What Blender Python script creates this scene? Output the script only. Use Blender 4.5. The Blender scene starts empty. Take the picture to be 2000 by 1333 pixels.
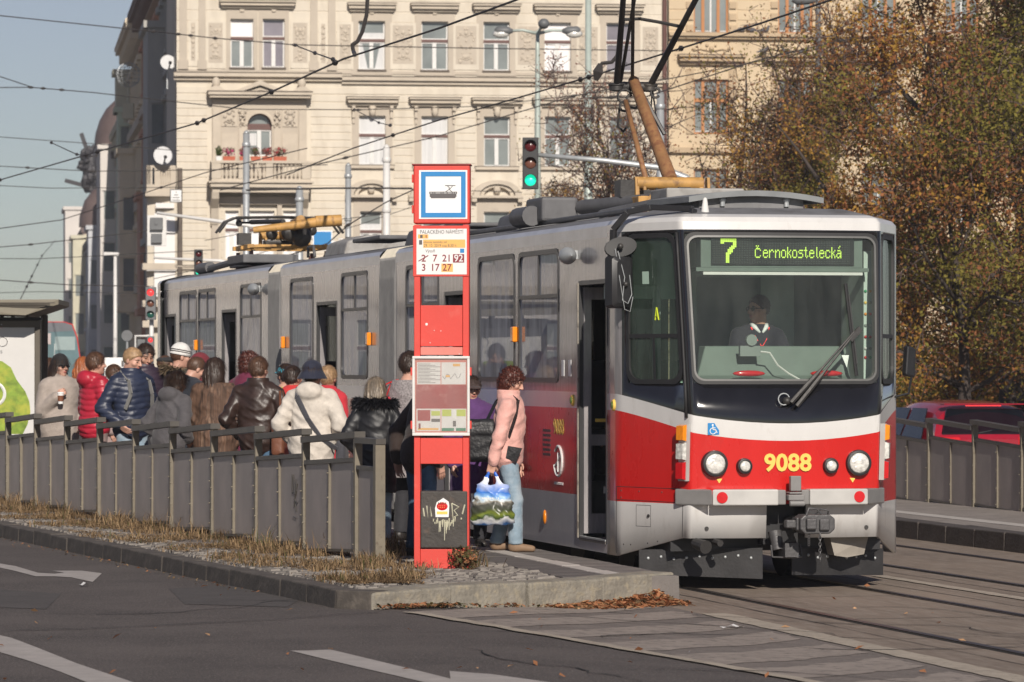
import bpy, bmesh, math, random
import numpy as np
from mathutils import Vector, Matrix
PI = math.pi
R = math.radians
random.seed(7)
rng = np.random.default_rng(11)
SC = bpy.context.scene
COL = SC.collection

# ------------------------------------------------------------------ camera, sky, sun, exposure
FPX, HZ, CZ = 8200.0, 712.0, 1.96
cam_d = bpy.data.cameras.new('camera')
cam_d.sensor_width = 36.0
cam_d.lens = 36.0 * FPX / 2000.0
cam_d.shift_y = (HZ - 666.5) / 2000.0
cam_d.clip_start = 0.5
cam_d.clip_end = 6000
cam_d.dof.use_dof = True
cam_d.dof.focus_distance = 37.0
cam_d.dof.aperture_fstop = 7.1
cam = bpy.data.objects.new('camera', cam_d)
cam.location = (0, 0, CZ)
cam.rotation_euler = (R(90), 0, 0)
COL.objects.link(cam)
SC.camera = cam

SUN_AZ, SUN_EL = 8.5, 29.0          # degrees to the right of straight behind the camera; height
sdir = Vector((math.sin(R(SUN_AZ)) * math.cos(R(SUN_EL)), -math.cos(R(SUN_AZ)) * math.cos(R(SUN_EL)), math.sin(R(SUN_EL))))
world = bpy.data.worlds.new('World')
SC.world = world
world.use_nodes = True
wn, wl = world.node_tree.nodes, world.node_tree.links
wn.clear()
sky = wn.new('ShaderNodeTexSky')
sky.sky_type = 'NISHITA'
sky.sun_disc = False
sky.sun_elevation = R(SUN_EL)
sky.sun_rotation = R(180 - SUN_AZ)
sky.altitude = 1500
sky.air_density = 1.0
sky.dust_density = 0.35
sky.ozone_density = 2.0
hs = wn.new('ShaderNodeHueSaturation')
hs.inputs['Saturation'].default_value = 0.72
hs.inputs['Hue'].default_value = 0.525
bg = wn.new('ShaderNodeBackground')
bg.inputs['Strength'].default_value = 0.057
wo = wn.new('ShaderNodeOutputWorld')
wl.new(sky.outputs[0], hs.inputs['Color'])
wl.new(hs.outputs[0], bg.inputs[0])
wl.new(bg.outputs[0], wo.inputs[0])

sun_d = bpy.data.lights.new('sun', 'SUN')
sun_d.energy = 5.0
sun_d.angle = R(0.5)
sun_d.color = (1.0, 0.92, 0.82)
sun = bpy.data.objects.new('sun', sun_d)
sun.rotation_euler = (-sdir).to_track_quat('-Z', 'Y').to_euler()
sun.location = (20, -30, 40)
COL.objects.link(sun)
vs = SC.view_settings
vs.view_transform = 'Standard'
vs.look = 'None'
vs.exposure = 0.0
vs.gamma = 1.0
vs.use_curve_mapping = False

# ------------------------------------------------------------------ helpers
def at(px, py, Y):
    return Vector(((px - 1000.0) * Y / FPX, Y, CZ - (py - HZ) * Y / FPX))

class MB:
    """collects shapes for ONE mesh object"""
    def __init__(s):
        s.v, s.f, s.m = [], [], []
    def add(s, verts, faces, mat=0):
        o = len(s.v)
        s.v.extend([tuple(p) for p in verts])
        for f in faces:
            s.f.append(tuple(i + o for i in f))
            s.m.append(mat)
        return s
    def box(s, x0, x1, y0, y1, z0, z1, mat=0):
        return s.add([(x0,y0,z0),(x1,y0,z0),(x1,y1,z0),(x0,y1,z0),(x0,y0,z1),(x1,y0,z1),(x1,y1,z1),(x0,y1,z1)],
                     [(0,3,2,1),(4,5,6,7),(0,1,5,4),(1,2,6,5),(2,3,7,6),(3,0,4,7)], mat)
    def beam(s, p, q, w, h, up=(0,0,1), mat=0):
        p, q = Vector(p), Vector(q)
        d = (q - p).normalized()
        u = Vector(up)
        sd = d.cross(u)
        if sd.length < 1e-4: sd = d.cross(Vector((0,1,0)))
        sd.normalize()
        u = sd.cross(d)
        a, b = sd * (w/2), u * (h/2)
        V = [p-a-b, p+a-b, p+a+b, p-a+b, q-a-b, q+a-b, q+a+b, q-a+b]
        return s.add(V, [(0,1,2,3),(7,6,5,4),(0,4,5,1),(1,5,6,2),(2,6,7,3),(3,7,4,0)], mat)
    def tube(s, pts, r, n=8, mat=0, cap=True):
        pts = [Vector(p) for p in pts]
        rs = r if isinstance(r, (list, tuple)) else [r]*len(pts)
        V, F = [], []
        t0 = (pts[1]-pts[0]).normalized()
        ref = Vector((0,0,1)) if abs(t0.z) < 0.9 else Vector((1,0,0))
        a = t0.cross(ref).normalized()
        for i, p in enumerate(pts):
            if i == 0: t = pts[1]-pts[0]
            elif i == len(pts)-1: t = pts[-1]-pts[-2]
            else: t = (pts[i+1]-p).normalized() + (p-pts[i-1]).normalized()
            t.normalize()
            a = (a - t*a.dot(t))
            if a.length < 1e-5: a = t.orthogonal()
            a.normalize()
            b = t.cross(a)
            for k in range(n):
                g = 2*PI*k/n
                V.append(p + (a*math.cos(g) + b*math.sin(g))*rs[i])
        for i in range(len(pts)-1):
            for k in range(n):
                k2 = (k+1) % n
                F.append((i*n+k, i*n+k2, (i+1)*n+k2, (i+1)*n+k))
        if cap:
            F.append(tuple(range(n-1, -1, -1)))
            F.append(tuple((len(pts)-1)*n + k for k in range(n)))
        return s.add(V, F, mat)
    def cyl(s, p, q, r0, r1=None, n=12, mat=0, cap=True):
        return s.tube([p, q], [r0, r0 if r1 is None else r1], n, mat, cap)
    def lathe(s, prof, n=16, M=None, mat=0):
        V, F = [], []
        for (r, z) in prof:
            for k in range(n):
                g = 2*PI*k/n
                p = Vector((r*math.cos(g), r*math.sin(g), z))
                V.append(M @ p if M else p)
        for i in range(len(prof)-1):
            for k in range(n):
                k2 = (k+1) % n
                F.append((i*n+k, i*n+k2, (i+1)*n+k2, (i+1)*n+k))
        F.append(tuple(range(n-1,-1,-1)))
        F.append(tuple((len(prof)-1)*n+k for k in range(n)))
        return s.add(V, F, mat)
    def prism(s, poly, fa, fb, mat=0):
        """poly: 2d points; fa / fb turn a 2d point into the two end points"""
        n = len(poly)
        V = [fa(*p) for p in poly] + [fb(*p) for p in poly]
        F = [tuple(range(n-1,-1,-1)), tuple(range(n, 2*n))] + [(i, (i+1)%n, n+(i+1)%n, n+i) for i in range(n)]
        return s.add(V, F, mat)
    def grid(s, pts, mat=0, skip=None, matf=None):
        """pts[i][j] grid of points"""
        ni, nj = len(pts), len(pts[0])
        o = len(s.v)
        for row in pts: s.v.extend([tuple(p) for p in row])
        for i in range(ni-1):
            for j in range(nj-1):
                if skip and skip(i, j): continue
                s.f.append((o+i*nj+j, o+i*nj+j+1, o+(i+1)*nj+j+1, o+(i+1)*nj+j))
                s.m.append(matf(i, j) if matf else mat)
        return s
    def sphere(s, c, r, n=8, m=6, mat=0):
        c = Vector(c)
        rr = Vector(r) if not isinstance(r, (int, float)) else Vector((r,r,r))
        V = [c + Vector((0,0,-rr.z))]
        for i in range(1, m):
            ph = -PI/2 + PI*i/m
            for k in range(n):
                g = 2*PI*k/n
                V.append(c + Vector((rr.x*math.cos(ph)*math.cos(g), rr.y*math.cos(ph)*math.sin(g), rr.z*math.sin(ph))))
        V.append(c + Vector((0,0,rr.z)))
        F = [(0, 1+(k+1)%n, 1+k) for k in range(n)]
        for i in range(m-2):
            for k in range(n):
                a, b = 1+i*n+k, 1+i*n+(k+1)%n
                F.append((a, b, b+n, a+n))
        t = len(V)-1
        F += [(1+(m-2)*n+k, 1+(m-2)*n+(k+1)%n, t) for k in range(n)]
        return s.add(V, F, mat)
    def build(s, name, mats, parent=None, smooth=False, bevel=0.0, loc=None):
        return link(name, mesh_of(name, s.v, s.f, mats, s.m, smooth), parent, bevel, loc)

def mesh_of(name, v, f, mats, mi=None, smooth=False):
    me = bpy.data.meshes.new(name)
    me.from_pydata(v, [], f)
    for m in (mats if isinstance(mats, (list, tuple)) else [mats]):
        me.materials.append(m)
    if mi is not None and any(mi):
        me.polygons.foreach_set('material_index', mi)
    if smooth:
        me.shade_smooth()
        if smooth is not True: me.set_sharp_from_angle(angle=R(smooth))
    me.update()
    return me

def link(name, me, parent=None, bevel=0.0, loc=None):
    o = bpy.data.objects.new(name, me)
    COL.objects.link(o)
    if parent: o.parent = parent
    if loc: o.location = loc
    if bevel:
        b = o.modifiers.new('bevel', 'BEVEL')
        b.width = bevel; b.segments = 2; b.limit_method = 'ANGLE'; b.angle_limit = R(40)
    return o

def tag(o, label=None, cat=None, group=None, kind=None):
    if label: o['label'] = label
    if cat: o['category'] = cat
    if group: o['group'] = group
    if kind: o['kind'] = kind
    return o

def thing(name, label, cat, loc=(0,0,0), rotz=0.0, group=None):
    o = bpy.data.objects.new(name, None)
    o.empty_display_size = 0.2
    COL.objects.link(o)
    o.location = loc
    o.rotation_euler = (0, 0, rotz)
    return tag(o, label, cat, group)

def copy_tree(o, parent=None):
    c = o.copy()
    COL.objects.link(c)
    if parent: c.parent = parent
    for ch in list(o.children): copy_tree(ch, c)
    return c

# ------------------------------------------------------------------ materials
def mat(name, col, rough=0.6, metal=0.0, var=0.12, vscale=6.0, stretch=(1,1,1), bump=0.0, bscale=40.0, spec=0.5,
        col2=None, c2=(0.55, 0.7), c2scale=3.0, coat=0.0, emit=None, estr=0.0, rvar=0.0, alpha=None, sheen=0.0):
    m = bpy.data.materials.new(name)
    m.use_nodes = True
    N, L = m.node_tree.nodes, m.node_tree.links
    p = N['Principled BSDF']
    p.inputs['Roughness'].default_value = rough
    p.inputs['Metallic'].default_value = metal
    p.inputs['Specular IOR Level'].default_value = spec
    p.inputs['Coat Weight'].default_value = coat
    p.inputs['Coat Roughness'].default_value = 0.08
    if sheen: p.inputs['Sheen Weight'].default_value = sheen
    tc = N.new('ShaderNodeTexCoord')
    mp = N.new('ShaderNodeMapping')
    mp.inputs['Scale'].default_value = stretch
    L.new(tc.outputs['Object'], mp.inputs['Vector'])
    src = None
    if var:
        nz = N.new('ShaderNodeTexNoise')
        nz.inputs['Scale'].default_value = vscale
        nz.inputs['Detail'].default_value = 6
        nz.inputs['Roughness'].default_value = 0.6
        L.new(mp.outputs[0], nz.inputs['Vector'])
        rp = N.new('ShaderNodeValToRGB')
        rp.color_ramp.elements[0].position = 0.3
        rp.color_ramp.elements[1].position = 0.7
        rp.color_ramp.elements[0].color = [c*(1-var) for c in col] + [1]
        rp.color_ramp.elements[1].color = [min(1, c*(1+var)) for c in col] + [1]
        L.new(nz.outputs['Fac'], rp.inputs[0])
        src = rp.outputs[0]
        if rvar:
            mr = N.new('ShaderNodeMapRange')
            mr.inputs['To Min'].default_value = max(0.02, rough-rvar)
            mr.inputs['To Max'].default_value = min(1, rough+rvar)
            L.new(nz.outputs['Fac'], mr.inputs['Value'])
            L.new(mr.outputs[0], p.inputs['Roughness'])
    else:
        p.inputs['Base Color'].default_value = (*col, 1)
    if col2 is not None:
        n2 = N.new('ShaderNodeTexNoise')
        n2.inputs['Scale'].default_value = c2scale
        n2.inputs['Detail'].default_value = 8
        n2.inputs['Roughness'].default_value = 0.65
        L.new(mp.outputs[0], n2.inputs['Vector'])
        r2 = N.new('ShaderNodeValToRGB')
        r2.color_ramp.elements[0].position = c2[0]
        r2.color_ramp.elements[1].position = c2[1]
        L.new(n2.outputs['Fac'], r2.inputs[0])
        mx = N.new('ShaderNodeMix')
        mx.data_type = 'RGBA'
        L.new(r2.outputs[0], mx.inputs[0])
        if src: L.new(src, mx.inputs[6])
        else: mx.inputs[6].default_value = (*col, 1)
        mx.inputs[7].default_value = (*col2, 1)
        src = mx.outputs[2]
    if src: L.new(src, p.inputs['Base Color'])
    if bump:
        nb = N.new('ShaderNodeTexNoise')
        nb.inputs['Scale'].default_value = bscale
        nb.inputs['Detail'].default_value = 5
        L.new(mp.outputs[0], nb.inputs['Vector'])
        bp = N.new('ShaderNodeBump')
        bp.inputs['Strength'].default_value = bump
        bp.inputs['Distance'].default_value = 0.02
        L.new(nb.outputs['Fac'], bp.inputs['Height'])
        L.new(bp.outputs[0], p.inputs['Normal'])
    if emit:
        p.inputs['Emission Color'].default_value = (*emit, 1)
        p.inputs['Emission Strength'].default_value = estr
    return m

def glass(name, tint=(0.8,0.85,0.83), ior=1.5, rough=0.0, dirt_glare=0.0, dcol=(0.4,0.4,0.4)):
    """thin pane: fresnel mix of tinted see-through and mirror, with a diffuse film of grime and painted glare"""
    m = bpy.data.materials.new(name)
    m.use_nodes = True
    N, L = m.node_tree.nodes, m.node_tree.links
    N.clear()
    out = N.new('ShaderNodeOutputMaterial')
    tr = N.new('ShaderNodeBsdfTransparent'); tr.inputs[0].default_value = (*tint, 1)
    gl = N.new('ShaderNodeBsdfGlossy'); gl.inputs['Roughness'].default_value = rough
    fr = N.new('ShaderNodeFresnel'); fr.inputs['IOR'].default_value = ior
    mx = N.new('ShaderNodeMixShader')
    L.new(fr.outputs[0], mx.inputs[0]); L.new(tr.outputs[0], mx.inputs[1]); L.new(gl.outputs[0], mx.inputs[2])
    last = mx
    if dirt_glare:
        df = N.new('ShaderNodeBsdfDiffuse'); df.inputs[0].default_value = (*dcol, 1)
        tc = N.new('ShaderNodeTexCoord'); mp = N.new('ShaderNodeMapping'); mp.inputs['Scale'].default_value = (2.5,2.5,0.6)
        nz = N.new('ShaderNodeTexNoise'); nz.inputs['Scale'].default_value = 3; nz.inputs['Detail'].default_value = 6
        L.new(tc.outputs['Object'], mp.inputs[0]); L.new(mp.outputs[0], nz.inputs['Vector'])
        mr = N.new('ShaderNodeMapRange')
        mr.inputs['From Min'].default_value = 0.3; mr.inputs['From Max'].default_value = 0.7
        mr.inputs['To Min'].default_value = dirt_glare*0.6; mr.inputs['To Max'].default_value = dirt_glare*1.4
        L.new(nz.outputs['Fac'], mr.inputs[0])
        m2 = N.new('ShaderNodeMixShader')
        L.new(mr.outputs[0], m2.inputs[0]); L.new(mx.outputs[0], m2.inputs[1]); L.new(df.outputs[0], m2.inputs[2])
        last = m2
    L.new(last.outputs[0], out.inputs[0])
    return m

def leafmat(name, col, var=0.35):
    m = bpy.data.materials.new(name)
    m.use_nodes = True
    N, L = m.node_tree.nodes, m.node_tree.links
    N.clear()
    out = N.new('ShaderNodeOutputMaterial')
    d = N.new('ShaderNodeBsdfDiffuse'); t = N.new('ShaderNodeBsdfTranslucent'); mx = N.new('ShaderNodeMixShader')
    mx.inputs[0].default_value = 0.3
    tc = N.new('ShaderNodeTexCoord')
    nz = N.new('ShaderNodeTexNoise'); nz.inputs['Scale'].default_value = 1.6; nz.inputs['Detail'].default_value = 6
    nz.inputs['Roughness'].default_value = 0.75
    rp = N.new('ShaderNodeValToRGB')
    rp.color_ramp.elements[0].position = 0.32; rp.color_ramp.elements[1].position = 0.68
    rp.color_ramp.elements[0].color = [c*(1-var) for c in col]+[1]
    rp.color_ramp.elements[1].color = [c*(1+var) for c in col]+[1]
    L.new(tc.outputs['Object'], nz.inputs['Vector']); L.new(nz.outputs['Fac'], rp.inputs[0])
    L.new(rp.outputs[0], d.inputs[0]); L.new(rp.outputs[0], t.inputs[0])
    L.new(d.outputs[0], mx.inputs[1]); L.new(t.outputs[0], mx.inputs[2]); L.new(mx.outputs[0], out.inputs[0])
    return m

M = {}
M['black'] = mat('black_plastic', (0.018,0.018,0.02), 0.45)
M['gloss_black'] = mat('gloss_black', (0.01,0.01,0.011), 0.12, var=0.2, coat=0.3)
M['dark_steel'] = mat('dark_steel', (0.045,0.043,0.042), 0.5, metal=0.3, bump=0.15, col2=(0.09,0.075,0.06))
M['galv'] = mat('galvanised_steel', (0.42,0.44,0.45), 0.45, metal=0.4, var=0.15, vscale=8, stretch=(1,1,0.3))
M['chrome'] = mat('chrome', (0.75,0.75,0.76), 0.15, metal=1.0, var=0.0)
M['white'] = mat('white_paint', (0.64,0.63,0.61), 0.4, var=0.05)
M['rubber'] = mat('rubber', (0.02,0.02,0.021), 0.6)
M['wire'] = mat('wire_metal', (0.035,0.03,0.028), 0.6, var=0.0)
M['glass'] = glass('clear_glass', (0.85,0.88,0.86))

# text: a font curve turned into a mesh
def text_mesh(body, size, mats, extrude=0.0, align='CENTER', sx=1.0, bold=0.0):
    cu = bpy.data.curves.new('lettering', 'FONT')
    cu.body = body; cu.size = size; cu.extrude = extrude; cu.align_x = align; cu.align_y = 'CENTER'
    cu.offset = bold; cu.resolution_u = 3
    o = bpy.data.objects.new('lettering', cu)
    COL.objects.link(o)
    bpy.context.view_layer.update()
    me = bpy.data.meshes.new_from_object(o)
    bpy.data.objects.remove(o)
    me.materials.clear()
    me.materials.append(mats)
    if sx != 1.0:
        for v in me.vertices: v.co.x *= sx
    return me

def lettering(name, body, size, m, loc, rot, parent=None, extrude=0.0, align='CENTER', sx=1.0, bold=0.0):
    o = link(name, text_mesh(body, size, m, extrude, align, sx, bold), parent)
    o.location = loc
    o.rotation_euler = rot
    return o

# ------------------------------------------------------------------ place: tram axes
THETA = math.atan2(0.2232, 0.9748)
RX, RY = math.cos(THETA), math.sin(THETA)
TO = Vector((2.377, 36.236, 0.0))
def vcoord(X, Y): return (X-TO.x)*RX + (Y-TO.y)*RY
def tw(v, u, z=0.0): return Vector((TO.x + v*RX - u*RY, TO.y + v*RY + u*RX, z))
def sstep(a, b, x):
    t = min(1.0, max(0.0, (x-a)/(b-a)))
    return t*t*(3-2*t)
def gz(X, Y):
    """height of the road surface: the tracks lie 0.1 m below the carriageway on the left"""
    return 0.1*sstep(-1.7, -4.4, vcoord(X, Y))
def gp(px, py, dz=0.0):
    z = 0.05
    for _ in range(8):
        Y = FPX*(CZ-z)/(py-HZ)
        X = (px-1000)*Y/FPX
        z = gz(X, Y) + dz
    return Vector((X, Y, z))
# ================================================================== ground, tracks, platforms
M['asphalt'] = mat('asphalt', (0.074,0.062,0.057), 0.85, var=0.32, vscale=0.9, bump=0.9, bscale=60, col2=(0.17,0.145,0.13), c2=(0.53,0.60), c2scale=62)
M['track_asphalt'] = mat('track_asphalt', (0.19,0.148,0.115), 0.85, var=0.3, vscale=0.9, stretch=(1.6,0.22,1), bump=0.4, bscale=60, col2=(0.26,0.215,0.175), c2=(0.45,0.7), c2scale=9)
M['hatch_asphalt'] = mat('hatched_asphalt', (0.145,0.122,0.108), 0.9, var=0.25, vscale=3, bump=0.5, bscale=60, col2=(0.21,0.18,0.16), c2=(0.5,0.66), c2scale=40)
M['worn_paint'] = mat('worn_paint', (0.265,0.225,0.195), 0.8, var=0.15, vscale=4, bump=0.3, bscale=60, col2=(0.150,0.126,0.111), c2=(0.53,0.62), c2scale=11)
M['road_paint'] = mat('road_paint', (0.36,0.33,0.31), 0.75, var=0.12, vscale=6, bump=0.3, bscale=70, col2=(0.16,0.14,0.135), c2=(0.62,0.8), c2scale=25)
M['line_paint'] = mat('cream_line_paint', (0.36,0.31,0.25), 0.8, var=0.15, vscale=5, bump=0.4, bscale=50, col2=(0.16,0.13,0.11), c2=(0.55,0.72), c2scale=18)
M['kerb'] = mat('kerb_granite', (0.068,0.058,0.050), 0.85, var=0.3, vscale=4, bump=0.4, bscale=30, col2=(0.115,0.098,0.082), c2=(0.5,0.7), c2scale=9)
M['kerb_light'] = mat('kerb_lichen', (0.22,0.20,0.165), 0.9, var=0.3, vscale=5, bump=0.6, bscale=30, col2=(0.30,0.26,0.19), c2=(0.5,0.65), c2scale=12)
M['kerb_dark'] = mat('kerb_shaded', (0.06,0.05,0.045), 0.85, var=0.3, vscale=3, bump=0.4, bscale=30)
M['soil'] = mat('gritty_soil', (0.12,0.095,0.07), 0.95, var=0.4, vscale=8, bump=0.6, bscale=40)
M['paving'] = mat('platform_paving', (0.24,0.21,0.19), 0.85, var=0.15, vscale=2, bump=0.4, bscale=40, col2=(0.16,0.145,0.13), c2=(0.5,0.7), c2scale=5)
M['slab'] = mat('edge_slab', (0.15,0.135,0.125), 0.85, var=0.2, vscale=4, bump=0.4, bscale=30)
M['slab_white'] = mat('white_slab', (0.42,0.39,0.36), 0.85, var=0.15, vscale=4, bump=0.3, bscale=30)
M['tactile'] = mat('tactile_block', (0.10,0.09,0.085), 0.85, var=0.25, vscale=6, bump=0.3)
M['sett'] = mat('granite_sett', (0.195,0.175,0.155), 0.8, var=0.35, vscale=9, bump=0.5, bscale=40)
M['rail_steel'] = mat('rail_steel', (0.10,0.085,0.075), 0.38, metal=0.8, var=0.25, vscale=10)
M['groove'] = mat('rail_groove', (0.012,0.010,0.009), 0.9)

def frange(a, b, st):
    n = max(1, int(round((b-a)/st)))
    return [a+(b-a)*i/n for i in range(n+1)]

xs = [-800,-400,-150,-60,-30] + frange(-16, 9, 0.4) + [14,25,60,150,400,800]
ys = [2,10,16] + frange(21, 60, 0.4) + [65,72,80,95,120,170,300,600,1000]
g = MB()
g.grid([[(x, y, gz(x, y)) for x in xs] for y in ys][::-1])
tag(g.build('ground', M['asphalt'], smooth=True), kind='structure')

def vstrip(v0, v1, u0, u1, z, nu=60):
    mb = MB()
    mb.grid([[(v0, u, z), (v1, u, z)] for u in frange(u0, u1, (u1-u0)/nu)][::-1])
    return mb
def tram_axes(o):
    o.location = (TO.x, TO.y, 0); o.rotation_euler = (0,0,THETA); return o
tb = vstrip(-1.62, 4.46, -34, 130, 0.005)
tag(tram_axes(tb.build('track_bed', M['track_asphalt'])), kind='structure')
for vc in (0.0, 2.98):
    for s in (-1, 1):
        c = vc + s*0.745
        r_ = MB()
        r_.box(c-0.028, c+0.028, -34, 130, -0.05, 0.017, 0)
        r_.box(c-s*0.036-0.008, c-s*0.036+0.008, -34, 130, -0.05, 0.009, 1)
        r_.box(c-s*0.052-0.008, c-s*0.052+0.008, -34, 130, -0.05, 0.013, 0)
        r_.box(c+s*0.045-0.014, c+s*0.045+0.014, -34, 130, -0.05, 0.0085, 1)
        tag(tram_axes(r_.build('tram_rail', [M['rail_steel'], M['groove']])), kind='structure')
# tar joints between the asphalt slabs of the track
tj = MB()
for c in (-1.08, 1.14, 1.86):
    pts = []
    for i, u in enumerate(frange(-30, 40, 0.5)):
        w = (0.004 + 0.006*rng.random())*(.4+.6*abs(math.sin(u*.31+c)))
        d = 0.012*math.sin(u*1.7+c*9) + 0.006*rng.standard_normal()
        pts.append([(c+d-w, u, 0.0085), (c+d+w, u, 0.0085)])
    tj.grid(pts[::-1])
for u in frange(-28, 20, 3.0):
    tj.add([(-0.65,u,0.0087),(0.65,u+0.02,0.0087),(0.65,u+0.035,0.0087),(-0.65,u+0.018,0.0087)], [(0,1,2,3)])
tag(tram_axes(tj.build('tar_joints', M['groove'])), kind='structure')

def marking(name, px, m=None, dz=0.004):
    mb = MB()
    mb.add([gp(x, y, dz) for x, y in px], [tuple(range(len(px)))[::-1]])
    o = mb.build(name, m or M['road_paint'])
    me = o.data
    if me.polygons[0].normal.z < 0: me.flip_normals()
    return tag(o, kind='structure')
marking('road_arrow', [(-40,1096),(0,1101),(30,1106),(74,1119),(106,1121),(126,1119),(102,1115),(160,1115),(199,1120),(181,1137),(140,1128),(108,1126),(70,1126),(28,1115),(0,1109),(-40,1104)])
marking('road_stripe', [(-60,1222),(0,1241),(22,1246),(70,1264),(150,1296),(285,1341),(190,1341),(120,1313),(60,1292),(0,1274),(-60,1256)])
marking('road_arrow', [(566,1271),(600,1271),(645,1269),(700,1282),(800,1306),(880,1326),(878,1311),(960,1317),(1075,1333),(1100,1340),(860,1340),(800,1326),(700,1303),(620,1284)])

def vline(name, v0, v1, u0, u1, m, dz, wob=0.0):
    mb = MB()
    rows = []
    for u in frange(u0, u1, 0.25):
        ro = []
        for i in range(4):
            v = v0 + (v1-v0)*i/3 + (wob*(rng.random()-0.5) if i in (0,3) else 0)
            p = tw(v, u); ro.append((p.x, p.y, gz(p.x, p.y)+dz))
        rows.append(ro)
    mb.grid(rows[::-1])
    return tag(mb.build(name, m), kind='structure')
vline('lane_line', 1.46, 1.60, -18, 2.2, M['line_paint'], 0.013, 0.02)
# the hatched area ahead of the platform nose
A0, A1 = Vector((-0.78, 31.45)), Vector((2.6, 23.2))
rows = []
for i in range(41):
    p = A0.lerp(A1, i/40.0)
    ro = []
    vv = vcoord(p.x, p.y)
    for j in range(13):
        q = Vector((p.x, p.y)) + Vector((0.484, 0.875))*((-1.62-vv)/0.667*j/12.0) if vv < -1.64 else Vector((p.x, p.y))
        ro.append((q.x, q.y, gz(q.x, q.y)+0.0045))
    rows.append(ro)
mb = MB(); mb.grid(rows)
tag(mb.build('hatched_area', M['hatch_asphalt']), kind='structure')
mb = MB()
for k in range(-1, 9):
    t0 = k*1.16
    dirA = (A1-A0).normalized()
    edge = []
    bw = rng.uniform(.66,.80)
    for e in range(7):
        p = A0 + dirA*(t0 + bw*e/6.0)
        vv = vcoord(p.x, p.y)
        n = 14
        ro = []
        for j in range(n+1):
            q = p + Vector((0.484,0.875))*max(0, (-1.70-0.05*rng.random()-vv))/0.667*(j/n)
            q = q + dirA*((0.02*rng.standard_normal()+.03*math.sin(j*.9+k*2.1+e)) if e in (0,6) else 0)
            ro.append((q.x, q.y, gz(q.x, q.y)+0.0075))
        edge.append(ro)
    mb.grid(edge)
tag(mb.build('hatching_bars', M['worn_paint']), kind='structure')
def pline(name, P, Q, w, m, dz):
    mb = MB(); rows = []
    d = (Q-P).normalized(); nrm = Vector((d.y, -d.x))
    n = int((Q-P).length/0.25)
    for i in range(n+1):
        p = P.lerp(Q, i/n)
        rows.append([(a.x, a.y, gz(a.x, a.y)+dz) for a in (p-nrm*(w/2+0.012*rng.standard_normal()), p, p+nrm*(w/2+0.012*rng.standard_normal()))])
    mb.grid(rows)
    return tag(mb.build(name, m), kind='structure')
pline('edge_line', A0+Vector((0.02,0.0)), A1, 0.13, M['line_paint'], 0.0105)
vline('edge_line', -1.64, -1.42, -16, -3.1, M['line_paint'], 0.0105, 0.03)
# long tar seam across the carriageway
mb = MB(); rows = []
sp = [(-30,1118),(100,1112),(250,1103),(400,1096),(520,1090),(640,1080),(740,1066+14),(800,1208-4)]
sp = [(-30,1232),(150,1228),(300,1222),(450,1214),(560,1209),(660,1200),(740,1196)]
for i, (x, y) in enumerate(sp):
    a = gp(x, y, 0.009); rows.append([a, a+Vector((0.0,0.03,0))])
mb.grid(rows); tag(mb.build('tar_seam', M['groove']), kind='structure')

# cracks and patches in the carriageway and the track surface
def crack(px, py, n, st, ang, z=0.006):
    p = gp(px, py); a = ang; L = []
    for i in range(n):
        L.append((p.x, p.y)); a += rng.normal(0,.35); a = ang+(a-ang)*.85
        p = p+Vector((math.cos(a)*st, math.sin(a)*st, 0))
    mb = MB(); rows = []
    for i, (x, y) in enumerate(L):
        w = (.004+.008*rng.random())*(1-abs(2*i/n-1)**3); rows.append([(x-w*math.sin(ang),y+w*math.cos(ang)*2,gz(x,y)+z),(x+w*math.sin(ang),y-w*math.cos(ang)*2,gz(x,y)+z)])
    mb.grid(rows)
    tag(mb.build('crack', M['groove']), kind='structure')
for a in ((1350,1200,40,.12,-1.0,.012),(1040,1198,30,.12,-.7,.012),(1500,1262,26,.1,-.1,.012),(1120,1250,24,.1,.5,.012),(300,1170,36,.16,-.4),(60,1200,30,.15,.1),(620,1235,40,.14,-.5),(1750,1240,30,.12,.2,.012),(1560,1190,40,.12,-.2,.012),(1250,1305,20,.1,.1,.012),(880,1262,26,.14,-1.2)): crack(*a)
M['patch'] = mat('asphalt_patch', (0.062,0.055,0.053), 0.9, var=.2, vscale=3, bump=.6, bscale=60, col2=(0.09,0.08,0.075), c2=(.5,.62), c2scale=50)
marking('asphalt_patch', [(330,1150),(520,1140),(600,1163),(560,1186),(360,1180)], M['patch'], .003)
marking('asphalt_patch', [(-20,1150),(120,1160),(90,1190),(-20,1186)], M['patch'], .003)
# ---------------- tram stop island
PZ = 0.24
def kl(Y):                          # X of the kerb line on the carriageway side
    return -1.32 - 0.3165*(Y-31.9)
corner = tw(-1.43, -1.6)           # nose corner beside the track
KLINE = [Vector((kl(Y), Y)) for Y in (31.95, 90)]
NOSE = [Vector((-1.33, 31.9)), Vector((-1.22, 31.78)), Vector((-1.02, 31.86)), Vector((corner.x, corner.y))]
island = thing('platform', 'raised tram stop island with stone kerb and paved top', 'platform')
island['kind'] = 'structure'; del island['label']; del island['category']
mb = MB()
rows = []
for Y in [31.98, 32.3, 32.8, 33.4, 34.2] + frange(35, 92, 1.5):
    xl = kl(Y) + 0.02
    # right limit: nose line for near rows, track edge beyond
    vr = -1.45
    t = (Y-31.86)/(corner.y-31.86)
    if t < 1: xr = -1.02 + (corner.x+1.02)*t - 0.06
    else:
        u = (Y-TO.y - vr*RY)/RX; xr = TO.x + vr*RX - u*RY
    if xr < xl: xr = xl+0.01
    rows.append([(xl+(xr-xl)*j/8.0, Y, PZ-0.012) for j in range(9)])
mb.grid(rows[::-1])
mb.build('paving_bed', M['paving'], island)

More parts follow.
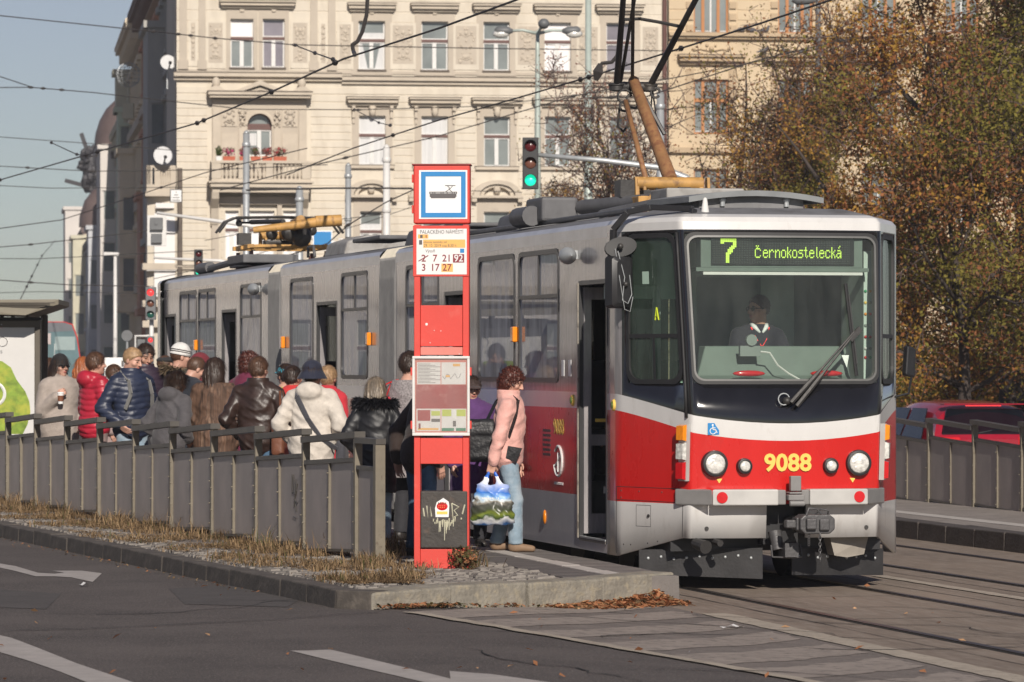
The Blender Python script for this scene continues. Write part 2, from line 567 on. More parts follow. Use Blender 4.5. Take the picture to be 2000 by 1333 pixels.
def stone_mesh(L, w, h, seed, m, j=0.006):
    r = random.Random(seed)
    mb = MB()
    q = lambda a: a + r.uniform(-j, j)
    V = [(q(0),q(0),-0.1),(q(L),q(0),-0.1),(q(L),q(w),-0.1),(q(0),q(w),-0.1),
         (q(0),q(0)+0.012,q(h)),(q(L),q(0)+0.012,q(h)),(q(L),q(w),q(h)),(q(0),q(w),q(h))]
    mb.add(V, [(0,3,2,1),(4,5,6,7),(0,1,5,4),(1,2,6,5),(2,3,7,6),(3,0,4,7)])
    return mesh_of('kerb_stone', mb.v, mb.f, m)
def lay(meshes, P, Q, L, z, parent, gap=0.012, bevel=0.012, name='kerb_stone'):
    d = (Q-P); n = max(1, int(round(d.length/L))); ang = math.atan2(d.y, d.x)
    for i in range(n):
        p = P + d*(i/n)
        o = link(name, meshes[i % len(meshes)], parent, bevel)
        o.location = (p.x, p.y, z + rng.uniform(-0.006, 0.006)); o.rotation_euler = (0,0,ang+rng.uniform(-0.004,0.004))
        o.scale = ((d.length/n-gap)/L, 1, 1)
ks = [stone_mesh(0.85, 0.2, 0.135, i, M['kerb']) for i in range(5)]
# carriageway side: laid from the far end to the nose so that the stone body lies to the island side
lay(ks, Vector((kl(62), 62)), Vector((kl(32.0), 32.0)), 0.85, 0.105, island)
kf = [stone_mesh(0.8, 0.32, 0.15, 20+i, M['kerb_light'], 0.012) for i in range(3)]
lay([stone_mesh(0.36, 0.25, 0.14, 31, M['kerb'])], Vector((kl(31.98), 31.98)), Vector((-1.06, 31.80)), 0.36, 0.1, island)
P0, P1 = Vector((-1.06, 31.80)), Vector((corner.x, corner.y))
kfn = [stone_mesh(0.82, 0.34, 0.225, 40+i, M['kerb_light'], 0.014) for i in range(4)]
d = P1-P0; nn = 4
for i in range(nn):
    p = P0 + d*(i/nn)
    o = link('kerb_stone', kfn[i], island, 0.018)
    zt = PZ - (0.225)
    o.location = (p.x, p.y, zt+0.004*i); o.rotation_euler = (0,0,math.atan2(d.y, d.x)); o.scale = ((d.length/nn-0.012)/0.82, 1, 1)
# edge slabs by the track, white strip and dark tactile blocks
for (v0, v1, L, m, nm, dz) in ((-1.80,-1.43,0.6,M['slab'],'edge_slab',0.0), (-1.99,-1.815,0.9,M['slab_white'],'white_slab',0.004), (-2.42,-2.005,0.4,M['tactile'],'tactile_slab',0.001)):
    me = [stone_mesh(L, v1-v0, 0.25 if v1 > -1.5 else 0.1, 60+i, m, 0.003) for i in range(3)]
    u = -1.75
    k = 0
    while u < 34:
        p = tw(v1, u)
        o = link(nm, me[k % 3], island, 0.006)
        o.location = (p.x, p.y, PZ - (0.25 if v1 > -1.5 else 0.1) + dz + rng.uniform(-0.002,0.002)); o.rotation_euler = (0,0,THETA+PI/2); o.scale = ((L-0.01)/L, 1, 1)
        u += L; k += 1
# small granite setts along the kerb and over the nose, bedded in gritty soil
mb = MB(); V, F = [], []
def sett(x, y, a, s, z):
    c, n = math.cos(a)*s, math.sin(a)*s
    o = len(V)
    t = 0.82
    tz = z + rng.uniform(-0.010, 0.012)
    tx, ty = rng.uniform(-0.1,0.1), rng.uniform(-0.1,0.1)
    for (k, zz) in ((1.0, z-0.06), (1.0, tz-0.012), (t, tz)):
        for (i, j) in ((-1,-1),(1,-1),(1,1),(-1,1)):
            V.append((x+k*(i*c-j*n), y+k*(i*n+j*c), zz + (i*tx+j*ty)*s*(zz>z-0.05)))
    for b in (0, 4):
        for i in range(4): F.append((o+b+i, o+b+(i+1)%4, o+b+4+(i+1)%4, o+b+4+i))
    F.append((o+8,o+9,o+10,o+11))
ang = math.atan2(1, -0.3165)
for Y in np.arange(32.15, 52, 0.105):
    wmax = 0.8 if Y > 37 else 3.5
    for w in np.arange(0.28, wmax, 0.105):
        x = kl(Y) + w + rng.uniform(-0.012, 0.012)
        y = Y + 0.33*w + rng.uniform(-0.012, 0.012)
        v = vcoord(x, y)
        if v > -2.46 or (corner.x-P0.x)*(y-P0.y)-(corner.y-P0.y)*(x-P0.x) < 0.42*d.length: continue
        sett(x, y, ang+rng.uniform(-0.12,0.12), 0.046*rng.uniform(0.9,1.06), PZ+0.004)
tag(link('granite_setts', mesh_of('granite_setts', V, F, M['sett']), island), kind='stuff')

# ---------------- platform on the far side of the second track
plat2 = thing('platform', 'x', 'x'); del plat2['label']; del plat2['category']; plat2['kind'] = 'structure'
mb = MB(); mb.box(4.46, 7.6, -6, 70, -0.1, 0.19)
tram_axes(mb.build('paving', M['paving'], plat2))
mb = MB(); mb.box(5.2, 5.45, -6, 70, 0.1, 0.196)
tram_axes(mb.build('white_band', M['slab_white'], plat2))
ms = [stone_mesh(1.0, 0.3, 0.3, 80+i, M['kerb_dark']) for i in range(3)]
for i in range(36):
    p = tw(4.42, 24-i*0.95)
    o = link('kerb_stone', ms[i % 3], plat2, 0.012); o.location = (p.x, p.y, -0.1+rng.uniform(-0.004,0.004)); o.rotation_euler = (0,0,THETA-PI/2); o.scale = (0.94,1,1)

# ---------------- panel fences
M['fence_post'] = mat('olive_steel', (0.19,0.165,0.125), 0.5, metal=0.2, var=0.15, vscale=8, col2=(0.10,0.07,0.045), c2=(0.6,0.72), c2scale=12)
M['fence_dark'] = mat('dark_olive_steel', (0.10,0.092,0.082), 0.42, metal=0.3, var=0.15, vscale=8)
M['fence_panel'] = mat('fence_panel', (0.29,0.255,0.245), 0.38, var=0.12, vscale=2.5, stretch=(1,1,0.5), bump=0.03, bscale=12, col2=(0.36,0.31,0.29), c2=(0.5,0.8), c2scale=2.5)
SEC = 1.75
def shear_box(x0, x1, y0, y1, zn0, zn1, drop):
    mb = MB(); s = drop/SEC
    V = []
    for (x, z) in ((x0, zn0-s*x0), (x1, zn0-s*x1)):
        V += [(x, y0, z), (x, y1, z)]
    for (x, z) in ((x0, zn1-s*x0), (x1, zn1-s*x1)):
        V += [(x, y0, z), (x, y1, z)]
    mb.add(V, [(0,1,3,2),(4,6,7,5),(0,2,6,4),(1,5,7,3),(0,4,5,1),(2,3,7,6)])
    return mb
def as_mesh(mb, name, m): return mesh_of(name, mb.v, mb.f, m, mb.m)
FM = {}
mb = MB(); mb.box(-0.03,0.03,-0.035,0.035,-0.12,1.09); FM['post'] = as_mesh(mb,'post',M['fence_post'])
FM['top_rail'] = as_mesh(shear_box(-0.06, SEC-0.02, -0.05, 0.05, 1.075, 1.13, 0.075),'top_rail',M['fence_dark'])
FM['mid_rail'] = as_mesh(shear_box(0.046, SEC-0.046, -0.03, 0.03, 0.865, 0.905, 0.065),'mid_rail',M['fence_dark'])
FM['bottom_rail'] = as_mesh(shear_box(0.046, SEC-0.046, -0.022, 0.022, 0.075, 0.10, 0.065),'bottom_rail',M['fence_dark'])
FM['mullion'] = as_mesh(shear_box(SEC/2-0.014, SEC/2+0.014, -0.03, 0.03, 0.10, 0.865, 0.065),'mullion',M['fence_post'])
FM['panel'] = as_mesh(shear_box(0.05, SEC/2-0.016, -0.008, 0.008, 0.101, 0.864, 0.065),'panel',M['fence_panel'])
FM['panel2'] = as_mesh(shear_box(SEC/2+0.016, SEC-0.05, -0.008, 0.008, 0.101, 0.864, 0.065),'panel',M['fence_panel'])
mb = MB()
for x in (0.03, SEC/2, SEC-0.03):
    for z in (0.14, 0.34, 0.56, 0.78):
        for y in (-1,1):
            zz = z-0.04*x
            mb.cyl((x, y*0.028, zz), (x, y*0.044, zz), 0.008, 0.006, 6)
FM['bolts'] = as_mesh(mb,'bolts',M['fence_post'])
def fence(label, P, ang, n, z, endpost=True):
    f = thing('panel_fence', label, 'fence', (P[0], P[1], z), ang)
    for i in range(n):
        for nm in ('post','top_rail','mid_rail','bottom_rail','mullion','panel','panel2','bolts'):
            o = link('panel' if nm == 'panel2' else nm, FM[nm], f, 0.005 if nm == 'post' else 0)
            if nm == 'bolts': tag(o, kind='stuff')
            o.location = (i*SEC, 0, 0)
            o.rotation_euler = (rng.uniform(-0.006,0.006), 0, rng.uniform(-0.004,0.004))
    return f
fa = math.atan2(1, -0.3245)
PF = Vector((-1.15-0.3245*0.62, 36.82))
fl_ = fence('grey panelled fence between the kerb and the crowd, ending beside the red pole', PF, fa, 16, PZ)
# short end bay with a lower rail and a pale end post
mb = MB(); mb.box(-0.71,-0.63,-0.045,0.045,-0.12,1.03); mb.build('end_post', M['fence_post'], fl_, bevel=0.005)
mb = MB(); mb.box(-0.72,-0.05,-0.045,0.045,1.03,1.08); mb.build('top_rail', M['fence_dark'], fl_)
mb = MB(); mb.box(-0.63,-0.05,-0.03,0.03,0.80,0.835); mb.build('mid_rail', M['fence_dark'], fl_)
mb = MB(); mb.box(-0.625,-0.05,-0.008,0.008,0.06,0.80); mb.build('panel', M['fence_panel'], fl_)
# scratched tag on one panel
mb = MB()
for k, pts in enumerate([[(0.30,0.66),(0.27,0.55),(0.33,0.48),(0.29,0.36)],[(0.38,0.70),(0.33,0.52),(0.36,0.40)],[(0.24,0.62),(0.30,0.52),(0.41,0.54)],[(0.43,0.70),(0.42,0.52)],[(0.25,0.44),(0.37,0.47)],[(0.28,0.30),(0.40,0.31)]]):
    mb.tube([(SEC*1+x, 0.0115, z) for x, z in pts], 0.006, 4)
mb.build('scratched_tag', M['fence_dark'], fl_)
p2 = Vector((4.97-0.39*2, 55.6+1.7*2))
fence('grey panelled fence on the far platform in front of the red car', p2, THETA-PI/2, 12, 0.19-0.05)
# ================================================================== buildings
M['stucco'] = mat('cream_stucco', (0.62,0.56,0.465), 0.9, var=0.08, vscale=0.5, bump=0.1, bscale=20, col2=(0.50,0.44,0.355), c2=(0.48,0.78), c2scale=1.1, stretch=(1.6,1.6,.5))
M['stucco_d'] = mat('beige_stucco', (0.47,0.41,0.335), 0.9, var=0.08, vscale=1.0, bump=0.15, bscale=20, col2=(0.41,0.355,0.29), c2=(0.55,0.75), c2scale=2)
M['mould'] = mat('moulding_stucco', (0.51,0.445,0.36), 0.9, var=0.1, vscale=1.5, bump=0.15, bscale=20)
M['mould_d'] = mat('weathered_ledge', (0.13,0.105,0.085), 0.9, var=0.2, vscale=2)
M['wframe'] = mat('window_white', (0.66,0.65,0.63), 0.5, var=0.05)
M['wbrown'] = mat('window_brown', (0.115,0.05,0.04), 0.5, var=0.08)
M['wglass'] = mat('window_glass', (0.20,0.22,0.215), 0.06, var=0.25, vscale=0.8, spec=0.9)
M['wglass_p'] = mat('window_glass_mauve', (0.22,0.20,0.225), 0.08, var=0.25, vscale=0.8, spec=0.9)
M['curtain'] = mat('curtain_white', (0.60,0.60,0.60), 0.8, var=0.12, vscale=3, stretch=(6,6,0.2))
M['blind'] = mat('blind_white', (0.78,0.76,0.76), 0.6, var=0.03)
M['shutter'] = mat('shutter_white', (0.74,0.72,0.70), 0.6, var=0.03)

BETA = math.atan(0.13)
F0 = at(345, 712, 160.0); F0.z = 0
CB, SB = math.cos(BETA), math.sin(BETA)
class Facade:
    """a flat front: local x along it, local y into the building, z up; pixel readings are laid onto that plane"""
    def __init__(s, P, beta): s.P, s.c, s.s = P, math.cos(beta), math.sin(beta)
    def a(s, px):
        k = (px-1000)/FPX
        return (k*s.P.y - s.P.x)/(s.c - k*s.s)
    def z(s, py, px):
        return CZ - (py-HZ)*(s.P.y + s.a(px)*s.s)/FPX
def fwall(name, a0, a1, z0, z1, holes, m, parent, depth=0.28):
    """wall plane y=0 with real openings and reveals"""
    A = sorted(set([a0,a1]+[v for h in holes for v in h[:2]])); Z = sorted(set([z0,z1]+[v for h in holes for v in h[2:4]]))
    A = [v for v in A if a0 <= v <= a1]; Z = [v for v in Z if z0 <= v <= z1]
    mb = MB()
    def sk(i, j):
        x, z = (A[j]+A[j+1])/2, (Z[i]+Z[i+1])/2
        return any(h[0] < x < h[1] and h[2] < z < h[3] for h in holes)
    mb.grid([[(x, 0, z) for x in A] for z in Z], skip=sk)
    for h in holes:
        x0, x1, w0, w1 = h[:4]
        mb.add([(x0,0,w0),(x1,0,w0),(x1,0,w1),(x0,0,w1),(x0,depth,w0),(x1,depth,w0),(x1,depth,w1),(x0,depth,w1)], [(0,1,5,4),(1,2,6,5),(2,3,7,6),(3,0,4,7)])
    mb.box(a0, a1, 0.9, 8.0, z0, z1)
    return mb.build(name, m, parent)
def courses(name, a0, a1, z0, z1, h, excl, m, parent, proud=0.03, gap=0.035):
    mb = MB()
    n = int((z1-z0)/h)
    for k in range(n):
        c0, c1 = z0+k*h+gap/2, z0+(k+1)*h-gap/2
        cuts = sorted([(e[0], e[1]) for e in excl if e[2] < c1 and e[3] > c0])
        x = a0
        segs = []
        for (e0, e1) in cuts:
            if e0 > x: segs.append((x, min(e0, a1)))
            x = max(x, e1)
        if x < a1: segs.append((x, a1))
        for (p, q) in segs:
            if q-p > 0.03:
                b = 0.012
                mb.add([(p,0.0,c0),(q,0.0,c0),(q,0.0,c1),(p,0.0,c1),(p,-proud,c0+b),(q,-proud,c0+b),(q,-proud,c1-b),(p,-proud,c1-b)],
                       [(4,5,6,7),(0,1,5,4),(1,2,6,5),(2,3,7,6),(3,0,4,7)])
    return tag(mb.build(name, m, parent), kind='stuff')
def fwindow(parent, a0, a1, z0, z1, style='plain', trans=0.40, depth=0.22, fm=None, tm=None, gm=None, arch=False):
    """casement with transom; y=depth is the pane"""
    fm = fm or M['wframe']; tm = tm or M['wbrown']; gm = gm or M['wglass']
    t = 0.055
    w = a1-a0; zt = z1-(z1-z0)*trans; c = (a0+a1)/2; d = depth
    mb = MB()
    mb.box(a0, a0+t, d-0.06, d, z0, z1, 0); mb.box(a1-t, a1, d-0.06, d, z0, z1, 0)
    mb.box(a0+t, a1-t, d-0.06, d, z0, z0+t, 0)
    mb.box(a0+t, a1-t, d-0.06, d, z1-t, z1, 1 if style == 'brown' else 0)
    mb.box(a0+0.001, a1-0.001, d-0.10, d-0.005, zt-0.05, zt+0.06, 1)
    mb.box(c-0.075, c+0.075, d-0.08, d-0.003, z0+t+0.001, zt-0.051, 0)
    mb.box(a0+t, a1-t, d-0.065, d-0.004, zt+0.061, zt+0.10, 0); mb.box(a0+t, a1-t, d-0.065, d-0.004, zt-0.10, zt-0.051, 0)
    w_ = mb.build('window', [fm, tm], parent)
    mb = MB(); mb.box(a0+0.01, a1-0.01, d-0.02, d-0.01, z0+0.01, z1-0.01)
    g_ = gm
    mb.build('pane', g_, w_)
    if style in ('curtain','drape'):
        mb = MB()
        if style == 'curtain': mb.box(a0+t, a1-t, d-0.0245, d-0.0205, z0+t, z1-t)
        else:
            for s in (-1,1):
                xo = a0+t if s < 0 else a1-t
                mb.add([(xo,d-0.023,z0+t),(xo,d-0.023,zt-0.05),(xo-s*0.10,d-0.023,zt-0.05),(xo-s*0.32,d-0.023,z0+t)] if True else [], [(0,1,2,3)])
            mb.box(a0+t, a1-t, d-0.0245, d-0.0205, zt+0.1, zt+0.3)
        mb.build('curtain', M['curtain'], w_)
    elif style in ('blind','halfblind'):
        mb = MB(); mb.box(a0+t, a1-t, d-0.0245, d-0.0205, (z0+t if style == 'blind' else zt+0.10), z1-t); mb.build('blind', M['blind'], w_)
    return w_
def hood(name, a0, a1, z0, z1, out, m, parent, y=0.0):
    mb = MB(); h = z1-z0
    mb.box(a0+0.10, a1-0.10, y-out*0.35, y, z0, z0+h*0.35)
    mb.box(a0+0.05, a1-0.05, y-out*0.75, y, z0+h*0.35, z0+h*0.8)
    mb.box(a0, a1, y-out, y, z0+h*0.8, z1, 0)
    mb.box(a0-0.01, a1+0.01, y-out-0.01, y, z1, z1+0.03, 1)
    return mb.build(name, [m, M['mould_d']], parent)
def ornament(name, a0, a1, z0, z1, n, m, parent, seed, y=-0.05):
    r = random.Random(seed); mb = MB(); c = (a0+a1)/2
    w = (a1-a0)/2
    for k in range(n):
        z = z0+(z1-z0)*(k+0.5)/n; x = w*r.uniform(0.05,0.85); s = r.uniform(0.035,0.075)
        for sg in (-1,1): mb.sphere((c+sg*x, y, z+r.uniform(-.03,.03)), (s*r.uniform(.7,1.3), 0.04, s*r.uniform(.7,1.5)), 6, 4)
        if k % 2: mb.sphere((c, y, z), (s*1.2, 0.05, s*1.3), 6, 4)
        if k % 3 == 0:
            for sg in (-1,1): mb.tube([(c, y, z),(c+sg*w*.5, y-.02, z+.1),(c+sg*w*.8, y, z+.02)], 0.02, 4)
    return tag(mb.build(name, m, parent, smooth=True), kind='stuff')

# ---------------- cream corner house
fa_ = Facade(F0, BETA)
A, Z = fa_.a, fa_.z
H1 = thing('apartment_house', 'cream stucco corner apartment house with balcony flowers and carved window surrounds', 'building', F0, BETA)
row3 = [(450,495,37,132),(513,556,37,132),(700,752,41,136),(823,875,42,137),(944,995,43,138),(1063,1115,44,139),(1184,1236,45,140)]
row2 = [(701,753,226,322),(823,875,227,324),(945,996,228,325),(1064,1115,228,325),(1190,1240,229,326)]
row1 = [(703,746,413,462),(825,870,413,463),(945,995,414,464),(1066,1114,415,465),(1190,1238,415,465)]
def hole(w, ext=0): return (A(w[0]), A(w[1]), Z(w[3]+ext, w[0]), Z(w[2], w[0]))
holes3 = [hole(w) for w in row3]; holes2 = [hole(w) for w in row2]; holes1 = [hole(w, 50) for w in row1]
bay = (A(483), A(530), Z(305,500), Z(222,500))
low = [(440,466,412,466),(487,536,412,466),(553,580,412,466)]
holesl = [hole(w, 40) for w in low]
holesg = [(h[0], h[1], 1.0, 3.6) for h in holes1]
allh = holes3+holes2+holes1+[bay]+holesl+holesg
a_end = A(1303)
ztop = Z(-40, 700)
fwall('wall', 0, a_end, 0, 22.0, allh, M['stucco'], H1)
grow = lambda h, dx, d0, d1: (h[0]-dx, h[1]+dx, h[2]-d0, h[3]+d1)
excl = [grow(h, .32, .3, .75) for h in holes2] + [grow(h, .35, .3, 1.3) for h in holes1] + [(A(405), A(607), Z(385,500), Z(150,500)), (A(405), A(607), 0, Z(385,500)-.0)]
zc = Z(158, 700)
courses('wall_course', 0.0, a_end, 4.4, zc-0.05, 0.292, excl, M['stucco'], H1)
courses('wall_course', A(432), A(585), Z(372,500)-2.6, Z(385,500), 0.292, [grow(h,.1,.1,.2) for h in holesl], M['stucco'], H1)
# upper floor: smooth beige wall field with pilasters, framed reliefs and window surrounds
excl3 = [grow(h, .30, .25, .48) for h in holes3]
courses('upper_course', 0, a_end, Z(148,600)+0.05, 20.5, 0.40, excl3, M['stucco'], H1, 0.02, 0.03)
mb = MB()
zb, zt_ = Z(146,700)+0.02, Z(138,700)-0.02
mb.box(0, a_end, -0.045, 0.0, zb, zt_)
for (p, q) in ((350,365),(388,401),(606,620),(641,655)): mb.box(A(p), A(q), -0.10, -0.001, zt_+0.001, 20.6); mb.box(A(p)-.05, A(q)+.05, -0.13, -0.002, zt_+0.002, zt_+0.35)
mb.build('pilaster', M['stucco_d'], H1)
def surround(h, dx, d0, d1, m, y=-0.04, name='window_surround'):
    mb = MB(); e = 0.002
    mb.box(h[0]-dx, h[0]+e, y, 0.02, h[2]-d0, h[3]+d1); mb.box(h[1]-e, h[1]+dx, y, 0.02, h[2]-d0, h[3]+d1)
    mb.box(h[0]+e, h[1]-e, y, 0.02, h[3]-e, h[3]+d1); mb.box(h[0]+e, h[1]-e, y, 0.02, h[2]-d0, h[2]+e)
    return mb.build(name, m, H1)
st3 = ['halfblind','plain','drape','plain','plain','blind','plain']
for i, (w, h) in enumerate(zip(row3, holes3)):
    surround(h, .16 if i < 2 else .26, .22, .40, M['stucco_d'])
    fwindow(H1, *h, style=st3[i], gm=M['wglass_p'] if i in (1,6) else None)
    mb = MB(); c = (h[0]+h[1])/2
    mb.prism([(-.12,.48),(.12,.48),(.07,.26),(-.07,.26)], lambda x, z: (c+x, -0.10, h[3]+z), lambda x, z: (c+x, -0.03, h[3]+z)); mb.build('keystone', M['mould'], H1, bevel=.01)
    mb = MB(); mb.box(h[0]-.05, h[1]+.05, -.09, .2, h[2]-.07, h[2]); mb.build('window_sill', M['mould_d'], H1)
hood('hood', A(428), A(577), Z(17,500), Z(3,500), .38, M['mould'], H1, -0.04)
for i in range(2,7):
    w = row3[i]; hood('hood', A(w[0]-22), A(w[1]+21), Z(w[2]-18,w[0]), Z(w[2]-33,w[0]), .38, M['mould'], H1, -0.04)
for k, (p, q, y0, y1) in enumerate(((368,386,40,130),(402,440,40,134),(567,605,40,134),(622,640,42,135),(658,690,43,136),(762,812,45,136),(885,935,46,137),(1006,1054,47,138),(1126,1172,48,138),(1250,1290,48,139))):
    a0_, a1_, z0_, z1_ = A(p), A(q), Z(y1,p), Z(y0,p)
    mb = MB(); mb.box(a0_, a1_, -.05, -.0, z0_, z1_, 0); mb.box(a0_+.1, a1_-.1, -.058, -.051, z0_+.22, z1_-.1, 1)
    mb.build('relief_panel', [M['stucco'], M['stucco_d']], H1)
    ornament('relief', a0_+.12, a1_-.12, z0_+.28, z1_-.15, 9 if q-p > 25 else 7, M['mould'], H1, 100+k)
# main string course, stepping back at x 668
for (a0_, a1_, y0, y1, out) in ((-0.12, A(667), 158, 145, .34), (A(667)+.001, a_end, 163, 150, .26)):
    z0_, z1_ = Z(y0,600), Z(y1,600)
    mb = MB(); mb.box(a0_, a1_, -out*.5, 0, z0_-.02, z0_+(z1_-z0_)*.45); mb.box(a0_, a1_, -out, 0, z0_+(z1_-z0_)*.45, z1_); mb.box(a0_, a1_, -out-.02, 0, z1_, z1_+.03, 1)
    mb.build('string_course', [M['mould'], M['mould_d']], H1)
# second floor
st2 = ['curtain','curtain','plain','plain','plain']
for i, (w, h) in enumerate(zip(row2, holes2)):
    surround(h, .26, .12, .45, M['stucco_d'])
    fwindow(H1, *h, style=st2[i])
    hood('hood', A(w[0]-25), A(w[1]+25), h[3]+.37, h[3]+.68, .42, M['mould'], H1, -.03)
    mb = MB(); c = (h[0]+h[1])/2; mb.sphere((c,-.12,h[3]+.16),(.13,.13,.2),10,8); mb.sphere((c,-.2,h[3]+.14),(.04,.05,.06),6,5); mb.sphere((c,-.12,h[3]+.3),(.16,.1,.08),8,5)
    mb.build('carved_head', M['mould'], H1, smooth=True)
    for s in (-1,1):
        x = (h[0]-.22) if s < 0 else (h[1]+.22)
        mb = MB(); mb.box(x-.07,x+.07,-.28,-.03,h[3]+.18,h[3]+.36); mb.box(x-.06,x+.06,-.18,-.03,h[3]-.1,h[3]+.18); mb.box(x-.05,x+.05,-.1,-.03,h[3]-.32,h[3]-.1); mb.build('bracket', M['mould'], H1, bevel=.02)
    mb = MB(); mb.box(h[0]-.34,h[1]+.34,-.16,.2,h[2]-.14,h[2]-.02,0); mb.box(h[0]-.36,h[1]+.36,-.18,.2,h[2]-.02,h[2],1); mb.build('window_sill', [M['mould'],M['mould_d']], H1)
# first floor with arched hoods
for i, (w, h) in enumerate(zip(row1, holes1)):
    surround(h, .26, .2, .5, M['stucco_d'])
    fwindow(H1, *h, style='plain' if i else 'drape')
    c = (h[0]+h[1])/2; zz = h[3]+.62
    for (r0, r1, out) in ((.70,.95,.34),(.52,.66,.22)):
        mb = MB(); V = []
        n = 14
        pts = [(c+math.cos(PI-PI*k/n)*r*.98, zz+math.sin(PI*k/n)*r*.62) for r in (r1, r0) for k in (range(n+1) if r == r1 else range(n,-1,-1))]
        mb.prism(pts, lambda x, z: (x, -out, z), lambda x, z: (x, 0, z)); mb.build('arched_hood', M['mould'], H1)
    mb = MB(); mb.box(c-1.0, c+1.0, -.34, 0, zz-.10, zz-.0, 0); mb.box(c-.99,c-.8,-.30,0,zz-.25,zz-.1,0); mb.box(c+.8,c+.99,-.30,0,zz-.25,zz-.1,0); mb.sphere((c,-.15,zz+.22),(.14,.12,.17),8,6)
    mb.build('hood_base', M['mould'], H1)
for h in holesg: fwindow(H1, *h)
# bay with balcony door
zP = lambda y: Z(y, 500)
b0, b1 = A(414), A(598)
mb = MB(); mb.box(b0, b1, -.16, 0, zP(318), zP(196))
# the door opening is cut by building the bay front in pieces
mb = MB()
x0, x1 = bay[0], bay[1]; zi = zP(245); cx = (x0+x1)/2; rr = (x1-x0)/2
arch = [(x1, zi)] + [(cx+rr*math.cos(PI*k/16), zi+rr*.95*math.sin(PI*k/16)) for k in range(1,16)] + [(x0, zi)]
mb.box(b0, x0, -.16, 0, zP(318), zP(196)); mb.box(x1, b1, -.16, 0, zP(318), zP(196))
for k in range(len(arch)-1):
    p, q = arch[k], arch[k+1]
    mb.add([(p[0],-.16,p[1]),(q[0],-.16,q[1]),(q[0],-.16,zP(196)),(p[0],-.16,zP(196)),(p[0],.2,p[1]),(q[0],.2,q[1])], [(1,0,3,2),(0,1,5,4)])
mb.build('bay_front', M['stucco_d'], H1)
mb = MB(); n = 16
for (r0, r1, out) in ((1.0,1.22,.07),):
    pts = [(cx+rr*r1*math.cos(PI*k/n), zi+rr*r1*.97*math.sin(PI*k/n)) for k in range(n+1)] + [(cx+rr*r0*math.cos(PI*k/n), zi+rr*r0*.95*math.sin(PI*k/n)) for k in range(n,-1,-1)]
    mb.prism(pts, lambda x, z: (x, -.16-out, z), lambda x, z: (x, -.161, z))
for (p, q, y0, y1, o) in ((415,430,318,215,.1),(583,598,318,215,.1),(466,480,318,245,.08),(534,547,318,245,.08)): mb.box(A(p), A(q), -.16-o, -.161, zP(y0), zP(y1))
for (p, q) in ((432,462),(551,580)): mb.box(A(p), A(q), -.20, -.161, zP(318), zP(262)); mb.box(A(p), A(q), -.20, -.161, zP(248), zP(216))
mb.build('bay_pilaster', M['mould'], H1)
for k, (p, q) in enumerate(((434,460),(553,578))): ornament('relief', A(p), A(q), zP(246), zP(218), 4, M['stucco_d'], H1, 300+k, -.22)
for k, (p, q) in enumerate(((466,480),(534,547))): ornament('relief', A(p), A(q), zP(250), zP(216), 5, M['mould'], H1, 310+k, -.26)
w_ = fwindow(H1, x0, x1, bay[2], zi-.0, trans=.10, depth=.2)
mb = MB(); mb.prism([p for p in arch], lambda x, z: (x, .17, z), lambda x, z: (x, .19, z)); mb.build('pane', M['wglass'], w_)
mb = MB(); mb.box(x0-.001, x1+.001, .10, .21, zi-.05, zi+.06); mb.tube([(p[0]*.97+cx*.03, .15, p[1]*1.0) for p in arch], .04, 4); mb.build('transom', M['wbrown'], w_)
mb = MB(); mb.box(x0+.1, cx-.1, .16, .168, bay[2]+.4, zi-.3); mb.build('curtain', M['curtain'], w_)
# pediment
mb = MB(); pz0, pz1 = zP(193), zP(182)
mb.box(A(408), A(604), -.62, 0, pz0, pz0+(pz1-pz0)*.5); mb.box(A(405), A(607), -.72, 0, pz0+(pz1-pz0)*.5, pz1); mb.box(A(404), A(608), -.74, 0, pz1, pz1+.04, 1)
pm = mb.build('pediment_ledge', [M['mould'], M['mould_d']], H1)
mb = MB()
for (l, top, th) in (((452,560),159,.19),((470,545),173,.10)):
    pa, pb = (A(l[0]), pz1), (A(l[1]), pz1); pc = ((pa[0]+pb[0])/2, zP(top))
    pts = [pa, pc, pb, (pb[0]-th*1.6, pb[1]), (pc[0], pc[1]-th), (pa[0]+th*1.6, pa[1])]
    o_ = .66 if th > .15 else .5
    for tri in ((0,1,4,5),(1,2,3,4)):
        mb.prism([pts[i] for i in tri], lambda x, z: (x, -o_, z), lambda x, z: (x, 0, z))
mb.build('pediment', M['mould'], H1)
for p in (421, 588):
    mb = MB(); mb.prism([(-.35,0),(.35,0),(.12,.18),(-.12,.18)], lambda x, z: (A(p)+x,-.6,pz1+.04+z), lambda x, z: (A(p)+x,-.1,pz1+.04+z)); mb.sphere((A(p),-.35,pz1+.36),(.16,.16,.22),10,8); mb.build('finial', M['mould'], H1, smooth=30)
